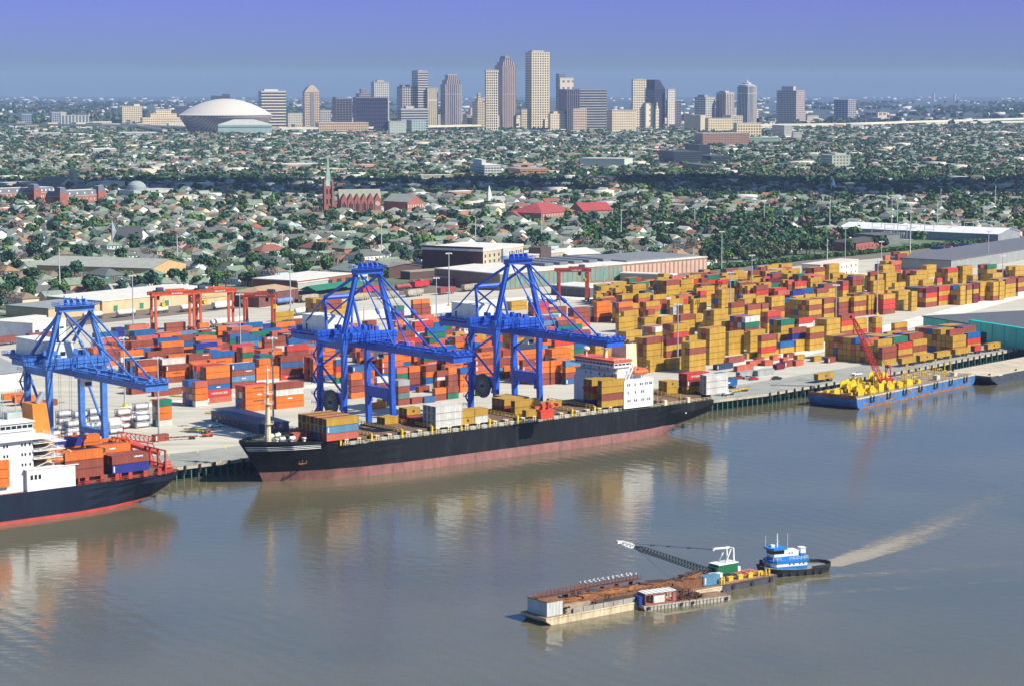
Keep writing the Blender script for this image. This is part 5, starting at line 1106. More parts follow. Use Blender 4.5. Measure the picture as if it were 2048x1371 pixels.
m = MB(); m.poly([(2.4, -1.6), (3.4, -2.4), (11.6, -2.0), (11.6, 2.0), (3.4, 2.4), (2.4, 1.6)], 5.3, 6.4, 0); m.poly([(6.4, -1.7), (11.4, -1.7), (11.4, 1.7), (6.4, 1.7)], 6.4, 8.2, 1); m.build('upper_deckhouse', [TB_, WHITE], tg)
m = MB(); m.poly([(2.2, -1.2), (2.9, -2.0), (6.4, -2.0), (6.4, 2.0), (2.9, 2.0), (2.2, 1.2)], 6.4, 8.9, 0)
m.poly([(2.1, -1.25), (2.85, -2.05), (6.3, -2.05), (6.3, 2.05), (2.85, 2.05), (2.1, 1.25)], 7.4, 8.5, 1); m.build('wheelhouse', [WHITE, GLASSD], tg)
m = MB(); m.poly([(1.3, -1.6), (2.5, -2.7), (7.0, -2.7), (7.0, 2.7), (2.5, 2.7), (1.3, 1.6)], 8.9, 9.5); m.build('roof', TB_, tg)
m = MB(); m.bar((5, 0, 9.5), (5, 0, 14), .4, w2=.2); m.bar((5, -1, 11.5), (5, 1, 11.5), .15); m.bar((4.6, -.6, 13), (5.4, .6, 13), .3); m.cbox(3.4, 0, 9.5, 1.2, 1.0, .8); m.bar((1.9, 1.5, 9.5), (1.9, 1.5, 13), .08); m.bar((8, -1, 8.2), (8, -1, 14), .08); m.build('radar_mast', WHITE, tg)
m = MB(); m.rail((7.5, -3.3, 5.3), (13.8, -3.3, 5.3), w=.08, step=1.3); m.rail((13.8, -3.3, 5.3), (13.8, 3.3, 5.3), w=.08, step=1.3); m.rail((2.2, -2.9, 5.3), (4.6, -3.3, 5.3), w=.08, step=1.3); m.build('railing', WHITE, tg)
m = MB(); m.cbox(13.4, 0, 5.3, 1.6, 1.8, 1.5, 0); m.cbox(13.4, 0, 6.8, 1.7, 1.9, 1.8, 1); m.cbox(13.4, 0, 8.6, 2.0, 2.2, .15, 1); m.build('stern_lookout', [TB_, WHITE], tg)
windows(tg, [(x, -3.18, 3.7) for x in (7.5, 9, 11, 12.3)] + [(8.2, -1.73, 7.2), (9.2, -1.73, 7.2)], .4, .4, 'x', 'porthole')
m = MB(); m.cbox(.3, -1.2, 2.8, .8, .8, 2.2); m.cbox(.3, 1.2, 2.8, .8, .8, 2.2); m.build('push_knee', BLACK, tg)
# wake and wash
fo = bpy.data.materials.new('foam'); fo.use_nodes = True; t = fo.node_tree; b = t.nodes['Principled BSDF']; b.inputs['Base Color'].default_value = (.40, .35, .27, 1); b.inputs['Roughness'].default_value = .6
g = t.nodes.new('ShaderNodeNewGeometry'); n = t.nodes.new('ShaderNodeTexNoise'); n.inputs['Scale'].default_value = 1.0; n.inputs['Detail'].default_value = 6; n.inputs['Roughness'].default_value = .75
mp = t.nodes.new('ShaderNodeMapping'); mp.inputs['Rotation'].default_value[2] = -.6; mp.inputs['Scale'].default_value = (.22, .7, 1)
ca = t.nodes.new('ShaderNodeVertexColor'); ca.layer_name = 'dens'; t.links.new(g.outputs['Position'], mp.inputs[0]); t.links.new(mp.outputs[0], n.inputs[0])
q = t.nodes.new('ShaderNodeMath'); q.operation = 'ADD'; t.links.new(n.outputs[0], q.inputs[0]); t.links.new(ca.outputs[0], q.inputs[1])
r_ = t.nodes.new('ShaderNodeMapRange'); r_.inputs[1].default_value = .95; r_.inputs[2].default_value = 1.25; r_.inputs[4].default_value = .72; t.links.new(q.outputs[0], r_.inputs[0]); t.links.new(r_.outputs[0], b.inputs['Alpha'])
def foam(pts, name='wake'):
    """pts: (photo x, photo y, half width m, density)"""
    g_ = [P(x, y, 0) for x, y, _, _ in pts]; vs, fs, co = [], [], []
    for i, (x, y) in enumerate(g_):
        a_, b_ = g_[max(0, i - 1)], g_[min(len(g_) - 1, i + 1)]; an = math.atan2(b_[1] - a_[1], b_[0] - a_[0])
        for k in (-1, -.5, 0, .5, 1): hw = pts[i][2] * k; vs.append((x - math.sin(an) * hw, y + math.cos(an) * hw, .035)); co.append(pts[i][3] * (1 - k * k))
    for i in range(len(g_) - 1):
        for k in range(4): j = i * 5 + k; fs.append((j, j + 5, j + 6, j + 1))
    me = bpy.data.meshes.new(name); me.from_pydata(vs, [], fs); me.materials.append(fo)
    at = me.color_attributes.new('dens', 'FLOAT_COLOR', 'POINT')
    for i, c in enumerate(co): at.data[i].color = (c, c, c, 1)
    return put(name, me)
tag(foam([(1640, 1132, 2.5, .7), (1665, 1128, 5.5, 1.0), (1700, 1117, 7.5, .95), (1760, 1098, 10, .8), (1840, 1068, 15, .62), (1940, 1022, 22, .5), (2100, 950, 34, .42)]), 'foaming white wake trailing right from the tug', 'wake', kind='stuff')
tag(foam([(1560, 1172, 1.5, .4), (1620, 1158, 4, .62), (1700, 1150, 6.5, .55), (1850, 1140, 9, .48), (2100, 1120, 13, .42)], 'wash'), 'thin wash line running right from the barges', 'wash', kind='stuff')
tag(foam([(1280, 1218, 1, .5), (1330, 1228, 2.2, .75), (1400, 1217, 2.8, .6), (1500, 1196, 4, .6), (1650, 1185, 6, .5), (1900, 1170, 9, .45), (2100, 1150, 11, .42)], 'wash'), 'foam along the side of the small barge', 'wash', kind='stuff')
tag(foam([(1085, 1254, .8, .55), (1120, 1252, 1.6, .62), (1200, 1238, 2.2, .45), (1290, 1220, 2.5, .35)], 'wash'), 'foam under the near side of the white barge', 'wash', kind='stuff')
tag(foam([(1520, 1163, 1.5, .5), (1600, 1148, 2.4, .62), (1660, 1134, 2.4, .6)], 'wash'), 'foam along the hull of the tug', 'wash', kind='stuff')

# ================================================================ rubber tyred gantries
def rtg(px0, px1, pyb, hgt, label, ang=math.radians(28), trol=.15, col=RTGM):
    a_ = P(px0, pyb, ZD); d0_ = F / a_[1]; span = (px1 - px0) / d0_ / (math.cos(ang) - (px1 - CX) / F * math.sin(ang)); wbx = 6.6
    r = thing('yard_gantry', label, 'crane', (*a_, ZD), ang, 'orange yard gantries on rubber tyres')
    for x in (0, span):
        for y in (0, wbx): MB().bar((x, y, 1.6), (x, y, hgt), 1.15, 1.15).build('leg', col, r)
        m = MB(); m.box(x - .6, -2.4, 1.4, x + .6, wbx + 2.4, 2.5); m.build('sill_beam', col, r); MB().box(x - .5, 0, hgt - 1.6, x + .5, wbx, hgt - .4).build('top_tie_beam', col, r)
        for y in (-1.8, -.2, wbx + .2, wbx + 1.8):
            m = MB(); m.tube((x - .45, y, .8), (x + .45, y, .8), .78, n=12); m.build('tyre', BLACK, r)
    for y in (0, wbx):
        m = MB(); m.box(-2.2, y - .55, hgt - .4, span + 2.0, y + .55, hgt + 1.5); m.box(span * .38, y - .6, hgt + 1.5, span * .86, y + .5, hgt + 2.5); m.rail((-2, y - .9, hgt + .6), (span + 2, y - .9, hgt + .6), w=.1, step=2.6); m.build('girder', col, r)
    m = MB()
    for k in range(7): m.box(span * .42 + k * .9, -.66, hgt + .4, span * .42 + k * .9 + .6, -.55, hgt + 1.1)
    m.build('girder_lettering', LETTER, r)
    xt = span * trol
    m = MB(); m.box(xt - 2.4, 0, hgt + 1.6, xt + 2.6, wbx, hgt + 2.1); m.cbox(xt, 2, hgt + 2.1, 3.4, 2.6, 1.8); m.cbox(xt + 1, 5, hgt + 2.1, 2, 1.8, 1.4); m.tube((xt - 1.4, 4, hgt + 2.9), (xt + .2, 4, hgt + 2.9), .8, n=10); m.rail((xt - 2.4, 0, hgt + 2.1), (xt + 2.6, 0, hgt + 2.1), w=.1); m.build('trolley', mat('trolley_dark', (.05, .06, .09), .6) if 'trolley_dark' not in bpy.data.materials else bpy.data.materials['trolley_dark'], r)
    m = MB(); xs = xt + 2.0; zs = hgt - 6.5; m.cbox(xs, wbx / 2, zs, 2.2, 6.1, .7); m.cbox(xs, wbx / 2, zs + .7, 1.8, 3, 1.2); m.build('spreader', YEL, r)
    m = MB()
    for dx in (-.8, .8):
        for dy in (-1.2, 1.2): m.bar((xs + dx, wbx / 2 + dy, zs + 1.6), (xt + dx, wbx / 2 + dy, hgt + 1.6), .09)
    m.build('hoist_rope', BLACK, r)
    m = MB(); m.cbox(xt - 1.6, wbx / 2 - 2, hgt - 2.6, 1.6, 2, 2.2); m.build('operator_cab', GLASSD, r)
    m = MB(); m.box(-.7, 1.2, 2.5, 1.2, wbx - 1.2, 5.6); m.build('engine_box', bpy.data.materials['trolley_dark'], r)
    return r
rtg(312, 389, 668, 20.5, 'leftmost orange yard gantry with yellow spreader near its left legs')
rtg(402, 467, 662, 20.5, 'second orange yard gantry from the left before the white hopper wagons', trol=.08)
rtg(489, 545, 662, 18.5, 'third yard gantry from the left in front of the brown brick house', ang=math.radians(-6), trol=.92)
rtg(1119, 1176, 604, 18.5, 'red yard gantry standing before the long brick warehouse at the centre', ang=math.radians(8), trol=.8, col=mat('gantry_dull_red', (.36, .045, .03), .5, var=.2, dirt=(.15, .03, .02), dirt_amt=.4))

# ================================================================ lamp masts and power poles
mastm = mat('mast_steel', (.42, .44, .44), .5, metal=.2)
def lamp_mast(px, pyb, pyt, label, z=ZD):
    g_ = P(px, pyb, z); Hm = (pyb - pyt) * math.hypot(g_[1], HC) / F * 1.0
    r = thing('lamp_mast', label, 'lamp mast', (*g_, z), 0, 'tall lamp masts of the terminal')
    m = MB(); m.tube((0, 0, 0), (0, 0, Hm), .42, .2, n=8); m.build('pole', mastm, r)
    m = MB(); m.tube((0, 0, 0), (0, 0, 1.1), 1.0, .9, n=8); m.build('pole_footing', YEL, r)
    m = MB(); m.tube((-1.7, 0, Hm - .4), (1.7, 0, Hm - .4), .12); m.tube((0, -1.7, Hm - .4), (0, 1.7, Hm - .4), .12)
    for x, y in ((1.6, 0), (-1.6, 0), (0, 1.6), (0, -1.6), (1.1, 1.1), (-1.1, -1.1)): m.cbox(x, y, Hm - 1.0, .8, .6, .55)
    m.build('lamp_head', WHITE, r)
NEARL = [(267, 675, 549, 'before the white tank wagons'), (318, 878, 711, 'beside the brown box near the navy ship'), (250, 812, 672, 'behind the tip of the faded blue crane boom'), (481, 716, 586, 'in front of the orange stacks between the cranes'),
         (547, 862, 672, 'just behind the foremast of the black ship'), (581, 622, 527, 'at the brown brick house'), (728, 660, 612, 'beneath the cables of the middle crane'), (873, 637, 554, 'right of the middle crane cables'), (898, 612, 505, 'before the red boxcar'),
         (1121, 650, 600, 'between the right crane cables'), (1208, 600, 530, 'at the red yard gantry'), (1355, 735, 606, 'right of the white ship bridge'), (1443, 545, 462, 'at the east end of the brick warehouse'), (1460, 630, 543, 'behind the red and yellow stacks'),
         (1503, 600, 509, 'beside the slate blue boxes'), (1671, 668, 568, 'in front of the long yellow row'), (1754, 630, 518, 'at the middle of the long yellow row'), (1690, 520, 455, 'behind the cream office'), (1762, 545, 482, 'right of the cream office'), (1976, 530, 462, 'near the pale sheds at upper right'),
         (2004, 597, 510, 'at the right end of the yellow row')]
for px, yb, yt, s_ in NEARL: lamp_mast(px, yb, yt, 'tall grey lamp mast ' + s_)
def power_pole(px, pyb, pyt, label, arms=True):
    g_ = P(px, pyb, ZD); Hm = (pyb - pyt) * g_[1] / F
    r = thing('power_pole', label, 'pole', (*g_, ZD), .6, 'tall transmission poles')
    MB().tube((0, 0, 0), (0, 0, Hm), .55, .25, n=7).build('pole', mat('pole_pale', (.50, .50, .46), .6) if 'pole_pale' not in bpy.data.materials else bpy.data.materials['pole_pale'], r)
    m = MB()
    for k in range(3): m.bar((-1.8 if k % 2 else 0, 0, Hm - 2 - k * 3.4), (1.8 if k % 2 == 0 else 0, 0, Hm - 1.4 - k * 3.4), .3)
    m.build('crossarm', STEEL, r)
for px, yb, yt, s_ in ((120, 592, 495, 'above the faded blue crane'), (355, 533, 470, 'right of the big grey shed'), (565, 525, 462, 'left of the pale hip roofed houses'), (763, 515, 447, 'over the houses behind the middle crane'), (951, 498, 436, 'left of the tall brick block'),
                       (1083, 492, 425, 'behind the tall brick block'), (1242, 490, 418, 'among the trees right of the red roofs'), (1389, 462, 408, 'behind the brick warehouse trees'), (1528, 460, 402, 'above the houses at upper right'), (1659, 463, 392, 'left of the three poles at upper right'),
                       (1773, 430, 385, 'first of the close trio at upper right'), (1783, 460, 390, 'second of the close trio at upper right'), (1794, 460, 393, 'third of the close trio at upper right'), (1820, 510, 413, 'in front of the substation'), (1874, 470, 400, 'with a blue tank beside it'),
                       (1881, 428, 378, 'behind the blue tank'), (1967, 460, 403, 'over the long white shed roof'), (1990, 425, 372, 'tallest at the far upper right'), (1654, 520, 477, 'behind the cream office at upper right')):
    power_pole(px, yb, yt, 'pale transmission pole ' + s_)

# ================================================================ railway wagons
def wagon(kind, px, py, col, label, rz=None, group='wagons standing in the rail yard'):
    g_ = P(px, py, ZD + .2); q = P(px + 30, py - (30 * .115), ZD + .2); rz = math.atan2(q[1] - g_[1], q[0] - g_[0]) if rz is None else rz
    r = thing(kind, label, 'rail wagon', (*g_, ZD + .2), rz, group); Lw_ = 15.5
    cm = paint(col, .55, kind='wagon', var=.2, dirt=tuple(.4 * c for c in col), dirt_amt=.4)
    if kind == 'tank_wagon':
        m = MB(); m.lathe([(0, -7.0), (1.0, -6.9), (1.5, -6.3), (1.5, 6.3), (1.0, 6.9), (0, 7.0)], n=14); m.v = [(z + 7.7, x, y + 2.75) for x, y, z in m.v]; m.tube((7.7, 0, 4.1), (7.7, 0, 4.7), .6, n=10); m.build('tank', cm, r, smooth=False)
    elif kind == 'hopper_wagon':
        m = MB(); m.frustum((1.6, -1.2, 14, 1.2), (.2, -1.5, 15.3, 1.5), 1.1, 2.2); m.box(.2, -1.5, 2.2, 15.3, 1.5, 4.3)
        for k in range(10): m.box(.8 + k * 1.5, -1.6, 1.6, .95 + k * 1.5, 1.6, 4.3)
        m.box(2, -.5, 4.3, 13.5, .5, 4.5); m.build('hopper_body', cm, r)
    else:
        m = MB(); m.box(.2, -1.5, 1.1, 15.3, 1.5, 4.2); m.box(.1, -1.55, 4.2, 15.4, 1.55, 4.35)
        for k in range(11): m.box(.3 + k * 1.45, -1.57, 1.1, .45 + k * 1.45, 1.57, 4.2)
        m.build('wagon_body', cm, r)
    m = MB(); m.box(-.3, -.3, .9, 15.8, .3, 1.15)
    for x in (1.4, 3.2, 12.2, 14):
        for y in (-.8, .8): m.tube((x, y - .1, .45), (x, y + .1, .45), .45, n=10)
    m.build('underframe', BLACK, r)
WH = (.62, .61, .56); dsc = 'standing on the track'
for i, (px, py) in enumerate(((165, 641), (232, 636), (298, 630), (360, 625))): wagon('tank_wagon', px, py, WH, ['first', 'second', 'third', 'fourth'][i] + ' white tank wagon from the left on the rear track')
for i, (px, py) in enumerate(((426, 620), (485, 614))): wagon('hopper_wagon', px, py, WH, ['left', 'right'][i] + ' white hopper wagon behind the orange gantries')
wagon('tank_wagon', 551, 612, (.10, .20, .42), 'blue tank wagon beside the brown brick house')
for i, (px, py, c, nm) in enumerate(((600, 606, (.36, .31, .22), 'beige'), (705, 603, (.36, .31, .22), 'dusty beige'), (762, 599, (.36, .31, .22), 'pale beige'), (812, 595, (.36, .33, .27), 'light beige'))): wagon('hopper_wagon', px, py, c, nm + ' hopper wagon behind the middle crane, number %s from the left' % ['one', 'two', 'three', 'four'][i])
wagon('boxcar', 877, 590, (.26, .05, .05), 'dark red boxcar between the two bright blue cranes'); wagon('hopper_wagon', 925, 584, (.36, .31, .24), 'beige hopper wagon right of the dark red boxcar')
wagon('hopper_wagon', 1000, 577, (.40, .26, .20), 'pinkish hopper wagon behind the right crane mast'); wagon('hopper_wagon', 1058, 571, (.40, .26, .20), 'pinkish hopper wagon right of the right crane mast')
wagon('tank_wagon', 790, 583, (.28, .06, .06), 'dull red tank wagon behind the middle crane'); wagon('boxcar', 722, 588, (.55, .03, .04), 'bright red wagon under the middle crane apex'); wagon('boxcar', 826, 577, (.55, .03, .04), 'bright red low locomotive like wagon near the lattice fence')
wagon('boxcar', 1200, 562, (.26, .05, .06), 'maroon boxcar before the long brick warehouse'); wagon('boxcar', 1240, 557, (.26, .05, .06), 'second maroon boxcar before the long brick warehouse')
for i, (px, py) in enumerate(((-25, 655), (8, 652))): wagon('boxcar', px, py + 18, (.18, .05, .04), ['brown boxcar cut by the left edge', 'brown boxcar next to the left edge'][i])
for i, (px, py) in enumerate(((-15, 692), (55, 684))): wagon('boxcar', px, py, (.20, .06, .05), ['lower brown wagon at the left edge', 'lower brown wagon behind the white shed'][i])
for i, (px, py) in enumerate(((420, 655), (455, 651), (588, 632), (612, 630))): wagon('tank_wagon', px, py, WH, ['white tank wagon under the second gantry', 'white tank wagon right of the second gantry', 'white tank wagon by the yellow boxes', 'short view of white tank wagon at the middle crane'][i])

# ================================================================ tank containers by the navy ship
tcm = MB()
tcm.lathe([(0, -2.85), (.8, -2.75), (1.08, -2.3), (1.08, 2.3), (.8, 2.75), (0, 2.85)], n=12); tcm.v = [(z + 3.03, x + 1.22, y + 1.3) for x, y, z in tcm.v]
TCF = []
fr = MB()
for x in (0, 5.9):
    for y in (0, 2.28): fr.box(x, y, 0, x + .16, y + .16, 2.55)
    fr.box(x, 0, 0, x + .16, 2.44, .16); fr.box(x, 0, 2.4, x + .16, 2.44, 2.56); fr.bar((x + .08, .1, .1), (x + .08, 2.3, 1.2), .1); fr.bar((x + .08, 2.3, .1), (x + .08, .1, 1.2), .1)
for y in (0, 2.28): fr.box(0, y, 0, 6.06, y + .16, .16); fr.box(0, y, 2.4, 6.06, y + .12, 2.52)
tankm = tcm.mesh('tank', mat('tank_white', (.66, .66, .62), .4, var=.12, dirt=(.35, .3, .22), dirt_amt=.4, streak=True))
frm = [fr.mesh('frame', paint(c, .6)) for c in ((.03, .035, .12), (.22, .03, .04), (.42, .43, .40))]
tz = []
for zx, zy, nst in ((470, 235, 3), (545, 262, 2), (600, 240, 3), (690, 275, 2), (760, 262, 2), (720, 215, 3), (862, 235, 2), (880, 262, 2), (945, 222, 3), (1010, 212, 2), (1095, 215, 2), (1085, 175, 3), (380, 290, 1), (640, 210, 2), (540, 300, 1)):
    g_ = P(zx / 4, 800 + zy / 4 + 3, ZD)
    for k in range(nst): tz.append((zx / 4, nst, k, g_))
TIT = []
for i, (px, nst, k, g_) in enumerate(tz):
    f = 1 if 940 < px * 4 < 960 else (0 if i % 3 else 2); o = put('tank_container', frm[f], None, (*g_, ZD + .02 + k * 2.6), TA); o['category'] = 'tank container'; o['group'] = 'white tank containers under the faded blue crane'
    put('tank', tankm, o)
    tr = ['bottom', 'middle', 'top'][k] if nst == 3 else ['bottom', 'top'][k] if nst == 2 else 'single'
    TIT.append(((tr, f), px, (lambda v, o=o: o.__setitem__('label', v)), '%s white tank container in %s frame under the faded blue crane' % (tr, ('navy', 'maroon', 'grey')[f]), '%s white tank containers in %s frames under the faded crane' % (tr, ('navy', 'maroon', 'grey')[f])))

# ================================================================ vehicles
def car(px, py, col, label, kind='car', rz=0.0, z=ZD):
    g_ = P(px, py, z); r = thing('parked_' + kind if kind in ('car', 'pickup') else kind, label, kind, (*g_, z), rz)
    cm = paint(col, .3, kind='car_paint', var=.05); Lc_ = 4.6 if kind == 'car' else 5.6
    m = MB(); m.box(-Lc_ / 2, -.9, .35, Lc_ / 2, .9, .95); m.box(-Lc_ / 2 + .05, -.85, .95, Lc_ / 2 - .05, .85, 1.02)
    if kind == 'pickup': m.box(-Lc_ / 2 + .1, -.85, .95, -.1, -.78, 1.3); m.box(-Lc_ / 2 + .1, .78, .95, -.1, .85, 1.3)
    m.build('body', cm, r)
    m = MB(); c0, c1 = (-1.5, 1.1) if kind == 'car' else (-.2, 1.5)
    m.frustum((c0, -.82, c1, .82), (c0 + .35, -.68, c1 - .5, .68), .95, 1.48, 1, 0); m.box(c0 + .34, -.69, 1.48, c1 - .5, .69, 1.55, 0); m.build('cabin', [cm, GLASSD], r)
    for x in (-Lc_ * .31, Lc_ * .31):
        for y in (-.85, .85):
            m = MB(); m.tube((x, y - .1, .34), (x, y + .1, .34), .34, n=10); m.build('wheel', BLACK, r)
    for y in (-.65, .65): MB().cbox(Lc_ / 2, y, .62, .08, .3, .16).build('headlight', WHITE, r)
    return r
W_, RD, DK, SL = (.7, .7, .68), (.45, .02, .03), (.03, .035, .05), (.35, .36, .38)
car(430, 853, W_, 'white pickup left of the long dark blue building', 'pickup', .6); car(447, 843, W_, 'white pickup behind the other white pickup on the quay', 'pickup', .5)
car(465, 846, RD, 'red car at the end of the long dark blue building', rz=.4); car(458, 845, SL, 'grey car beside the red car on the quay', rz=.5); car(493, 851, DK, 'dark car in front of the long dark blue building', rz=.6); car(515, 853, W_, 'white car in front of the long dark blue building', rz=.5)
car(1480, 757, RD, 'left red car in the car park by the ship stern', rz=.3); car(1507, 759, RD, 'right red car in the car park by the ship stern', rz=.5); car(1497, 757, SL, 'grey car between the two red cars', rz=.4); car(1460, 760, DK, 'dark car left of the red cars', rz=.4)
car(1553, 758, DK, 'dark car by the white cabin near the blue barge', rz=.3); car(1714, 750, W_, 'white van parked on the quay behind the blue barge', 'pickup', .8)
car(1975, 682, W_, 'white truck cab before the teal warehouse', 'pickup', -1.2)
r_c = random.Random(9); cit = []
for k in range(26):                                                     # car parks beyond the fence
    px, py = ((r_c.uniform(820, 905), r_c.uniform(562, 572)) if k < 12 else (r_c.uniform(1425, 1560), r_c.uniform(505, 520)))
    c, nmc = r_c.choice(((W_, 'white'), (DK, 'black'), (SL, 'silver'), (RD, 'red'))); o = car(px, py, c, 'x', rz=r_c.uniform(0, 3)); o['group'] = 'cars in the car parks behind the rail yard'
    zn = 'in the car park behind the middle crane' if k < 12 else 'in the tree lined car park at right'
    cit.append(((nmc, zn), px, (lambda v, o=o: o.__setitem__('label', v)), '%s car %s' % (nmc, zn), '%s cars %s' % (nmc, zn)))
shed_ = thing('crew_building', 'long low dark blue building with window row behind the black ship bow', 'building', (*P(578, 862, ZD), ZD), TA + math.radians(82))
m = MB(); m.box(0, 0, 0, 42, 13, 3.6, 0); m.box(-.3, -.3, 3.6, 42.3, 13.3, 3.95, 0); m.build('wall', mat('dark_blue_siding', (.012, .022, .075), .5, var=.1), shed_)
windows(shed_, [(3 + k * 4.4, 13.03, 1.6) for k in range(9)], 1.1, 1.0, 'x'); windows(shed_, [(-.03, 3 + k * 3.4, 1.6) for k in range(3)], 1.1, 1.0, 'y')
for px, py, c, lb_ in ((8, 800, 'o', 'orange'), (30, 806, 'o', 'second orange'), (62, 815, 'n', 'brown')): ground_box(px, py, c, 40, ang=TA, z=ZD + 1.3, zn='on a chassis at the left edge')
g_ = P(770, 812, ZD); fk = thing('reach_stacker', 'dark tall lift truck between the legs of the middle crane', 'lift truck', (*g_, ZD), .6)
m = MB(); m.box(-3, -1.5, .8, 2.5, 1.5, 2.4); m.box(-3.2, -1.3, 1.2, -2, 1.3, 3.2); m.build('body', YEL, fk); m = MB(); m.box(-.9, -.9, 2.4, .9, .9, 4.2); m.build('operator_cab', GLASSD, fk)
m = MB(); [m.box(2.6, y, .3, 3.0, y + .35, 12) for y in (-1.3, .95)]; m.box(2.6, -1.3, 11.6, 3, 1.3, 12); m.box(2.6, -1.3, 6, 3, 1.3, 6.4); m.build('mast', BLACK, fk)
for x in (-2, 1.8):
    for y in (-1.5, 1.5):
        m = MB(); m.tube((x, y - .3, .8), (x, y + .3, .8), .8, n=12); m.build('wheel', BLACK, fk)
# trailers under the boxes on the wharf road
for i, ((x, y), Lc_, an) in enumerate(trailers):
    r = thing('trailer', ['', ][0] or 'x', 'trailer', (x, y, ZD), an, 'trailers under containers on the wharf road')
    m = MB(); m.box(.3, .5, 1.15, Lc_ - .3, .8, 1.42); m.box(.3, 1.64, 1.15, Lc_ - .3, 1.94, 1.42); [m.box(x0, .2, 1.2, x0 + .3, 2.24, 1.42) for x0 in (.3, Lc_ / 2, Lc_ - .6)]; m.bar((Lc_ * .25, .6, 0), (Lc_ * .25, .6, 1.2), .15); m.build('chassis', BLACK, r)
    for x0 in (Lc_ - 2.6, Lc_ - 1.3):
        for yy in (.3, 2.1):
            m = MB(); m.tube((x0, yy - .15, .5), (x0, yy + .15, .5), .5, n=10); m.build('wheel', BLACK, r)
    cit.append((('trailer',), R(x, y, ZD)[0], (lambda v, o=r: o.__setitem__('label', v)), 'trailer on the wharf road', 'black trailers carrying containers along the wharf road'))
def truck(px, py, rz, label, col=(.66, .66, .63)):
    g_ = P(px, py, ZD); r = thing('truck_tractor', label, 'truck', (*g_, ZD), rz); cm = paint(col, .35, kind='car_paint', var=.05)
    m = MB(); m.box(-.2, -1.2, .8, 1.9, 1.2, 3.0); m.box(-3.8, -.5, .7, 0, .5, 1.0); m.build('cab', cm, r); m = MB(); m.box(1.88, -1.0, 1.8, 1.96, 1.0, 2.7); m.box(.4, -1.24, 1.8, 1.5, -1.2, 2.6); m.build('windscreen', GLASSD, r)
    for x in (1.1, -2.2, -3.3):
        for y in (-1.05, 1.05):
            m = MB(); m.tube((x, y - .18, .5), (x, y + .18, .5), .5, n=10); m.build('wheel', BLACK, r)
truck(1437, 786, math.pi + TB, 'white truck tractor at the left end of the blue trailer load'); truck(1452, 790, math.pi + .8, 'white truck tractor in front pulling the yellow chassis')
def chassis(px, py, rz, label, mm=YEL, Lc_=12):
    g_ = P(px, py, ZD); r = thing('chassis', label, 'trailer chassis', (*g_, ZD), rz)
    m = MB(); m.box(0, -.6, .9, Lc_, -.3, 1.25); m.box(0, .3, .9, Lc_, .6, 1.25); [m.box(k * Lc_ / 5, -1.1, .95, k * Lc_ / 5 + .3, 1.1, 1.3) for k in range(6)]; m.build('frame', mm, r)
    for x in (Lc_ - 2.4, Lc_ - 1.2):
        for y in (-.95, .95):
            m = MB(); m.tube((x, y - .15, .5), (x, y + .15, .5), .5, n=10); m.build('wheel', BLACK, r)
chassis(1460, 786, TB, 'empty yellow chassis behind the white truck tractor'); chassis(368, 862, 2.6 - math.pi, 'folded yellow chassis stack on the quay near the navy ship'); chassis(330, 880, .35, 'rusty red flat trailer beside the brown box', RUSTM)
g_ = P(415, 872, ZD); yt_ = thing('yard_tractor', 'orange yard tractor beside the yellow chassis stack', 'tractor', (*g_, ZD), .4)
MB().box(-2, -1.1, .5, 2, 1.1, 1.2).box(-.4, -1, 1.2, 1.0, .2, 2.6).build('body', RTGM, yt_); MB().box(-.2, -1.04, 1.7, .9, .24, 2.4).build('cab_glass', GLASSD, yt_)
for x in (-1.3, 1.3):
    for y in (-1, 1):
        m = MB(); m.tube((x, y - .18, .5), (x, y + .18, .5), .5, n=10); m.build('wheel', BLACK, yt_)
for i, (px, py) in enumerate(((350, 808), (512, 812), (340, 792), (410, 826), (238, 775), (300, 800))):
    g_ = P(px, py, ZD); o = MB().box(0, -.3, 0, 7, .3, .5).box(0, .9, 0, 7, 1.5, .5).build('yellow_barrier', YEL, None, (*g_, ZD), -.35)
    tag(o, 'x', 'barrier', 'low yellow barriers on the quay'); cit.append((('barrier',), px, (lambda v, o=o: o.__setitem__('label', v)), 'b', 'low yellow barriers lying on the concrete quay'))
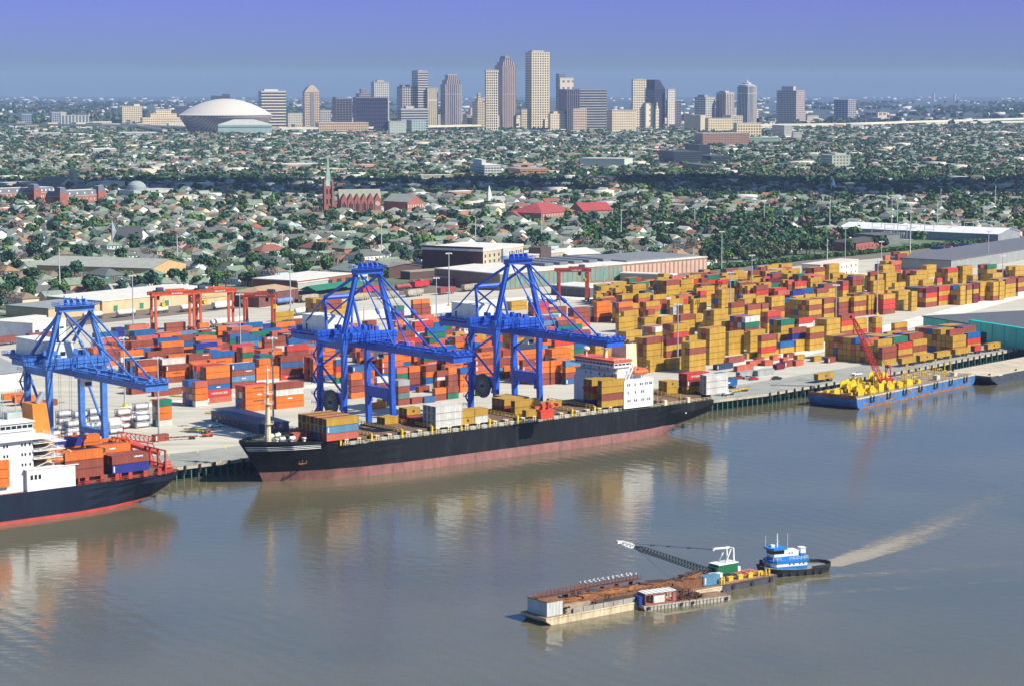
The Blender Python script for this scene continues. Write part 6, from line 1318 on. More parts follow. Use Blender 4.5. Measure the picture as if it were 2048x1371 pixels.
# ================================================================ sheds, warehouses, churches and blocks between the yard and the towers
BL = []                                                                 # footprints kept clear of houses: (x, y, radius)
def keep(x, y, r): BL.append((x, y, r))
def col_m(c, nm='wall', r=.8): return paint(c, r, kind=nm, var=.12, scale=.15, dirt=tuple(.5 * k + .02 for k in c), dirt_amt=.35)
ROOFW, ROOFG, ROOFD = (.60, .58, .52), (.24, .26, .25), (.075, .08, .09)
def shed(name, label, cat, pL, pR, depth, h, wall, roofc, roof='flat', z=ZD, extra=None, win=None, wcol=(.05, .07, .08), rh=2.5, parapet=.6):
    """near wall from photo point pL to pR on the ground; local x along it, y away"""
    a = P(*pL, z); b_ = P(*pR, z); th = math.atan2(b_[1] - a[1], b_[0] - a[0]); Lx = math.dist(a, b_)
    r = thing(name, label, cat, (*a, z), th); wm_ = col_m(wall)
    MB().box(0, 0, 0, Lx, depth, h).build('wall', wm_, r)
    rm = col_m(roofc, 'roof')
    if roof == 'flat':
        m = MB(); m.box(-.3, -.3, h, Lx + .3, depth + .3, h + parapet); m.build('roof', rm, r)
    elif roof == 'gable': m = MB(); m.gable(0, 0, Lx, depth, h, rh, 0, 1, 'x', .6); m.build('roof', [rm, wm_], r)
    elif roof == 'gabley': m = MB(); m.gable(0, 0, Lx, depth, h, rh, 0, 1, 'y', .6); m.build('roof', [rm, wm_], r)
    elif roof == 'hip': m = MB(); m.hip(0, 0, Lx, depth, h, rh); m.build('roof', rm, r)
    if win:                                                             # rows of windows: (height from ground, w, h, number)
        gm_ = paint(wcol, .3, kind='pane', var=.1)
        for zz, ww, hh, n, side in win:
            me = (MB().box(0, -.06, 0, ww, .02, hh) if side == 'x' else MB().box(-.06, 0, 0, .02, ww, hh)).mesh('window', gm_)
            L_ = Lx if side == 'x' else depth
            for k in range(n):
                q = (k + .5) * L_ / n - ww / 2; put('window', me, r, (q, 0, zz) if side == 'x' else (0, q, zz))
    if extra: extra(r, Lx, depth, h)
    c = (a[0] + math.cos(th) * Lx / 2 - math.sin(th) * depth / 2, a[1] + math.sin(th) * Lx / 2 + math.cos(th) * depth / 2)
    n = max(1, int(Lx / 18))
    for k in range(n + 1):
        for j in range(max(1, int(depth / 18)) + 1):
            x, y = rot(Lx * k / n, depth * j / max(1, int(depth / 18)), th); keep(a[0] + x, a[1] + y, 16)
    return r
GRN = (.03, .20, .13)
def doors(n, c, w=3.2, h=3.4):
    def f(r, Lx, d, hh):
        me = MB().box(0, -.08, 0, w, .02, h).mesh('door', col_m(c, 'door'))
        for k in range(n): put('door', me, r, ((k + .5) * Lx / n - w / 2, 0, .6))
    return f
shed('warehouse', 'long cream warehouse with pale flat roof and green doors behind the tank wagons', 'warehouse', (205, 628), (455, 601), 48, 7, (.56, .42, .24), ROOFW, extra=doors(5, GRN))
shed('warehouse', 'cream warehouse wing with dark left wall left of the long cream warehouse', 'warehouse', (97, 640), (215, 626), 34, 6, (.50, .37, .20), ROOFG)
shed('warehouse', 'low cream yard building right of the orange gantries', 'warehouse', (402, 611), (452, 606), 16, 4, (.56, .44, .24), (.50, .36, .18))
shed('warehouse', 'big grey roofed shed with olive side and tan front among the houses', 'warehouse', (303, 561), (372, 549), 88, 8, (.50, .34, .16), (.30, .31, .27), 'gabley', rh=4.5)
shed('shed', 'white two storey building with dark window strip behind the faded blue crane', 'building', (66, 683), (132, 673), 22, 9, (.66, .66, .64), ROOFW, win=[(4.5, 3.4, 1.2, 4, 'x')])
shed('shed', 'long low white roofed platform shed at the left edge', 'building', (-40, 660), (92, 644), 8, 3, (.5, .5, .46), ROOFW)
shed('warehouse', 'white wall grey roof transit shed cut by the left edge', 'warehouse', (-120, 795), (56, 774), 46, 7.5, (.68, .68, .65), (.22, .24, .25), 'gable', rh=4)
def awn(r, Lx, d, h):
    m = MB(); m.gable(0, -14, Lx * .9, -2, 3.2, 2.4, 0, 0, 'x', .5); m.build('green_canopy', col_m((.012, .15, .09), 'canopy'), r)
shed('depot', 'red brick depot with big dark windows and green canopy behind the middle crane', 'building', (594, 590), (705, 574), 34, 8.5, (.27, .09, .055), ROOFW, win=[(1.2, 5.6, 5.4, 6, 'x')], wcol=(.02, .06, .06), extra=awn)
shed('depot', 'pale roofed building wing left of the red brick depot', 'building', (560, 588), (596, 590), 34, 7, (.36, .37, .33), ROOFW)
shed('brick_house', 'brown brick two storey house with tan hip roof beside the blue tank wagon', 'building', (518, 616), (597, 605), 20, 8.5, (.15, .055, .045), (.36, .25, .15), 'hip', rh=3, win=[(5.2, 1.0, 1.6, 7, 'x'), (1.4, 1.0, 1.6, 7, 'x')])
shed('store', 'brick storefront building with pale awnings behind the middle crane apex', 'building', (776, 556), (822, 549), 20, 8, (.30, .13, .08), (.17, .18, .15), 'gable', rh=2.5, win=[(1, 1.8, 5.4, 7, 'x')], wcol=(.5, .55, .52))
shed('store', 'dark brick building left of the storefront building', 'building', (742, 552), (778, 557), 26, 7.5, (.10, .05, .045), (.20, .19, .15), 'gable', rh=2)
shed('shed', 'small pale blue metal shed with white roof left of the tall brick block', 'shed', (857, 545), (900, 541), 20, 5, (.20, .34, .42), ROOFW, 'gable', rh=2)
shed('brick_wall', 'long low brown warehouse wall with creeper behind the middle crane', 'warehouse', (820, 560), (962, 549), 10, 5, (.085, .05, .045), (.28, .24, .18))
shed('shed', 'low red brown shed in front of the tall brick block', 'shed', (905, 574), (985, 566), 18, 5.5, (.16, .07, .06), (.30, .22, .18))
# tall brick block with dark blind side and lit window front
def bb_(r, Lx, d, h):
    MB().box(-.12, -.12, 0, .0, d, h + 3).build('blind_wall', col_m((.075, .022, .022), 'brick'), r)
    m = MB(); m.box(Lx * .45, -1.5, 0, Lx * .62, 3, h + .5); m.build('stair_tower', col_m((.44, .46, .42)), r)
shed('brick_block', 'tall dark red brick block with blind side wall and white sawtooth roof', 'building', (966, 553), (1046, 540), 48, 17, (.44, .38, .27), ROOFW, win=[(12.6, 2.2, 2.2, 9, 'x'), (8.6, 2.2, 2.2, 9, 'x'), (4.4, 2.2, 2.2, 9, 'x')], extra=bb_, wcol=(.07, .08, .07), parapet=1.6)
shed('brick_block', 'low brown annex with white roof below the tall brick block', 'building', (950, 562), (1020, 553), 22, 8, (.13, .045, .045), ROOFW)
def tw_(r, Lx, d, h): MB().box(Lx * .36, -1, 0, Lx * .60, 9, h + 5).build('stair_tower', col_m((.09, .06, .06)), r)
shed('mill', 'beige three storey mill with window rows and a dark stair tower', 'building', (1046, 545), (1135, 533), 26, 11, (.40, .35, .25), ROOFW, win=[(1.5, 2.4, 7, 14, 'x')], extra=tw_, wcol=(.13, .13, .11))
shed('hall', 'hall with arched white roof right of the beige mill', 'building', (1136, 535), (1200, 532), 40, 9, (.45, .44, .38), ROOFW, 'gable', rh=3)
# the long brick warehouse
def lw(r, Lx, d, h):
    m1 = (.34, .40, .34); n = 46
    for k in range(n):
        c = 'green_window_bay' if k < n * .55 else 'pink_window_bay'; mm = col_m((.12, .24, .20) if k < n * .55 else (.50, .32, .24), 'bay')
        key = ('bay', k < n * .55)
        if key not in MC: MC[key] = MB().box(0, -.15, 1.0, Lx / n * .68, .02, h - 1.2).mesh('window', mm)
        put('window', MC[key], r, (k * Lx / n + .6, 0, 0))
    m = MB(); m.box(Lx * .62, 6, h + .6, Lx * .985, d - 6, h + 1.6); m.build('roof_field', col_m((.17, .18, .19), 'roof'), r)
    for k in range(5): MB().box(Lx * (.30 + .07 * k), 20, h + .6, Lx * (.34 + .07 * k), d - 4, h + 2.6).build('roof_monitor', col_m((.13, .15, .18), 'roof'), r)
shed('warehouse', 'very long brick warehouse with green and pink window bays and pale roof', 'warehouse', (1000, 582), (1414, 545), 62, 10.5, (.25, .16, .11), ROOFW, extra=lw)
shed('shed', 'white shed with flat canopy roof behind the red yard gantry', 'shed', (1102, 590), (1180, 596), 24, 6, (.10, .11, .12), ROOFW, win=[(0, 5, 4.4, 5, 'x')], wcol=(.02, .03, .04))
shed('canopy', 'long thin white canopy roof behind the tall yellow stacks', 'canopy', (1240, 562), (1345, 566), 9, 5, (.25, .23, .20), ROOFW)
shed('office', 'cream office with a row of dark windows behind the yellow yard', 'office', (1640, 561), (1716, 549), 14, 10, (.62, .58, .50), (.6, .5, .44), win=[(6, 1.4, 1.6, 8, 'x'), (1.6, 1.4, 1.6, 8, 'x'), (6, 1.3, 1.6, 4, 'y')])
shed('warehouse', 'huge grey walled transit shed with flat dark roof at the upper right', 'warehouse', (1902, 545), (2300, 478), 50, 8, (.24, .25, .24), (.115, .12, .135))
# teal warehouse
gA = P(1846, 664, ZD); gB = P(2060, 700, ZD); thT = math.atan2(gB[1] - gA[1], gB[0] - gA[0]); LT = math.dist(gA, gB) + 10
tw = thing('warehouse', 'teal metal warehouse with dark roof and black sign at the right edge', 'warehouse', (*gA, ZD), thT)
TEAL = mat('teal_cladding', (.015, .52, .43), .45, var=.12, scale=.2, dirt=(.02, .2, .18), dirt_amt=.3, streak=True)
Ls_ = LT * .42
m = MB(); m.box(0, 0, 0, Ls_, 300, 8.2); m.build('wall', TEAL, tw)
m = MB(); m.box(Ls_, -1.5, 0, LT, 300, 10.6); 
for k in range(7): x = Ls_ + k * (LT - Ls_) / 6; m.box(x - .15, -1.75, 0, x + .15, -1.5, 10.8)
m.build('facade', TEAL, tw)
m = MB(); m.box(-.6, -.6, 8.2, Ls_, 300, 8.7); m.box(Ls_, 1.2, 10.1, LT, 300, 10.64); m.build('roof', col_m((.085, .095, .11), 'roof'), tw)
MB().box(Ls_ * .5, -.22, 5.6, Ls_ * .76, -.05, 7.4).build('sign_board', BLACK, tw)
m = MB(); [m.box(Ls_ * .52 + k * 1.35, -.28, 6.2, Ls_ * .52 + k * 1.35 + .85, -.22, 6.9) for k in range(7)]; m.build('sign_lettering', LETTER, tw)
MB().box(Ls_ + 8, -1.6, 0, Ls_ + 15, -1.4, 5.6).build('door', BLACK, tw)
m = MB(); m.bar((LT * .5, 40, 10.7), (LT * .5, 75, 10.7), .5); m.bar((LT * .7, 60, 10.7), (LT * .5, 75, 10.7), .5); m.build('roof_pipe', WHITE, tw)
shed('shed', 'long white ribbed roof warehouse at the upper right', 'warehouse', (1996, 486), (2040, 480), 150, 7, (.24, .27, .28), (.62, .62, .60), 'gabley', rh=4)
shed('shed', 'dark roofed brown brick shed near the substation', 'building', (1712, 504), (1770, 496), 26, 7, (.30, .09, .07), (.06, .055, .05), 'hip', rh=2.5, win=[(2, 1.6, 2, 8, 'x')])
shed('shed', 'dark blue grey workshop left of the substation', 'building', (1746, 491), (1800, 488), 22, 8, (.16, .17, .17), (.10, .10, .10))
shed('shed', 'flat roofed dark workshop among the trees', 'building', (1632, 470), (1700, 466), 24, 5, (.13, .16, .17), (.28, .28, .28))
# substation lattice
r = thing('substation', 'grey steel lattice substation beside the long white roof at right', 'substation', (*P(1795, 482, ZD), ZD), .35)
for i in range(5):
    for j in range(3):
        m = MB(); x, y = i * 26, j * 22
        for dx in (0, 9): m.bar((x + dx, y, 0), (x + dx, y, 13), .35)
        m.bar((x, y, 12.6), (x + 9, y, 12.6), .5); m.bar((x, y, 9), (x + 9, y, 9), .35)
        for q in range(4): m.tube((x + 1 + q * 2.2, y + 3, 0), (x + 1 + q * 2.2, y + 3, 5), .25); m.cbox(x + 1 + q * 2.2, y + 3, 5, 1.2, 1.2, 1.6)
        m.build('switch_bay', STEEL, r)
keep(*P(1850, 480, ZD), 60)
# trailers with coloured boxes parked at the top right
bi = random.Random(21); items6 = []
for k in range(26):
    row = k % 2; px = 1860 + k * 7.6; py = (502 - (px - 1860) * .085) + (5 if row else -3)
    c = bi.choice('ddBonrsde'); g_ = P(px, py, ZD + 1.2); cont(c, 12.19, g_[0], g_[1], ZD + 1.2, math.radians(-40), 2.6, front=True, top=True, zone='parked far at the upper right', n=1)

# ---- church with spire
BR = (.33, .115, .09)
g_ = P(680, 432, ZD); ch = thing('church', 'red brick church with tall pale green spire and pointed gable windows', 'church', (*g_, ZD), math.radians(14))
d_ = g_[1]; U = d_ / F                                                  # metres per photo pixel at that distance
brm = col_m(BR, 'brick'); Lc_ = 84 * U; Dc = 15
MB().box(0, 0, 0, Lc_, Dc, 17).build('nave_wall', brm, ch)
m = MB(); m.gable(0, 1, Lc_, Dc, 17, 9, 0, 1, 'x', .3); m.build('roof', [col_m((.26, .27, .21), 'roof'), brm], ch)
for k in range(6):
    m = MB(); w_ = Lc_ / 6.2; x = k * w_ + 1; m.box(x, -1.4, 0, x + w_ * .92, 0, 15); m.gable(x, -1.4, x + w_ * .92, 6, 15, 7, 0, 0, 'y', .1, .1); m.build('side_gable', brm, ch)
    if k < 5:
        m = MB(); [m.box(x + w_ * f, -1.5, 5, x + w_ * (f + .13), -1.4, hh) for f, hh in ((.2, 12), (.4, 14), (.6, 12))]; m.build('window', GLASSD, ch)
    else:
        m = MB(); m.lathe([(0, 0), (2.4, 0), (2.4, .2), (0, .2)], n=16); m.v = [(x + w_ * .46 + p[0], -1.45 - p[2], 12 + p[1]) for p in m.v]; m.build('rose_window', col_m((.55, .42, .36)), ch)
m = MB(); m.box(-15, 1, 0, -7, 9, 30)
for x in (-15, -7):
    for y in (1, 9): m.box(x - .9, y - .9, 0, x + .9, y + .9, 33); m.frustum((x - .9, y - .9, x + .9, y + .9), (x - .05, y - .05, x + .05, y + .05), 33, 38)
m.build('bell_tower', brm, ch)
m = MB(); [m.box(x, .88, z, x + 1.4, 1.0, z + 5) for x in (-13.4, -10) for z in (12, 22)]; m.build('belfry_window', GLASSD, ch)
m = MB(); m.frustum((-15, 1, -7, 9), (-13.4, 2.6, -8.6, 7.4), 30, 36); m.frustum((-13.4, 2.6, -8.6, 7.4), (-11.05, 4.95, -10.95, 5.05), 36, 62); m.build('spire', col_m((.30, .42, .35), 'copper'), ch)
m = MB(); m.bar((-11, 5, 62), (-11, 5, 66), .3); m.bar((-12, 5, 64.5), (-10, 5, 64.5), .3); m.build('cross', col_m((.5, .45, .3)), ch)
MB().box(-7, 1.5, 0, 0, Dc, 14).build('porch_wall', brm, ch)
keep(g_[0], g_[1], 30); keep(g_[0] + 30, g_[1] + 8, 30); keep(g_[0] - 12, g_[1], 20)
shed('hall', 'red brick parish hall with grey gable roof right of the church', 'hall', (815, 430), (848, 428), 34, 13, BR, (.26, .28, .25), 'gabley', rh=7, win=[(2, 1.2, 3, 7, 'x'), (7, 1.2, 3, 7, 'x')], wcol=(.6, .5, .42))
# ---- red brick mansard blocks at left
def mansard(pL, pR, dep, h, label, towers=()):
    def f(r, Lx, d, hh):
        m = MB(); m.frustum((0, 0, Lx, d), (2, 2, Lx - 2, d - 2), hh + .5, hh + 6, 0, 1); m.build('mansard_roof', [col_m((.12, .13, .15), 'slate'), col_m(ROOFW)], r)
        me = MB().box(0, -.1, 0, 1.8, 1.5, 2.6).mesh('dormer', WHITE)
        for k in range(6): put('dormer', me, r, ((k + .5) * Lx / 6 - .9, .7, hh + 1.4))
        for x in towers:
            MB().box(x * Lx, -2, 0, x * Lx + 11, 9, hh + 4).build('corner_tower', col_m((.30, .095, .065), 'brick'), r)
            m = MB(); m.frustum((x * Lx, -2, x * Lx + 11, 9), (x * Lx + 2, 0, x * Lx + 9, 7), hh + 4, hh + 10, 0, 1); m.build('tower_roof', [col_m((.10, .11, .14), 'slate'), col_m(ROOFW)], r)
    return shed('brick_block', label, 'building', pL, pR, dep, h, (.33, .125, .085), (.4, .38, .35), 'flat', win=[(2, 1.4, 2.6, 12, 'x'), (7, 1.4, 2.6, 12, 'x')], wcol=(.45, .40, .34), extra=f)
mansard((118, 417), (208, 412), 22, 12, 'right one of the red brick mansard roofed blocks at left', (0, .85))
mansard((66, 409), (112, 406), 22, 12, 'middle one of the red brick mansard roofed blocks at left', (0,))
mansard((-40, 408), (60, 404), 22, 10, 'left one of the red brick mansard roofed blocks cut by the edge')
shed('building', 'pale domed hall in the dark trees at left', 'hall', (268, 398), (350, 394), 30, 9, (.42, .43, .40), (.40, .42, .40), extra=lambda r, L_, d, h: MB().lathe([(11, h), (11, h + 4), (10.2, h + 6.5), (7.5, h + 9), (4, h + 10.6), (0, h + 11)], 14, 12, n=24).build('dome', col_m((.26, .30, .29), 'roof'), r))  # dome colour is darkened to stand for the cloud shade over it
def cht(r, L_, d, h): MB().box(L_ - 2, 2, 0, L_ + 5, 9, h + 16).build('bell_tower', col_m((.44, .40, .28)), r)
shed('church', 'pale stone church with square tower in the dark trees at left', 'church', (122, 383), (152, 381), 36, 9, (.48, .45, .32), (.18, .16, .13), 'gabley', rh=8, extra=cht)
shed('building', 'long cream building left of the stone church', 'building', (10, 384), (78, 380), 22, 10, (.50, .46, .33), (.46, .46, .40), win=[(2, 1.4, 2.2, 12, 'x'), (6, 1.4, 2.2, 12, 'x')])
shed('building', 'cream flat roofed school behind the mansard blocks', 'building', (205, 384), (250, 381), 24, 11, (.62, .56, .38), (.5, .48, .42), win=[(3, 2.5, 2.5, 6, 'x')])
# small grey church with needle gable
g_ = P(236, 489, ZD); cs = thing('church', 'small grey timber church with white edged pointed front among the houses', 'church', (*g_, ZD), math.radians(20))
m = MB(); m.box(0, 0, 0, 20, 13, 6); m.build('wall', col_m((.13, .16, .20)), cs); m = MB(); m.gable(0, 0, 20, 13, 6, 8, 0, 1, 'x', .8); m.build('roof', [col_m((.045, .05, .06), 'roof'), col_m((.13, .16, .20))], cs)
m = MB(); m.box(-4.2, 3, 0, -.6, 7, 11); m.frustum((-4.2, 3, -.6, 7), (-3.9, 4.9, -3.7, 5.1), 11, 20); m.build('steeple', col_m((.34, .37, .40)), cs); keep(g_[0] + 8, g_[1] + 6, 18)
for i, (px, py, hh, lab) in enumerate(((1674, 392, 17, 'slender white steeple chapel among the dark trees at right'), (1545 - 160, 478, 0, ''), (986, 414, 20, 'twin gabled chapel with pale pointed turret at centre right'))):
    if not hh: continue
    g_ = P(px, py, ZD); c_ = thing('chapel', lab, 'chapel', (*g_, ZD), .5); hh = hh * .5
    MB().box(0, 0, 0, 16, 10, 6).build('wall', WHITE, c_); m = MB(); m.gable(0, 0, 16, 10, 6, 5, 0, 1, 'x'); m.build('roof', [col_m((.3, .3, .28), 'roof'), WHITE], c_)
    m = MB(); m.box(-4, 3, 0, 0, 7, 13); m.frustum((-4, 3, 0, 7), (-2.1, 4.9, -1.9, 5.1), 13, 13 + hh); m.build('steeple', WHITE, c_); keep(g_[0] + 6, g_[1] + 5, 15)
# red roofed school group
shed('school', 'large school with broad red hip roof at centre', 'school', (1085, 446), (1150, 440), 40, 9, (.36, .16, .13), (.30, .055, .05), 'hip', rh=9, win=[(2, 1.2, 2, 12, 'x'), (5.6, 1.2, 2, 12, 'x')], wcol=(.5, .42, .36))
shed('school', 'small red hip roofed building at the left end of the red roofs', 'school', (1040, 445), (1082, 440), 16, 5, (.5, .46, .40), (.28, .06, .05), 'gable', rh=5)
shed('school', 'long red gabled school wing right of the large red hip roof', 'school', (1166, 438), (1225, 436), 26, 8, (.38, .18, .14), (.32, .045, .045), 'gable', rh=7)
# mid distance blocks
FW = [facade('block_facade_a', (.52, .50, .42), (.06, .08, .09), 3.4, 3.0, .5, .45), facade('block_facade_b', (.62, .60, .55), (.10, .12, .13), 3.6, 4.0, .45, .15), facade('block_facade_c', (.36, .20, .13), (.05, .05, .06), 3.6, 3.4, .55, .4),
      facade('block_facade_d', (.035, .05, .065), (.02, .03, .045), 3.6, 3.0, .5, .3), facade('block_facade_e', (.50, .42, .22), (.08, .08, .08), 3.6, 4.4, .5, .5)]
def block(name, label, px0, px1, pyb, pyt, mt, th=14, roofc=ROOFW, split=.2, cat='building', pent=None, z=ZD):
    """block seen between photo columns px0..px1; the dark left side takes the share split"""
    b0 = P(px0 + (px1 - px0) * split, pyb, z); d = b0[1]; U = d / F; phi = math.radians(th); tot = (px1 - px0) * U
    Lx = tot * (1 - split) / math.cos(phi); Ly = max(6, min(tot * max(split, .12) / math.sin(phi), 90)); h = (pyb - pyt) * U
    r = thing(name, label, cat, (*b0, z), phi)
    o = MB().box(0, 0, -.2, Lx, Ly, h).build('facade', mt, r)
    MB().box(-.3, -.3, h, Lx + .3, Ly + .3, h + .9).build('roof', col_m(roofc, 'roof'), r)
    if pent: f0, f1, ph = pent; MB().box(Lx * f0, Ly * .2, h + .9, Lx * f1, Ly * .8, h + ph * U).build('penthouse', col_m(roofc, 'roof'), r)
    keep(b0[0] + Lx / 2, b0[1] + Ly / 2, Lx * .6); return r, Lx, Ly, h, U
block('apartment_block', 'white gridded apartment block with white roof tower at centre', 936, 1003, 362, 332, FW[1], split=.5, pent=(.0, .25, 11))
block('garage', 'orange tan parking garage right of the white gridded block', 1016, 1098, 362, 340, FW[4] if False else facade('garage_facade', (.46, .26, .15), (.05, .04, .04), 3.3, 9, .5, .12), split=.3, roofc=(.34, .24, .16))
block('hospital', 'large pale green blank hall with white striped right end', 1161, 1268, 343, 319, mat('pale_green_wall', (.46, .52, .40), .8, var=.06), split=.82, th=70, roofc=(.5, .5, .42))
block('hospital', 'dark glass hospital slab with white arcaded base', 1324, 1405, 335, 305, FW[3], split=.3, roofc=(.05, .06, .07)); block('hospital', 'tall dark glass hospital tower right of the slab', 1376, 1420, 330, 292, FW[3], split=.5, roofc=(.04, .05, .06)); block('hospital', 'low dark glass wing right of the hospital tower', 1396, 1462, 334, 314, FW[3], split=.4, roofc=(.05, .06, .07))
block('hospital', 'dark brick hospital wing in front of the dark slab', 1330, 1430, 352, 332, facade('dark_brick_facade', (.09, .08, .09), (.03, .03, .04), 3.4, 3, .5, .3), split=.75, roofc=(.09, .10, .11))
block('apartment_block', 'pale green square windowed block standing alone at right', 1649, 1702, 344, 312, facade('pale_green_facade', (.42, .45, .33), (.09, .11, .11), 4.6, 5.2, .55, .5), split=.28, roofc=(.4, .42, .36), pent=(.3, .9, 4))
block('school', 'long beige blank school with dark bands behind the church', 835, 905, 368, 352, facade('beige_band', (.44, .42, .30), (.30, .29, .22), 5, 12, .55, .3), split=.1, roofc=(.46, .44, .34)); block('school', 'cream building with terracotta roof right of the beige school', 905, 945, 364, 350, FW[0], split=.2, roofc=(.48, .24, .15))
block('school', 'long low cream school left of the church spire', 545, 650, 340, 330, FW[0], split=.1); block('school', 'tan school wing behind the church spire', 640, 722, 350, 340, FW[4], split=.1, roofc=(.46, .42, .28)); block('school', 'dark brown flat block right of the tan school wing', 720, 750, 354, 340, FW[3], split=.2, roofc=(.2, .2, .17))
block('apartment_block', 'cream three storey row at the left far side', 168, 232, 314, 300, FW[0], split=.3); block('warehouse', 'long white low warehouse before the elevated road at left', 232, 310, 276, 266, FW[1], split=.1); block('warehouse', 'white low warehouse at the far left before the elevated road', 55, 118, 277, 267, FW[1], split=.1)
block('apartment_block', 'beige block with dark stair strip before the elevated road at right', 1552, 1585, 282, 252, FW[0], split=.5); block('apartment_block', 'cream low block with arches right of the beige strip block', 1585, 1604, 284, 266, FW[0], split=.1)
block('store', 'small cream flat block behind the tall brick church at right', 1700, 1790, 398, 388, FW[4], split=.1, roofc=(.5, .4, .3)); block('barn', 'white rounded roof hall left of two in the dark trees at right', 1867, 1897, 352, 345, FW[1], split=.05, roofc=(.66, .66, .66)); block('barn', 'white rounded roof hall right of two in the dark trees at right', 1902, 1927, 351, 345, FW[1], split=.05, roofc=(.66, .66, .66))
block('garage', 'green netted parking garage with many level lines at right', 1490, 1560, 292, 276, facade('green_garage', (.30, .42, .30), (.07, .12, .10), 3.2, 40, .5, 0), split=.1, roofc=(.35, .42, .35))
block('warehouse', 'brown roofed long hall at the right middle distance', 1395, 1500, 296, 268, FW[2], split=.1, roofc=(.42, .36, .34)); block('house_block', 'pink brick small block in the right middle trees', 1330, 1356, 418, 405, FW[2], split=.1, roofc=(.3, .3, .3))

hits = []
# ================================================================ the towers downtown
BD = 262.0
def prof(c, g, fh=3.8, bw=3.0, a=.4, cc=.4): return facade('tower_facade_%d' % (len(bpy.data.materials)), (1.22 * c[0], 1.13 * c[1], 1.0 * c[2]), tuple(.6 * q for q in g), fh * 1.7, bw * 1.7, a * .92, cc * .92, .45)
BEI, CRM, GRY, DKG, PNK = (.54, .48, .38), (.62, .56, .43), (.40, .40, .38), (.05, .06, .09), (.44, .34, .28)
def tower(label, px0, px1, pyt, mt, split=.26, base=BD, th=18, top=None, tiers=(), pent=None, roofc=(.42, .40, .36), name='tower', ribs=0):
    c0 = px0 + (px1 - px0) * split; b0 = P(c0, base, ZD); U = b0[1] / F; phi = math.radians(th); tot = (px1 - px0) * U
    Lx = tot * (1 - split) / math.cos(phi); Ly = tot * max(split, .1) / math.sin(phi); Ly = min(Ly, 75); h = (base - pyt) * U
    r = thing(name, label, 'tower', (*b0, ZD), phi)
    MB().box(0, 0, -.3, Lx, Ly, h).build('facade', mt, r)
    z = h
    for (ix, iy, dz) in tiers:                                          # set back tiers: inset shares and height in photo pixels
        hh = dz * U; MB().box(Lx * ix, Ly * iy, z, Lx * (1 - ix), Ly * (1 - iy), z + hh).build('upper_tier', mt, r); z += hh
    ix = tiers[-1][0] if tiers else 0; iy = tiers[-1][1] if tiers else 0
    MB().box(Lx * ix - .4, Ly * iy - .4, z, Lx * (1 - ix) + .4, Ly * (1 - iy) + .4, z + 1.6).build('roof', col_m(roofc, 'roof'), r)
    if pent: f0, f1, ph = pent; MB().box(Lx * f0, Ly * .2, z + 1.6, Lx * f1, Ly * .8, z + ph * U).build('penthouse', col_m(roofc, 'roof'), r)
    if ribs:
        m = MB()
        for k in range(ribs + 1): x = k * Lx / ribs; m.box(x - .5, -.7, 0, x + .5, 0, h)
        m.build('facade_rib', col_m(roofc), r)
    keep(b0[0], b0[1], Lx); return r, Lx, Ly, h, U
w1 = prof(CRM, (.16, .15, .13), 4.0, 4.2, .42, .42)
tower('tallest cream gridded tower with flat top at the skyline centre', 1051, 1099, 107, w1, .26, pent=(.1, .75, 4)); 
tower('tall pinkish ribbed tower with stepped crown left of the tallest tower', 988, 1032, 132, prof(PNK, (.10, .09, .12), 60, 3.4, .02, .45), .40, tiers=((.1, .1, 6), (.22, .22, 6)), pent=(.3, .6, 6), roofc=(.3, .26, .28), ribs=7)
tower('slim dark gridded tower with white cornice in front of the stepped crown tower', 970, 996, 146, prof(CRM, (.04, .04, .05), 4.0, 3.6, .35, .35), .12, base=266, tiers=((-.05, -.05, 3),), roofc=(.6, .58, .54))
tower('pink brown ribbed tower with sloped pale crown left of centre', 880, 923, 170, prof((.36, .31, .32), (.10, .10, .13), 60, 3.2, .02, .45), .27, tiers=((.08, .1, 9), (.22, .2, 9)), roofc=(.55, .5, .5), ribs=8)
tower('slim striped tower with stair stepped left side', 822, 856, 144, prof((.50, .46, .46), (.07, .07, .11), 4.0, 50, .48, 0), .42, pent=(.2, .6, 2)); tower('grey gridded square tower left of the striped tower', 792, 834, 176, prof((.38, .35, .35), (.09, .09, .12), 4, 4, .4, .35), .32, pent=(.1, .6, 5), roofc=(.25, .24, .28))
tower('cream slim tower right of the striped tower', 854, 876, 178, prof(CRM, (.30, .27, .22), 50, 3.4, .03, .45), .08); tower('low striped office block in front of the grey square tower', 794, 856, 219, prof((.40, .42, .42), (.07, .09, .14), 4, 60, .45, 0), .14, base=267, pent=(.2, .5, 6))
tower('very dark blue glass slab below the pale gridded tower', 705, 775, 197, prof((.030, .032, .065), (.018, .02, .05), 6, 3, .4, .5), .1, base=267, roofc=(.2, .2, .25)); tower('pale gridded tower behind the dark blue slab', 741, 778, 166, prof((.46, .46, .45), (.28, .29, .32), 4, 3.6, .4, .4), .22, pent=(.25, .7, 4), base=255)
tower('rounded grey tower rising behind the dark blue slab', 710, 742, 188, prof((.22, .22, .26), (.12, .12, .16), 4, 3, .5, .4), .3, tiers=((.25, .25, 8),), roofc=(.35, .33, .34), base=256); tower('dark banded block left of the dark blue slab', 662, 704, 200, prof((.10, .10, .12), (.03, .035, .05), 4, 5, .4, .25), .27, pent=(.0, .2, 5), roofc=(.15, .15, .18))
r, Lx, Ly, h, U = tower('tan tower with round arched gable top right of the dome', 604, 639, 186, prof((.52, .40, .30), (.16, .15, .16), 4, 3.2, .35, .4), .18, pent=None)
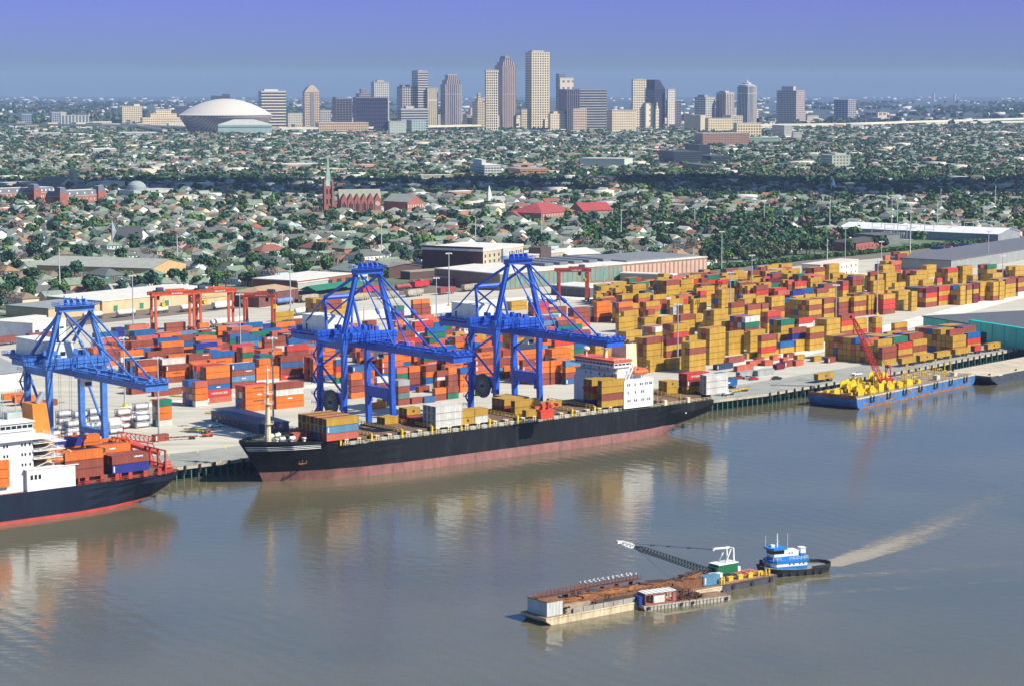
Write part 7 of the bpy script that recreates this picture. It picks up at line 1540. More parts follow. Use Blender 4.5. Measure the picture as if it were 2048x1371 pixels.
m = MB(); m.frustum((0, 0, Lx, Ly), (Lx * .25, 0, Lx * .75, Ly), h + 1.6, h + 1.6 + 9 * U, 0); m.frustum((Lx * .25, 0, Lx * .75, Ly), (Lx * .4, 0, Lx * .6, Ly), h + 1.6 + 9 * U, h + 1.6 + 13 * U, 0); m.build('arched_crown', col_m((.52, .42, .33)), r)
m = MB(); m.box(Lx * .36, -.6, 0, Lx * .64, 0, h - 2); m.build('centre_window_strip', col_m((.20, .20, .21)), r)
tower('wide horizontally banded tower right of the dome', 514, 571, 184, prof((.58, .54, .46), (.09, .09, .11), 5.2, 60, .42, 0), .17, base=256, pent=(.15, .7, 4), roofc=(.58, .55, .48)); tower('dark low tower poking up behind the white dome', 421, 459, 193, prof((.05, .06, .08), (.03, .04, .06), 4, 4, .4, .3), .1, base=230, pent=(.6, 1, 4), roofc=(.06, .06, .09))
tower('cream old tower with white pinnacle left of the slim dark tower', 944, 970, 205, prof((.48, .42, .31), (.25, .22, .17), 4, 3, .4, .45), .45, tiers=((.2, .2, 8), (.36, .36, 8)), roofc=(.62, .58, .48))
tower('small round cream block below the old pinnacle tower', 936, 950, 219, prof(CRM, (.3, .27, .2), 4, 2.4, .4, .45), .4, base=258); tower('beige mid block under the pinnacle tower', 924, 975, 232, prof(BEI, (.2, .18, .15), 4, 3, .4, .4), .2, base=260)
tower('narrow dark and white stepped tower right of the tallest tower', 1112, 1130, 150, prof((.20, .19, .24), (.10, .10, .14), 4, 3, .4, .4), .32, roofc=(.24, .22, .28), base=255); tower('white blank slab top tower right of the tallest tower', 1117, 1147, 158, prof((.52, .48, .42), (.38, .34, .30), 12, 9, .7, .5), .1, roofc=(.5, .47, .4), base=256)
tower('purple grey dark block below the white slab tower', 1118, 1160, 181, prof((.13, .11, .17), (.06, .06, .09), 60, 3.4, .02, .4), .38, base=266, roofc=(.2, .18, .24)); tower('wide dark banded slab hotel right of the purple block', 1147, 1214, 180, prof((.30, .31, .31), (.05, .06, .10), 4.2, 60, .45, 0), .16, base=264, roofc=(.2, .2, .22))
tower('pinkish classical block in front of the banded slab', 1144, 1173, 219, prof((.50, .40, .32), (.20, .15, .14), 4, 3.4, .4, .4), .1, base=268); tower('cream wide low building right of the banded slab', 1215, 1273, 222, prof((.56, .49, .36), (.40, .33, .24), 4, 3, .5, .5), .16, base=268)
tower('white ribbed tower top left of the slanted dark tower', 1263, 1293, 161, prof(CRM, (.22, .2, .18), 4, 3, .4, .4), .1, pent=(.2, .8, 2)); r, Lx, Ly, h, U = tower('dark blue tower with slanted roof edge', 1292, 1330, 180, prof((.035, .04, .085), (.022, .028, .07), 4, 3, .4, .4), .45, roofc=(.05, .055, .1))
m = MB(); k0 = h + 1.6; hh = 18 * U; m.add([(0, 0, k0), (Lx, 0, k0), (Lx, Ly, k0), (0, Ly, k0), (0, 0, k0 + hh), (Lx * .45, 0, k0 + hh), (Lx * .45, Ly, k0 + hh), (0, Ly, k0 + hh)], [(0, 1, 5, 4), (1, 2, 6, 5), (2, 3, 7, 6), (3, 0, 4, 7), (4, 5, 6, 7)]); m.build('slanted_crown', col_m((.04, .045, .09)), r)
tower('grey low slab with white lit end below the slanted tower', 1263, 1310, 208, prof((.42, .39, .36), (.30, .28, .28), 4, 4, .5, .4), .62, base=262, th=40); tower('white narrow block right of the slanted tower', 1334, 1350, 180, prof((.56, .53, .48), (.4, .38, .34), 4, 4, .5, .5), .1); tower('dark and white low towers right of the slanted tower', 1334, 1362, 202, prof((.16, .16, .2), (.06, .06, .1), 4, 4, .4, .3), .5, base=260)
tower('cream stepped church like building with pointed roof', 1310, 1318, 218, prof(CRM, (.4, .36, .28), 5, 3, .5, .5), .2, base=264, tiers=((.2, .2, 5), (.35, .35, 6)))
tower('square grey tower with white grid front at right centre', 1391, 1431, 196, prof((.46, .45, .43), (.12, .13, .17), 4, 4, .4, .35), .5, base=258, th=38, pent=(.1, .5, 5), roofc=(.28, .28, .33)); tower('ribbed beige tower right of the square grey tower', 1434, 1469, 187, prof((.50, .43, .35), (.17, .15, .16), 60, 4, .02, .4), .5, base=258, th=38, pent=(.1, .6, 4), ribs=5)
r, Lx, Ly, h, U = tower('cross shaped ribbed tower with revolving disc top and antenna', 1476, 1514, 175, prof((.44, .43, .42), (.13, .13, .17), 60, 3.6, .02, .42), .5, base=254, th=42, ribs=6)
m = MB(); m.lathe([(0, 0), (Lx * .62, 0), (Lx * .62, 5), (Lx * .5, 6), (Lx * .34, 7), (Lx * .34, 12), (Lx * .15, 13), (Lx * .1, 17), (0, 18)], Lx / 2, Ly / 2, n=20); m.move(0, 0, 0, h + 1); m.bar((Lx / 2, Ly / 2, h + 16), (Lx / 2, Ly / 2, h + 34), 1.2); m.build('disc_crown', col_m((.40, .40, .42)), r)
tower('large twin slab hotel tower in brown grey at right', 1556, 1612, 183, prof((.36, .31, .30), (.16, .14, .17), 4, 3.4, .4, .4), .64, base=250, th=52, pent=(.1, .4, 9), roofc=(.42, .35, .32)); tower('cream hotel with red coloured roof in front of the twin slab', 1576, 1612, 222, prof((.60, .48, .28), (.35, .27, .17), 3.6, 3, .4, .4), .12, base=246, roofc=(.40, .20, .14))
tower('dark and white banded tower at the right end of the skyline', 1671, 1715, 201, prof((.30, .30, .32), (.08, .10, .14), 4.2, 8, .45, .2), .56, base=240, th=46); tower('grey block with two cream fins at the right end', 1732, 1777, 226, prof((.44, .37, .30), (.32, .27, .24), 20, 14, .8, .3), .52, base=246, th=46)
tower('beige block with big diagonal shadow at right centre', 1370, 1414, 232, prof((.40, .36, .27), (.34, .30, .24), 30, 20, .9, .8), .7, base=264, th=55, roofc=(.5, .44, .33)); tower('long cream warehouse converted block at right centre', 1414, 1468, 238, prof((.58, .50, .33), (.42, .36, .25), 4, 3, .4, .5), .05, base=266); tower('cream terraced block right of the long cream block', 1468, 1524, 248, prof((.58, .50, .33), (.30, .25, .17), 4, 4, .4, .4), .1, base=280, roofc=(.58, .5, .36))
tower('cream hotel slab left of the dome', 242, 283, 214, prof((.60, .52, .37), (.36, .30, .23), 4, 3.4, .4, .42), .08, base=252, pent=(.6, .9, 5), roofc=(.6, .54, .42)); tower('cream medical centre left of the dome', 282, 368, 236, prof((.60, .52, .38), (.40, .33, .25), 4, 3.4, .45, .4), .04, base=256, tiers=((.2, .2, 8), (.32, .3, 7)), roofc=(.6, .54, .42)); tower('dark tower with white top left of the dome', 348, 372, 213, prof((.08, .09, .13), (.04, .05, .09), 4, 4, .4, .3), .1, base=245, pent=(.4, .8, 6), roofc=(.3, .3, .32))
tower('pale teal block before the elevated road, left of two', 778, 812, 244, prof((.34, .42, .38), (.52, .52, .44), 3.6, 2.6, .4, .5), .04, base=274); tower('pale teal block before the elevated road, right of two', 812, 851, 242, prof((.32, .42, .40), (.20, .28, .30), 3.6, 2.6, .4, .5), .3, base=270)
tower('white crenellated office block right of the slim dark tower', 990, 1017, 218, prof((.56, .52, .42), (.12, .14, .17), 4, 3, .4, .3), .1, base=258, tiers=()); tower('grey blank block in front of the stepped crown tower', 990, 1012, 232, prof((.44, .41, .36), (.4, .37, .33), 20, 20, .9, .9), .1, base=262)
tower('cream gridded hotel left of the tallest tower base', 1042, 1067, 220, prof((.58, .51, .38), (.18, .16, .14), 4, 3.6, .4, .4), .05, base=262); tower('stepped cream block right of the tallest tower base', 1097, 1137, 228, prof((.58, .50, .38), (.46, .40, .31), 4, 4, .5, .5), .1, base=266, tiers=((.2, .2, 4),)); tower('white lit base block near the slanted tower', 1290, 1312, 208, prof((.64, .58, .46), (.55, .5, .4), 9, 9, .7, .7), .05, base=262)
tower('brown red long hospital in front of the banded tower', 632, 735, 247, prof((.46, .34, .25), (.30, .20, .15), 4, 3, .4, .4), .06, base=268, roofc=(.5, .44, .34)); tower('low pale blocks left of the arched gable tower', 570, 604, 228, prof((.5, .48, .42), (.34, .34, .34), 4, 3, .4, .4), .2, base=258); tower('low grey block right of the arched gable tower', 639, 662, 222, prof((.40, .40, .38), (.2, .22, .22), 4, 4, .4, .3), .1, base=256)
tower('grey tower pair among trees at the far left', 92, 132, 226, prof((.26, .30, .36), (.10, .13, .20), 4, 4, .4, .4), .3, base=254); tower('pale ribbed slabs in haze at the far left', 116, 175, 232, prof((.40, .44, .42), (.22, .26, .28), 60, 6, .02, .4), .1, base=256, pent=(.0, .2, 6)); tower('bluish office block at the far left', 36, 62, 230, prof((.20, .26, .34), (.08, .12, .20), 4, 4, .4, .3), .3, base=253)
# low downtown fabric: individually placed blocks between and behind the towers
lw_ = random.Random(13); cols_ = [((.58, .50, .36), 'cream'), ((.48, .44, .36), 'beige'), ((.36, .37, .37), 'grey'), ((.56, .55, .50), 'white'), ((.42, .26, .18), 'brick')]
fm_ = [prof(c, tuple(.45 * k for k in c), 4, 3.4, .45, .42) for c, _ in cols_]
for k in range(110):
    px = lw_.uniform(560, 1800) if k % 5 else lw_.uniform(0, 560); base = lw_.uniform(246, 262) if px < 1400 else lw_.uniform(240, 262); hp = lw_.uniform(8, 26) if 700 < px < 1500 else lw_.uniform(5, 13); wpx = lw_.uniform(14, 44); j = lw_.choices(range(5), (4, 3, 2, 2, 1))[0]
    r, *_ = tower('x', px, px + wpx, base - hp, fm_[j], lw_.choice((.1, .2, .35, .5)), base=base, th=lw_.choice((18, 30, 44)), name='office_block', roofc=(.46, .43, .37), pent=(.2, .6, 2.5) if hp > 12 else None)
    r['category'] = 'building'; r['group'] = 'low blocks between the downtown towers'
    zn = 'left of the dome' if px < 420 else 'between the dome and the dark blue slab' if px < 780 else 'left of the tallest tower' if px < 1045 else 'right of the tallest tower' if px < 1300 else 'at the right part of the skyline'
    sz_ = 'tall' if hp > 16 else 'low'
    hits.append((('low', j, sz_, zn), px, (lambda v, o=r: o.__setitem__('label', v)), '%s %s block %s' % (sz_, cols_[j][1], zn), '%s %s blocks %s' % (sz_, cols_[j][1], zn)))
# ---- the domed stadium and the arena before it
g_ = P(452, 268, ZD); U = g_[1] / F; R0 = 93 * U
dm = thing('domed_stadium', 'huge stadium with shallow white dome and bronze grey flared wall', 'stadium', (*g_, ZD))
m = MB(); pr = [(R0 * .80, 0), (R0 * .82, 8 * U), (R0 * .86, 16 * U), (R0 * .93, 25 * U), (R0 * .985, 33 * U), (R0 * .985, 37 * U), (R0 * .95, 38 * U)]; m.lathe(pr, n=72); m.build('stadium_wall', facade('stadium_panel', (.27, .23, .22), (.21, .18, .19), 3000, 7, .0, .5, .35), dm, smooth=False)
m = MB(); m.lathe([(R0 * 1.0, 37.4 * U), (R0 * .985, 38.4 * U)] + [(R0 * .98 * (1 - k / 20), 38.4 * U + 31 * U * (1 - (1 - k / 20) ** 2)) for k in range(21)], n=72); m.build('dome', mat('dome_white', (.56, .52, .44), .5, var=.05), dm, smooth=True)
m = MB(); m.box(-R0 * 1.05, -R0 * .98, 0, R0 * .6, R0 * .5, 5 * U); m.build('podium', col_m((.40, .37, .34)), dm)
g_ = P(490, 272, ZD); U = g_[1] / F; ar = thing('arena', 'pale teal glass arena with low grey roof in front of the stadium', 'arena', (*g_, ZD), .12)
m = MB(); m.box(-53 * U, -20, 0, 53 * U, 90, 22 * U); m.build('glass_wall', mat('pale_teal_glass', (.34, .47, .42), .35, var=.08, scale=.03), ar); m = MB(); m.box(-53.3 * U, -20.5, 17 * U, 53.3 * U, -20, 18 * U); m.build('dark_band', BLACK, ar)
m = MB(); m.frustum((-53 * U, -20, 53 * U, 90), (-22 * U, 15, 18 * U, 60), 22 * U, 32 * U, 0); m.build('roof', col_m((.42, .42, .37), 'roof'), ar)
# ---- elevated expressway
exm = mat('expressway_concrete', (.60, .56, .44), .8, var=.08, scale=.02)
def express(pts, label, wd=22, pil=True, zt=19, arches=0):
    a_ = P(*pts[0][:2], ZD); r = thing('elevated_road', label, 'elevated road', (*a_, 0)); pp = [P(x, y, z_ if False else zt) for x, y in pts]
    m = MB()
    for p, q in zip(pp, pp[1:]):
        m.bar((p[0] - a_[0], p[1] - a_[1], zt), (q[0] - a_[0], q[1] - a_[1], zt), wd, 3.6)
        d = Vector((q[0] - p[0], q[1] - p[1], 0)).normalized(); s_ = Vector((-d.y, d.x, 0)) * wd / 2
        for sg in (-1, 1): m.bar(Vector((p[0] - a_[0], p[1] - a_[1], zt + 2.6)) + s_ * sg, Vector((q[0] - a_[0], q[1] - a_[1], zt + 2.6)) + s_ * sg, .5, 1.8)
    m.build('road_deck', exm, r)
    n = 0
    for p, q in zip(pp, pp[1:]):
        L_ = math.dist(p, q); k = 0
        while k * 42 < L_ and n < 95:
            f = k * 42 / L_; x, y = p[0] + (q[0] - p[0]) * f - a_[0], p[1] + (q[1] - p[1]) * f - a_[1]
            MB().box(x - 6, y - 1.4, zt - 4, x + 6, y + 1.4, zt - 1.8).box(x - 1.6, y - 1.2, ZD, x + 1.6, y + 1.2, zt - 4).build('pier', exm, r); k += 1; n += 1
express([(-60, 249), (120, 251), (300, 253), (430, 258), (560, 258), (760, 256), (1000, 251), (1200, 249), (1400, 249)], 'long elevated expressway crossing before the stadium and towers at left and centre')
express([(1180, 250), (1450, 252), (1700, 249), (1850, 244), (1960, 241), (2120, 236)], 'elevated expressway rising to the right edge on tall piers', zt=20)
express([(1600, 254), (1800, 249), (1950, 246), (2120, 243)], 'lower expressway ramp under the rising road at right', zt=14, wd=14)
express([(140, 247), (260, 250), (330, 262)], 'curved ramp of the expressway at left', zt=18, wd=12)
tower('distant hazy bridge pier, left of two', 1866, 1871, 188, prof((.3, .32, .38), (.2, .22, .3), 9, 9, .5, .5), .3, base=204, name='bridge_pier'); tower('distant hazy bridge pier, right of two', 1908, 1913, 188, prof((.3, .32, .38), (.2, .22, .3), 9, 9, .5, .5), .3, base=204, name='bridge_pier')
# ---------------------------------------------------------------- houses
RB_ = [R(x, y, ZD) for x, y in RB]
def rail_y(px):
    for (x0, y0), (x1, y1) in zip(RB_, RB_[1:]):
        if x0 <= px <= x1: return y0 + (y1 - y0) * (px - x0) / (x1 - x0)
    return RB_[-1][1]
BG = {}
for (x, y, r_) in BL:
    n = int(r_ // 40) + 1
    for i in range(-n, n + 1):
        for j in range(-n, n + 1): BG.setdefault((int(x // 40) + i, int(y // 40) + j), []).append((x, y, r_))
def free(x, y, pad=8):
    for (a_, b_, r_) in BG.get((int(x // 40), int(y // 40)), ()):
        if (x - a_) ** 2 + (y - b_) ** 2 < (r_ + pad) ** 2: return False
    return True
def vn(x, y, s, k=0):                                                   # smooth value noise for neighbourhood character
    x, y = x / s, y / s; i, j = math.floor(x), math.floor(y); f, g2 = x - i, y - j; f, g2 = f * f * (3 - 2 * f), g2 * g2 * (3 - 2 * g2)
    hs = lambda a, b_: (math.sin(a * 127.1 + b_ * 311.7 + k * 74.7) * 43758.5453) % 1.0
    return (hs(i, j) * (1 - f) + hs(i + 1, j) * f) * (1 - g2) + (hs(i, j + 1) * (1 - f) + hs(i + 1, j + 1) * f) * g2
HWALL = {'white': (.68, .68, .64), 'cream': (.60, .53, .36), 'pale blue': (.42, .52, .56), 'pale green': (.42, .52, .44), 'grey': (.36, .37, .36), 'tan': (.42, .30, .17), 'brick red': (.32, .13, .09), 'teal': (.10, .38, .33), 'pink': (.55, .36, .33)}
HROOF = {'grey green': (.17, .225, .155), 'grey': (.20, .235, .195), 'dark grey': (.11, .12, .11), 'brown': (.20, .15, .10), 'rust orange': (.32, .18, .09), 'pale grey': (.33, .33, .28), 'red': (.24, .085, .06)}
WALLM = {k: mat('house_wall_' + k.replace(' ', '_'), v, .8, var=.08, scale=.3) for k, v in HWALL.items()}
ROOFM = {k: mat('house_roof_' + k.replace(' ', '_'), v, .9, var=.2, scale=.5, dirt=tuple(.55 * c for c in v), dirt_amt=.5) for k, v in HROOF.items()}
TRIM = WHITE
def hproto(t, wc):
    m = MB(); dims = [(9, 16, 3.6), (11, 15, 4.2), (8, 20, 3.6), (11, 13, 6.6), (13, 12, 3.6), (15, 24, 7.0)][t]; w_, l_, h = dims
    m.box(-w_ / 2, -l_ / 2, 0, w_ / 2, l_ / 2, h, 0)
    m.box(-w_ / 2 + .6, -l_ / 2 - 2.2, 0, w_ / 2 - .6, -l_ / 2, .6, 0)
    for x in (-w_ / 2 + .8, 0, w_ / 2 - .8): m.box(x - .1, -l_ / 2 - 2.1, .6, x + .1, -l_ / 2 - 1.9, 3.0, 2)
    for z in ([1.3] if h < 5 else [1.3, 4.6]):
        for x in (-w_ * .3, -w_ * .05, w_ * .25): m.box(x - .45, -l_ / 2 - .05, z, x + .45, -l_ / 2, z + 1.5, 1)
        n = int(l_ / 3.2)
        for k in range(n):
            y = -l_ / 2 + (k + .5) * l_ / n
            for sx_ in (-1, 1): m.box(min(sx_ * w_ / 2, sx_ * (w_ / 2 + .05)), y - .45, z, max(sx_ * w_ / 2, sx_ * (w_ / 2 + .05)), y + .45, z + 1.4, 1)
    return m.mesh('house', [WALLM[wc], GLASSD, TRIM]), dims
def rproto(t, rc, wc):
    dims = [(9, 16, 3.6), (11, 15, 4.2), (8, 20, 3.6), (11, 13, 6.6), (13, 12, 3.6), (15, 24, 7.0)][t]; w_, l_, h = dims; m = MB()
    if t in (1, 3, 5): m.hip(-w_ / 2, -l_ / 2, w_ / 2, l_ / 2, h + .2, 3.2 if t < 5 else 4.2)
    elif t == 4: m.gable(-w_ / 2, -l_ / 2, w_ / 2, l_ / 2, h, 3.8, 0, 1, 'x')
    else: m.gable(-w_ / 2, -l_ / 2, w_ / 2, l_ / 2, h, 3.1, 0, 1, 'y')
    m.box(-w_ / 2 + .3, -l_ / 2 - 2.5, 3.0, w_ / 2 - .3, -l_ / 2 - .3, 3.15, 0); m.box(w_ * .2, l_ * .1, h + .5, w_ * .2 + .7, l_ * .1 + .7, h + 3.6, 2)
    return m.mesh('roof', [ROOFM[rc], WALLM[wc], ROOFM['brown']])
HS = []; TR = []
ga = math.radians(40); ca_, sa_ = math.cos(ga), math.sin(ga); r6 = random.Random(42)
wk, rk_ = list(HWALL), list(HROOF)
for bi_ in range(-90, 130):
    for rowk in range(0, 400):
        v0 = 900 + rowk * 16.0 + (rowk // 4) * 8
        u0 = bi_ * 88
        X0, Y0 = u0 * ca_ - v0 * sa_, u0 * sa_ + v0 * ca_
        if Y0 < 1180 or Y0 > (6350 if X0 < Y0 * .09 else 7000) or abs(X0) > Y0 * .235 + 90: continue
        for k in range(5):
            u = u0 + 10 + k * 15.6 + r6.uniform(-2, 2); v = v0 + r6.uniform(-2, 2)
            X, Y = u * ca_ - v * sa_, u * sa_ + v * ca_
            px, py = R(X, Y, ZD)
            if py > rail_y(px) - 7 or px < -30 or px > 2080: continue
            dens = vn(X, Y, 420, 1); wood = vn(X, Y, 160, 3)
            dark = max(0, 1 - abs(py - (352 + 18 * vn(X, 0, 500, 9))) / 16) * .75 + (.5 if 1420 < px < 1640 and py > 470 else 0) + (.55 if 1200 < px < 1700 and 440 < py < 470 else 0) + (.28 if px > 1120 and 325 < py < 470 else 0)
            pt_tree = .16 + .42 * wood + dark * .9
            if r6.random() < pt_tree + .12 and free(X, Y, 2): TR.append((X + r6.uniform(-6, 6), Y + r6.uniform(-7, 7), px, py, wood))
            if dark > .45 and r6.random() < .8:
                if free(X, Y, 0): TR.append((X + r6.uniform(-8, 8), Y + r6.uniform(-8, 8), px, py, wood))
                continue
            if r6.random() < .95 - .30 * wood and free(X, Y):
                HS.append((X, Y, px, py, ga + (0 if (rowk % 2) else math.pi) + (math.pi / 2 if k in (0, 4) and r6.random() < .5 else 0) + r6.uniform(-.03, .03)))
stm = mat('city_street', (.27, .265, .24), .9, var=.15, scale=.05); m = MB()
def st_(u0, v0, u1, v1, wd, z):
    a_ = Vector((u0 * ca_ - v0 * sa_, u0 * sa_ + v0 * ca_, z)); b_ = Vector((u1 * ca_ - v1 * sa_, u1 * sa_ + v1 * ca_, z)); d_ = (b_ - a_).normalized(); s_ = Vector((-d_.y, d_.x, 0)) * wd / 2
    if R(a_.x, a_.y, ZD)[1] > rail_y(R(a_.x, a_.y, ZD)[0]) - 10 or a_.y < 1250 or a_.y > 6300: return
    m.add([a_ - s_, b_ - s_, b_ + s_, a_ + s_], [(0, 1, 2, 3)])
for bi_ in range(-60, 100):
    for q in range(0, 90):
        if abs((bi_ * 88) * ca_ - (900 + q * 72) * sa_) < 1600: st_(bi_ * 88 - 4, 890 + q * 72, bi_ * 88 - 4, 962 + q * 72, 7, ZD + .0); st_(bi_ * 88 - 4, 890 + q * 72, bi_ * 88 + 84, 890 + q * 72, 7, ZD + .012)
tag(m.build('city_street', stm), 'grid of pale grey streets between the houses', kind='structure')
HS.sort(key=lambda q: q[1]); TR.sort(key=lambda q: q[1])
HZ = [(230, 'behind the cream warehouse'), (480, 'behind the grey shed'), (700, 'behind the brick depot'), (920, 'behind the middle crane'), (1180, 'behind the brick block'), (1500, 'behind the brick warehouse'), (1750, 'behind the cream office'), (3000, 'near the substation')]
def hz_(px):
    for k, n in HZ:
        if px < k: return n
hc = {}
for i, (X, Y, px, py, an) in enumerate(HS[:300]):
    t_ = r6.choice((0, 0, 0, 1, 2, 3, 4, 0, 2, 5 if r6.random() < .4 else 1)); wc = r6.choices(wk, (14, 4, 3, 2, 3, 2, 1.5, .8, .8))[0]; rc = r6.choices(rk_, (8, 5, 4, 3, 1.2, 3, .7))[0]
    if (t_, wc) not in hc: hc[(t_, wc)] = hproto(t_, wc)[0]
    if (t_, rc, wc) not in hc: hc[(t_, rc, wc)] = rproto(t_, rc, wc)
    o = put('house', hc[(t_, wc)], None, (X, Y, ZD - .05), an); put('roof', hc[(t_, rc, wc)], o); o['category'] = 'house'; o['group'] = 'houses ' + hz_(px)
    shp = ('gabled', 'hipped', 'narrow', 'tall', 'wide', 'large')[t_]
    hits.append(((shp, wc, rc, hz_(px)), px, (lambda v, o=o: o.__setitem__('label', v)), '%s %s house with %s roof %s' % (shp, wc, rc, hz_(px)), '%s %s houses with %s roofs %s' % (shp, wc, rc, hz_(px))))
# every further house as one mass
def np_mesh(name, verts, quads, mats, mi, kind='stuff', label=None):
    me = bpy.data.meshes.new(name); nv, nq = len(verts), len(quads)
    me.vertices.add(nv); me.vertices.foreach_set('co', np.asarray(verts, np.float32).ravel()); me.loops.add(nq * 4); me.polygons.add(nq)
    me.loops.foreach_set('vertex_index', np.asarray(quads, np.int32).ravel()); me.polygons.foreach_set('loop_start', np.arange(0, nq * 4, 4, dtype=np.int32)); me.polygons.foreach_set('loop_total', np.full(nq, 4, np.int32))
    for m_ in mats: me.materials.append(m_)
    me.polygons.foreach_set('material_index', np.asarray(mi, np.int32)); me.update(calc_edges=True)
    o = put(name, me); tag(o, label, kind=kind); return o
far = HS[300:]; nh = len(far)
A = np.array([(q[0], q[1], q[4]) for q in far]); rg = np.random.default_rng(4)
w_ = rg.uniform(7.5, 12, nh); l_ = rg.uniform(11, 19, nh); h_ = rg.choice([3.6, 3.8, 4.2, 6.4], nh); rh = rg.uniform(2.4, 4, nh); hip = (rg.random(nh) < .25) * 1.0
base = np.array([(-.5, -.5, 0), (.5, -.5, 0), (.5, .5, 0), (-.5, .5, 0), (-.5, -.5, 1), (.5, -.5, 1), (.5, .5, 1), (-.5, .5, 1), (-.56, -.54, 1), (.56, -.54, 1), (.56, .54, 1), (-.56, .54, 1), (0, -.54, 2), (0, .54, 2), (0, -.5, 2), (0, .5, 2)], float)
Vh = np.zeros((nh, 16, 3)); Vh[:, :, 0] = base[None, :, 0] * w_[:, None]; yy = base[None, :, 1] * l_[:, None]
yy[:, 12] *= (1 - .75 * hip); yy[:, 13] *= (1 - .75 * hip); yy[:, 14] *= (1 - .75 * hip); yy[:, 15] *= (1 - .75 * hip)
Vh[:, :, 2] = np.where(base[None, :, 2] == 0, 0, np.where(base[None, :, 2] == 1, h_[:, None], (h_ + rh)[:, None])); Vh[:, 14:, 2] -= .15; Vh[:, 8:12, 2] -= .05
c_, s_ = np.cos(A[:, 2])[:, None], np.sin(A[:, 2])[:, None]; xx = Vh[:, :, 0].copy()
Vh[:, :, 0] = xx * c_ - yy * s_ + A[:, 0][:, None]; Vh[:, :, 1] = xx * s_ + yy * c_ + A[:, 1][:, None]; Vh[:, :, 2] += ZD
qd = np.array([(0, 1, 5, 4), (1, 2, 6, 5), (2, 3, 7, 6), (3, 0, 4, 7), (4, 5, 14, 14), (6, 7, 15, 15), (8, 12, 13, 11), (9, 10, 13, 12), (8, 9, 12, 12), (10, 11, 13, 13)])
qd = np.array([(0, 1, 5, 4), (1, 2, 6, 5), (2, 3, 7, 6), (3, 0, 4, 7), (8, 12, 13, 11), (9, 10, 13, 12)])
tri = np.array([(4, 5, 14), (6, 7, 15)])
nwm, nrm = len(wk), len(rk_)
wi = rg.choice(nwm, nh, p=(lambda a_: a_ / a_.sum())(np.array((14, 4, 2, 2, 2, 2, 1.5, .5, .8)))); ri = rg.choice(nrm, nh, p=(lambda a_: a_ / a_.sum())(np.array((8, 5, 4, 3, 1.2, 4, .6)))) + nwm
Q = (qd[None] + (np.arange(nh) * 16)[:, None, None]).reshape(-1, 4); M_ = np.stack([wi, wi, wi, wi, ri, ri], 1).ravel()
# gable ends as slim quads
ge = np.array([(4, 5, 5, 14), (6, 7, 7, 15)])
me = bpy.data.meshes.new('distant_houses'); nv = nh * 16; T = (tri[None] + (np.arange(nh) * 16)[:, None, None]).reshape(-1, 3)
me.vertices.add(nv); me.vertices.foreach_set('co', Vh.astype(np.float32).ravel()); me.loops.add(len(Q) * 4 + len(T) * 3); me.polygons.add(len(Q) + len(T))
me.loops.foreach_set('vertex_index', np.concatenate([Q.ravel(), T.ravel()]).astype(np.int32))
me.polygons.foreach_set('loop_start', np.concatenate([np.arange(len(Q)) * 4, len(Q) * 4 + np.arange(len(T)) * 3]).astype(np.int32)); me.polygons.foreach_set('loop_total', np.concatenate([np.full(len(Q), 4), np.full(len(T), 3)]).astype(np.int32))
for k in wk: me.materials.append(WALLM[k])
for k in rk_: me.materials.append(ROOFM[k])
hm = np.where(hip > .5, ri, wi); me.polygons.foreach_set('material_index', np.concatenate([M_, np.stack([hm, hm], 1).ravel()]).astype(np.int32)); me.update(calc_edges=True)
tag(put('distant_houses', me), 'thousands of small pale houses spreading to the towers', kind='stuff')

# larger flat roofed buildings scattered between the houses
bk = random.Random(77); V, Fq, Mi = [], [], []
bmats = [col_m((.46, .44, .37)), col_m((.45, .40, .30)), col_m((.30, .13, .09)), col_m(ROOFW, 'roof'), col_m(ROOFG, 'roof'), col_m((.40, .42, .40))]
for k in range(900):
    Y = 1900 + (6900 - 1900) * bk.random() ** .62; X = bk.uniform(-.235, .235) * Y
    if not free(X, Y, 12): continue
    a_, b_, hh, an = bk.uniform(14, 46), bk.uniform(12, 26), bk.choice((5, 7, 7, 9, 11)), ga + bk.choice((0, math.pi / 2)); b0 = len(V)
    for z in (0, hh):
        for x, y in ((-a_ / 2, -b_ / 2), (a_ / 2, -b_ / 2), (a_ / 2, b_ / 2), (-a_ / 2, b_ / 2)): q = rot(x, y, an); V.append((X + q[0], Y + q[1], ZD + z))
    wm_ = bk.choice((0, 0, 1, 1, 2, 5)); rm_ = bk.choice((3, 3, 4, 1))
    for f in ((0, 1, 5, 4), (1, 2, 6, 5), (2, 3, 7, 6), (3, 0, 4, 7)): Fq.append(tuple(b0 + i for i in f)); Mi.append(wm_)
    Fq.append((b0 + 4, b0 + 5, b0 + 6, b0 + 7)); Mi.append(rm_)
np_mesh('distant_blocks', V, Fq, bmats, Mi, label='scattered larger flat roofed blocks among the distant houses')
V, Fq, Mi = [], [], []
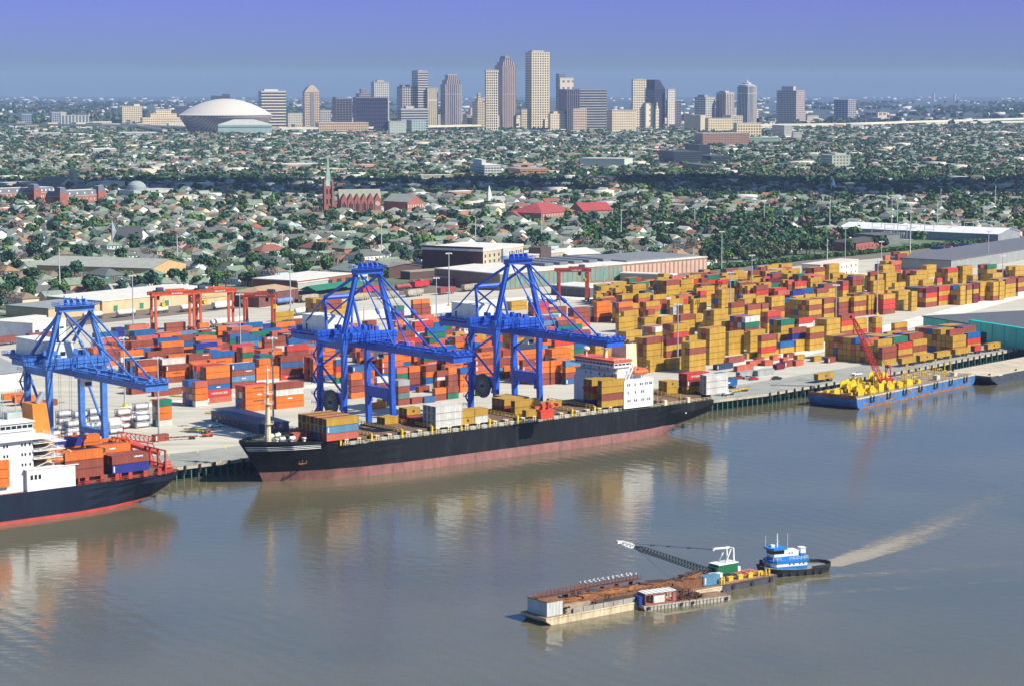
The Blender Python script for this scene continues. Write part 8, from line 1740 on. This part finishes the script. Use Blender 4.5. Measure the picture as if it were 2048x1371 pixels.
for k in range(620):                                                   # buildings of the plain behind the towers
    Y = 7400 + (22000 - 7400) * bk.random() ** 1.3; X = bk.uniform(-.235, .235) * Y
    a_, b_, hh, an = bk.uniform(12, 55), bk.uniform(10, 30), bk.choice((5, 6, 8, 10)), bk.uniform(-.3, .6); b0 = len(V)
    for z in (0, hh):
        for x, y in ((-a_ / 2, -b_ / 2), (a_ / 2, -b_ / 2), (a_ / 2, b_ / 2), (-a_ / 2, b_ / 2)): q = rot(x, y, an); V.append((X + q[0], Y + q[1], ZD + z))
    wm_ = bk.choice((0, 0, 1, 5)); rm_ = bk.choice((3, 3, 4, 4))
    for f in ((0, 1, 5, 4), (1, 2, 6, 5), (2, 3, 7, 6), (3, 0, 4, 7)): Fq.append(tuple(b0 + i for i in f)); Mi.append(wm_)
    Fq.append((b0 + 4, b0 + 5, b0 + 6, b0 + 7)); Mi.append(rm_)
np_mesh('far_buildings', V, Fq, bmats, Mi, label='tiny pale buildings on the hazy plain behind the towers')

# ---------------------------------------------------------------- trees
def leafm(name, c):
    m = mat(name, c, .9, var=.35, scale=.35, spec=.1); return m
LEAF = {'dark green': leafm('leaf_dark', (.034, .076, .036)), 'green': leafm('leaf_green', (.062, .130, .044)), 'blue green': leafm('leaf_blue_green', (.042, .100, .062)), 'bright green': leafm('leaf_bright', (.12, .20, .045)), 'bare brown': leafm('twig_brown', (.19, .155, .125)), 'olive': leafm('leaf_olive', (.12, .155, .075))}
BARK = mat('bark', (.10, .075, .055), .9)
def crown_arr(n, s, seed, flat=.8, hgt=6.0, rad=4.5, lobes=6):
    g = np.random.default_rng(seed); lc = g.normal(size=(lobes, 3)); lc /= np.linalg.norm(lc, axis=1)[:, None]; lc *= (rad * .55 * np.array([1, 1, flat])); lc[:, 2] = np.abs(lc[:, 2]) * .9
    li = g.integers(0, lobes, n); d = g.normal(size=(n, 3)); d /= np.linalg.norm(d, axis=1)[:, None]; rr_ = rad * .62 * g.uniform(.55, 1.05, n)[:, None]
    c = lc[li] + d * rr_ * np.array([1, 1, flat]); c[:, 2] += hgt; ok_ = c[:, 2] > hgt * .38; c = c[ok_]; d = d[ok_]; n = len(c)
    nn = d + g.normal(size=(n, 3)) * .5; nn /= np.linalg.norm(nn, axis=1)[:, None]; t = np.cross(nn, g.normal(size=(n, 3))); t /= np.linalg.norm(t, axis=1)[:, None]; b_ = np.cross(nn, t)
    sz = s * g.uniform(.6, 1.25, n)[:, None]; v = np.stack([c + (-t - b_ * .7) * sz, c + (t * .8 - b_) * sz, c + (t + b_ * .8) * sz, c + (-t * .7 + b_) * sz], 1); return v
def crown_mesh(kind, seed, n, s, **k):
    v = crown_arr(n, s, seed, **k).reshape(-1, 3); nq = len(v) // 4; me = bpy.data.meshes.new('crown')
    me.from_pydata([tuple(p) for p in v], [], [(4 * i, 4 * i + 1, 4 * i + 2, 4 * i + 3) for i in range(nq)]); me.materials.append(LEAF[kind]); me.update(); return me
def trunk_mesh(h, spread=2.2):
    m = MB(); m.tube((0, 0, 0), (0, 0, h * .5), .45, .3, n=6)
    for k in range(5): a_ = k * 1.26; m.tube((0, 0, h * .42), (spread * math.cos(a_), spread * math.sin(a_), h * (.8 + .1 * (k % 2))), .22, .07, n=5)
    return m.mesh('tree', BARK)
TP = []
for kind, sh_, hgt, rad, flat, n, s in (('dark green', 'broad', 6.0, 5.4, .72, 300, .85), ('green', 'round', 6.2, 4.4, .9, 260, .75), ('blue green', 'tall', 7.5, 4.0, 1.25, 260, .75), ('bright green', 'small', 4.2, 3.2, .9, 190, .6), ('bare brown', 'bare', 6.4, 4.8, .9, 170, .42), ('olive', 'loose', 6.0, 4.6, .9, 200, .6), ('dark green', 'slim', 6.5, 2.6, 1.7, 190, .6)):
    for sd in (1, 2): TP.append((kind, sh_, crown_mesh(kind, 31 * sd + len(TP), n, s, hgt=hgt, rad=rad, flat=flat), trunk_mesh(hgt)))
# a band of big trees along the yard fence at right and shrubs there
for k in range(70):
    px = bk.uniform(1420, 1760); py = rail_y(px) - 3 - bk.random() * (36 if px < 1700 else 10); g_ = P(px, py, ZD)
    if free(*g_, 0): TR.append((*g_, px, py, .5))
for k in range(60):
    px = bk.uniform(1150, 1420); py = bk.uniform(440, 492); g_ = P(px, py, ZD)
    if free(*g_, 4): TR.append((*g_, px, py, .6))
TR.sort(key=lambda q: q[1])
kw = (5, 4, 4, 1, 3.4, 2.4, .8)
for (X, Y, px, py, wd) in TR[:300]:
    i = r6.choices(range(7), kw)[0]; kind, sh_, cm, tm = TP[i * 2 + r6.randrange(2)]; s_ = r6.uniform(.75, 1.3)
    o = put('tree', tm, None, (X, Y, ZD - .1), r6.uniform(0, 6)); cr = put('crown', cm, o); o.scale = (s_, s_, s_ * r6.uniform(.9, 1.1)); o['category'] = 'tree'; o['group'] = 'trees ' + hz_(px)
    hits.append((('t', kind, sh_, hz_(px)), px, (lambda v, o=o: o.__setitem__('label', v)), '%s %s tree %s' % (sh_, kind, hz_(px)), '%s %s trees %s' % (sh_, kind, hz_(px))))
rest_t = TR[300:]; near = [q for q in rest_t if q[1] < 2900]; fart = [q for q in rest_t if q[1] >= 2900]
kinds = list(LEAF); VV, MM = [], []
pl_ = []
for k in range(5200):
    Y = 7000 + 9000 * bk.random() ** 1.2; X = bk.uniform(-.24, .24) * Y
    if vn(X, Y * .35, 420, 6) > .42: pl_.append((X, Y, 0, 0, 0))
def mass(lst, n, s, protos):
    arrs = [crown_arr(n, s, 500 + j, hgt=5.6, rad=5.0, flat=f) for j, f in enumerate((.7, .85, 1.1, .8, .95))]
    g = np.random.default_rng(8)
    for (X, Y, px, py, wd) in lst:
        a_ = arrs[g.integers(0, 5)]; s_ = g.uniform(.6, 1.3); th_ = g.uniform(0, 6.28); c, q = math.cos(th_), math.sin(th_)
        o = np.empty_like(a_); o[..., 0] = (a_[..., 0] * c - a_[..., 1] * q) * s_ + X; o[..., 1] = (a_[..., 0] * q + a_[..., 1] * c) * s_ + Y; o[..., 2] = a_[..., 2] * s_ + ZD
        VV.append(o.reshape(-1, 3)); MM.append(np.full(len(a_), g.choice(6, p=np.array((6, 5, 5, .8, 3.0, 2.2)) / 22.0)))
mass(near, 80, 1.25, None); mass(fart, 34, 2.1, None); mass(pl_, 18, 7.5, None)
V = np.concatenate(VV); MI = np.concatenate(MM); np_mesh('distant_trees', V, np.arange(len(V)).reshape(-1, 4), [LEAF[k] for k in kinds], MI, label='dense tree cover between the distant houses')
print('houses', len(HS), 'trees', len(TR), 'leaf quads', len(V) // 4)
# green hedge bank along the yard fence at right
V = []
for k in range(260):
    f = k / 260; px = 1400 + f * 640; g_ = P(px, rail_y(px) - 1.5, ZD); V.append(crown_arr(40, .8, k % 9, hgt=1.2, rad=2.6, flat=.8, lobes=3) + np.array([g_[0] + bk.uniform(-2, 2), g_[1] + bk.uniform(0, 5), ZD + .3]))
V = np.concatenate([v.reshape(-1, 3) for v in V]); np_mesh('hedge', V, np.arange(len(V)).reshape(-1, 4), [LEAF['green']], np.zeros(len(V) // 4), label='green hedge and creeper along the terminal fence at right')

# ================================================================ low clouds over the city, whose shade darkens the middle distance
cm_ = mat('cloud', (.85, .86, .88), 1.0, var=.03, scale=.004)
def cloud(pts, label, alt=820, seed=1):
    """pts: photo points on the ground under the shade, with half widths in metres"""
    g = random.Random(seed); k_ = alt / math.tan(SUN_EL); ox, oy = k_ * math.sin(SUN_AZ), k_ * math.cos(SUN_AZ); m = MB()
    c0 = P(*pts[0][:2], ZD)
    for (x0, y0, r0), (x1, y1, r1) in zip(pts, pts[1:]):
        a, b_ = P(x0, y0, ZD), P(x1, y1, ZD); n = max(3, int(math.dist(a, b_) / 85))
        for i in range(n):
            f = i / n; R_ = (r0 + (r1 - r0) * f) * g.uniform(.35, 1.15); cx, cy = a[0] + (b_[0] - a[0]) * f + ox + g.uniform(-60, 60) - c0[0], a[1] + (b_[1] - a[1]) * f + oy + g.uniform(-.8, .8) * (r0 + (r1 - r0) * f) - c0[1]
            k0 = len(m.v); m.lathe([(0, -.25), (.6, -.22), (.92, -.08), (1, .1), (.85, .4), (.5, .62), (0, .7)], n=12); m.v[k0:] = [(x * R_ * g.uniform(.94, 1.06) + cx, y * R_ * .8 * g.uniform(.94, 1.06) + cy, z * R_ * .6 + alt) for x, y, z in m.v[k0:]]
    return tag(m.build('cloud', cm_, None, (c0[0], c0[1], ZD), 0, True), label, 'cloud')
cloud([(-260, 382, 150), (60, 384, 150), (240, 378, 120)], 'low cloud over the far left whose shade lies over the dark trees', seed=2)
cloud([(330, 380, 120), (560, 384, 160), (700, 392, 110)], 'low cloud left of centre whose shade lies behind the red church', seed=5)
cloud([(820, 376, 110), (1000, 384, 120), (1120, 380, 80)], 'small low cloud at centre whose shade lies behind the parish hall', seed=7)
cloud([(1340, 378, 90), (1480, 372, 140), (1600, 388, 150), (1760, 374, 170)], 'low cloud right of centre whose shade lies before the glass hospital', seed=3)
cloud([(1830, 388, 150), (1980, 380, 180), (2300, 388, 220)], 'low cloud over the right edge whose shade lies over dark trees', seed=6)
# ================================================================ the containers themselves: the 300 that show largest singly, the rest as one mass
def pick_mark(c, k):
    r = r8.random()
    if k['top'] or k['front']:
        if c == 'y': return 4 if r < .25 else 0
        if c == 'o': return 3 if r < .45 else (2 if r < .55 else 0)
        if c == 'r' and k['L'] > 7: return 7
        if c in 'nsr': return 1 if r < .4 else (5 if r < .55 else 0)
        if c in 'BbcdugN': return 1 if r < .35 else (2 if r < .65 else 0)
        if c == 'w': return 2 if r < .15 else 0
    return 0
r8 = random.Random(5)
for k in CONTS:
    c, s_ = math.cos(k['a']), math.sin(k['a']); k['mx'], k['my'] = k['x'] + c * k['L'] / 2, k['y'] + s_ * k['L'] / 2
    k['p'] = R(k['mx'], k['my'], k['z'] + k['h'] / 2)
    sc_ = k['L'] * (F / k['my']) ** 2
    k['w'] = sc_ * (1.0 if k['front'] else (.35 if k['top'] else .12)) + (1e9 if k['force'] else 0)
    if not (-15 < k['p'][0] < 2063): k['w'] = -1
CONTS.sort(key=lambda k: -k['w'])
single, rest = CONTS[:300], CONTS[300:]
ORD = ['', 'first', 'second', 'third', 'fourth', 'fifth', 'sixth', 'seventh', 'eighth', 'ninth', 'tenth', 'eleventh', 'twelfth', 'thirteenth', 'fourteenth', 'fifteenth', 'sixteenth', 'seventeenth', 'eighteenth', 'nineteenth', 'twentieth'] + ['twenty-' + q for q in ('first', 'second', 'third', 'fourth', 'fifth', 'sixth', 'seventh', 'eighth', 'ninth')] + ['thirtieth'] + ['thirty-' + q for q in ('first', 'second', 'third', 'fourth', 'fifth', 'sixth', 'seventh', 'eighth', 'ninth')] + ['fortieth']
def number_labels(items):
    """items: (key tuple, px, setter, one, many): each label singled out by look first, by order from the left last"""
    d = {}
    for it in items: d.setdefault(it[0], []).append(it)
    for key, ls in d.items():
        if len(ls) == 1: ls[0][2](ls[0][3]); continue
        ls.sort(key=lambda q: q[1])
        for i, q in enumerate(ls): q[2](('leftmost' if i == 0 else 'rightmost' if i == len(ls) - 1 else ORD[min(i + 1, 40)] + ' from left') + ' among ' + q[4])
items = []
for k in single:
    mk_ = k['mark'] if k['mark'] is not None else pick_mark(k['c'], k)
    o = put('shipping_container', cmesh(k['c'], k['L'], k['h'], mk_), None, (k['x'], k['y'], k['z']), k['a'])
    o['category'] = 'container'
    nm = CN[k['c']]; tier = '' if k['n'] == 1 else 'topmost' if k['top'] else 'bottom' if k['tier'] == 0 else 'upper' if k['tier'] >= k['n'] - 2 else 'lower'
    ln = 'short ' if k['L'] < 7 else 'long '
    grp = 'containers %s' % k['zone']; o['group'] = grp
    one = (ln + nm + ' container ' + (tier + ' of its stack ' if tier in ('topmost', 'bottom') else tier + ' in its stack ' if tier else '') + k['zone']).replace('  ', ' ')
    many = (ln + (tier + ' ' if tier else '') + nm + ' containers ' + k['zone'])
    items.append(((one,), k['p'][0] + k['p'][1] * .01, (lambda v, o=o: o.__setitem__('label', v)), one, many))
number_labels(items + TIT + cit + hits)
V, Fc, Mi = [], [], []; slots = list(CMAT.keys())
for k in rest:
    c, s_ = math.cos(k['a']), math.sin(k['a']); b0 = len(V); Lc = k['L'] - .1; h = k['h'] - .1
    for z in (.06, h):
        for lx, ly in ((.05, 0.04), (Lc, 0.04), (Lc, 2.4), (.05, 2.4)): V.append((k['x'] + lx * c - ly * s_, k['y'] + lx * s_ + ly * c, k['z'] + z))
    for f in ((0, 1, 5, 4), (1, 2, 6, 5), (2, 3, 7, 6), (3, 0, 4, 7), (4, 5, 6, 7)): Fc.append(tuple(b0 + i for i in f)); Mi.append(slots.index(k['c']))
me = bpy.data.meshes.new('stacked_containers'); me.from_pydata(V, [], Fc)
for q in slots: me.materials.append(CMAT[q])
me.polygons.foreach_set('material_index', Mi); me.update()
tag(put('stacked_containers', me), 'mass of yellow, orange, brown and blue containers filling the rear of the yard', kind='stuff')
# ---------------------------------------------------------------- air
hz = bpy.data.materials.new('haze'); hz.use_nodes = True; t = hz.node_tree
t.nodes.remove(t.nodes['Principled BSDF']); v = t.nodes.new('ShaderNodeVolumePrincipled')
v.inputs['Color'].default_value = (0.44, 0.60, 0.95, 1); v.inputs['Density'].default_value = HAZE; v.inputs['Anisotropy'].default_value = 0.0
t.links.new(v.outputs[0], t.nodes['Material Output'].inputs['Volume'])
m = MB(); m.box(-14000, -1000, -4.5, 14000, 24500, 262)
tag(m.build('haze', hz), None, kind='stuff')
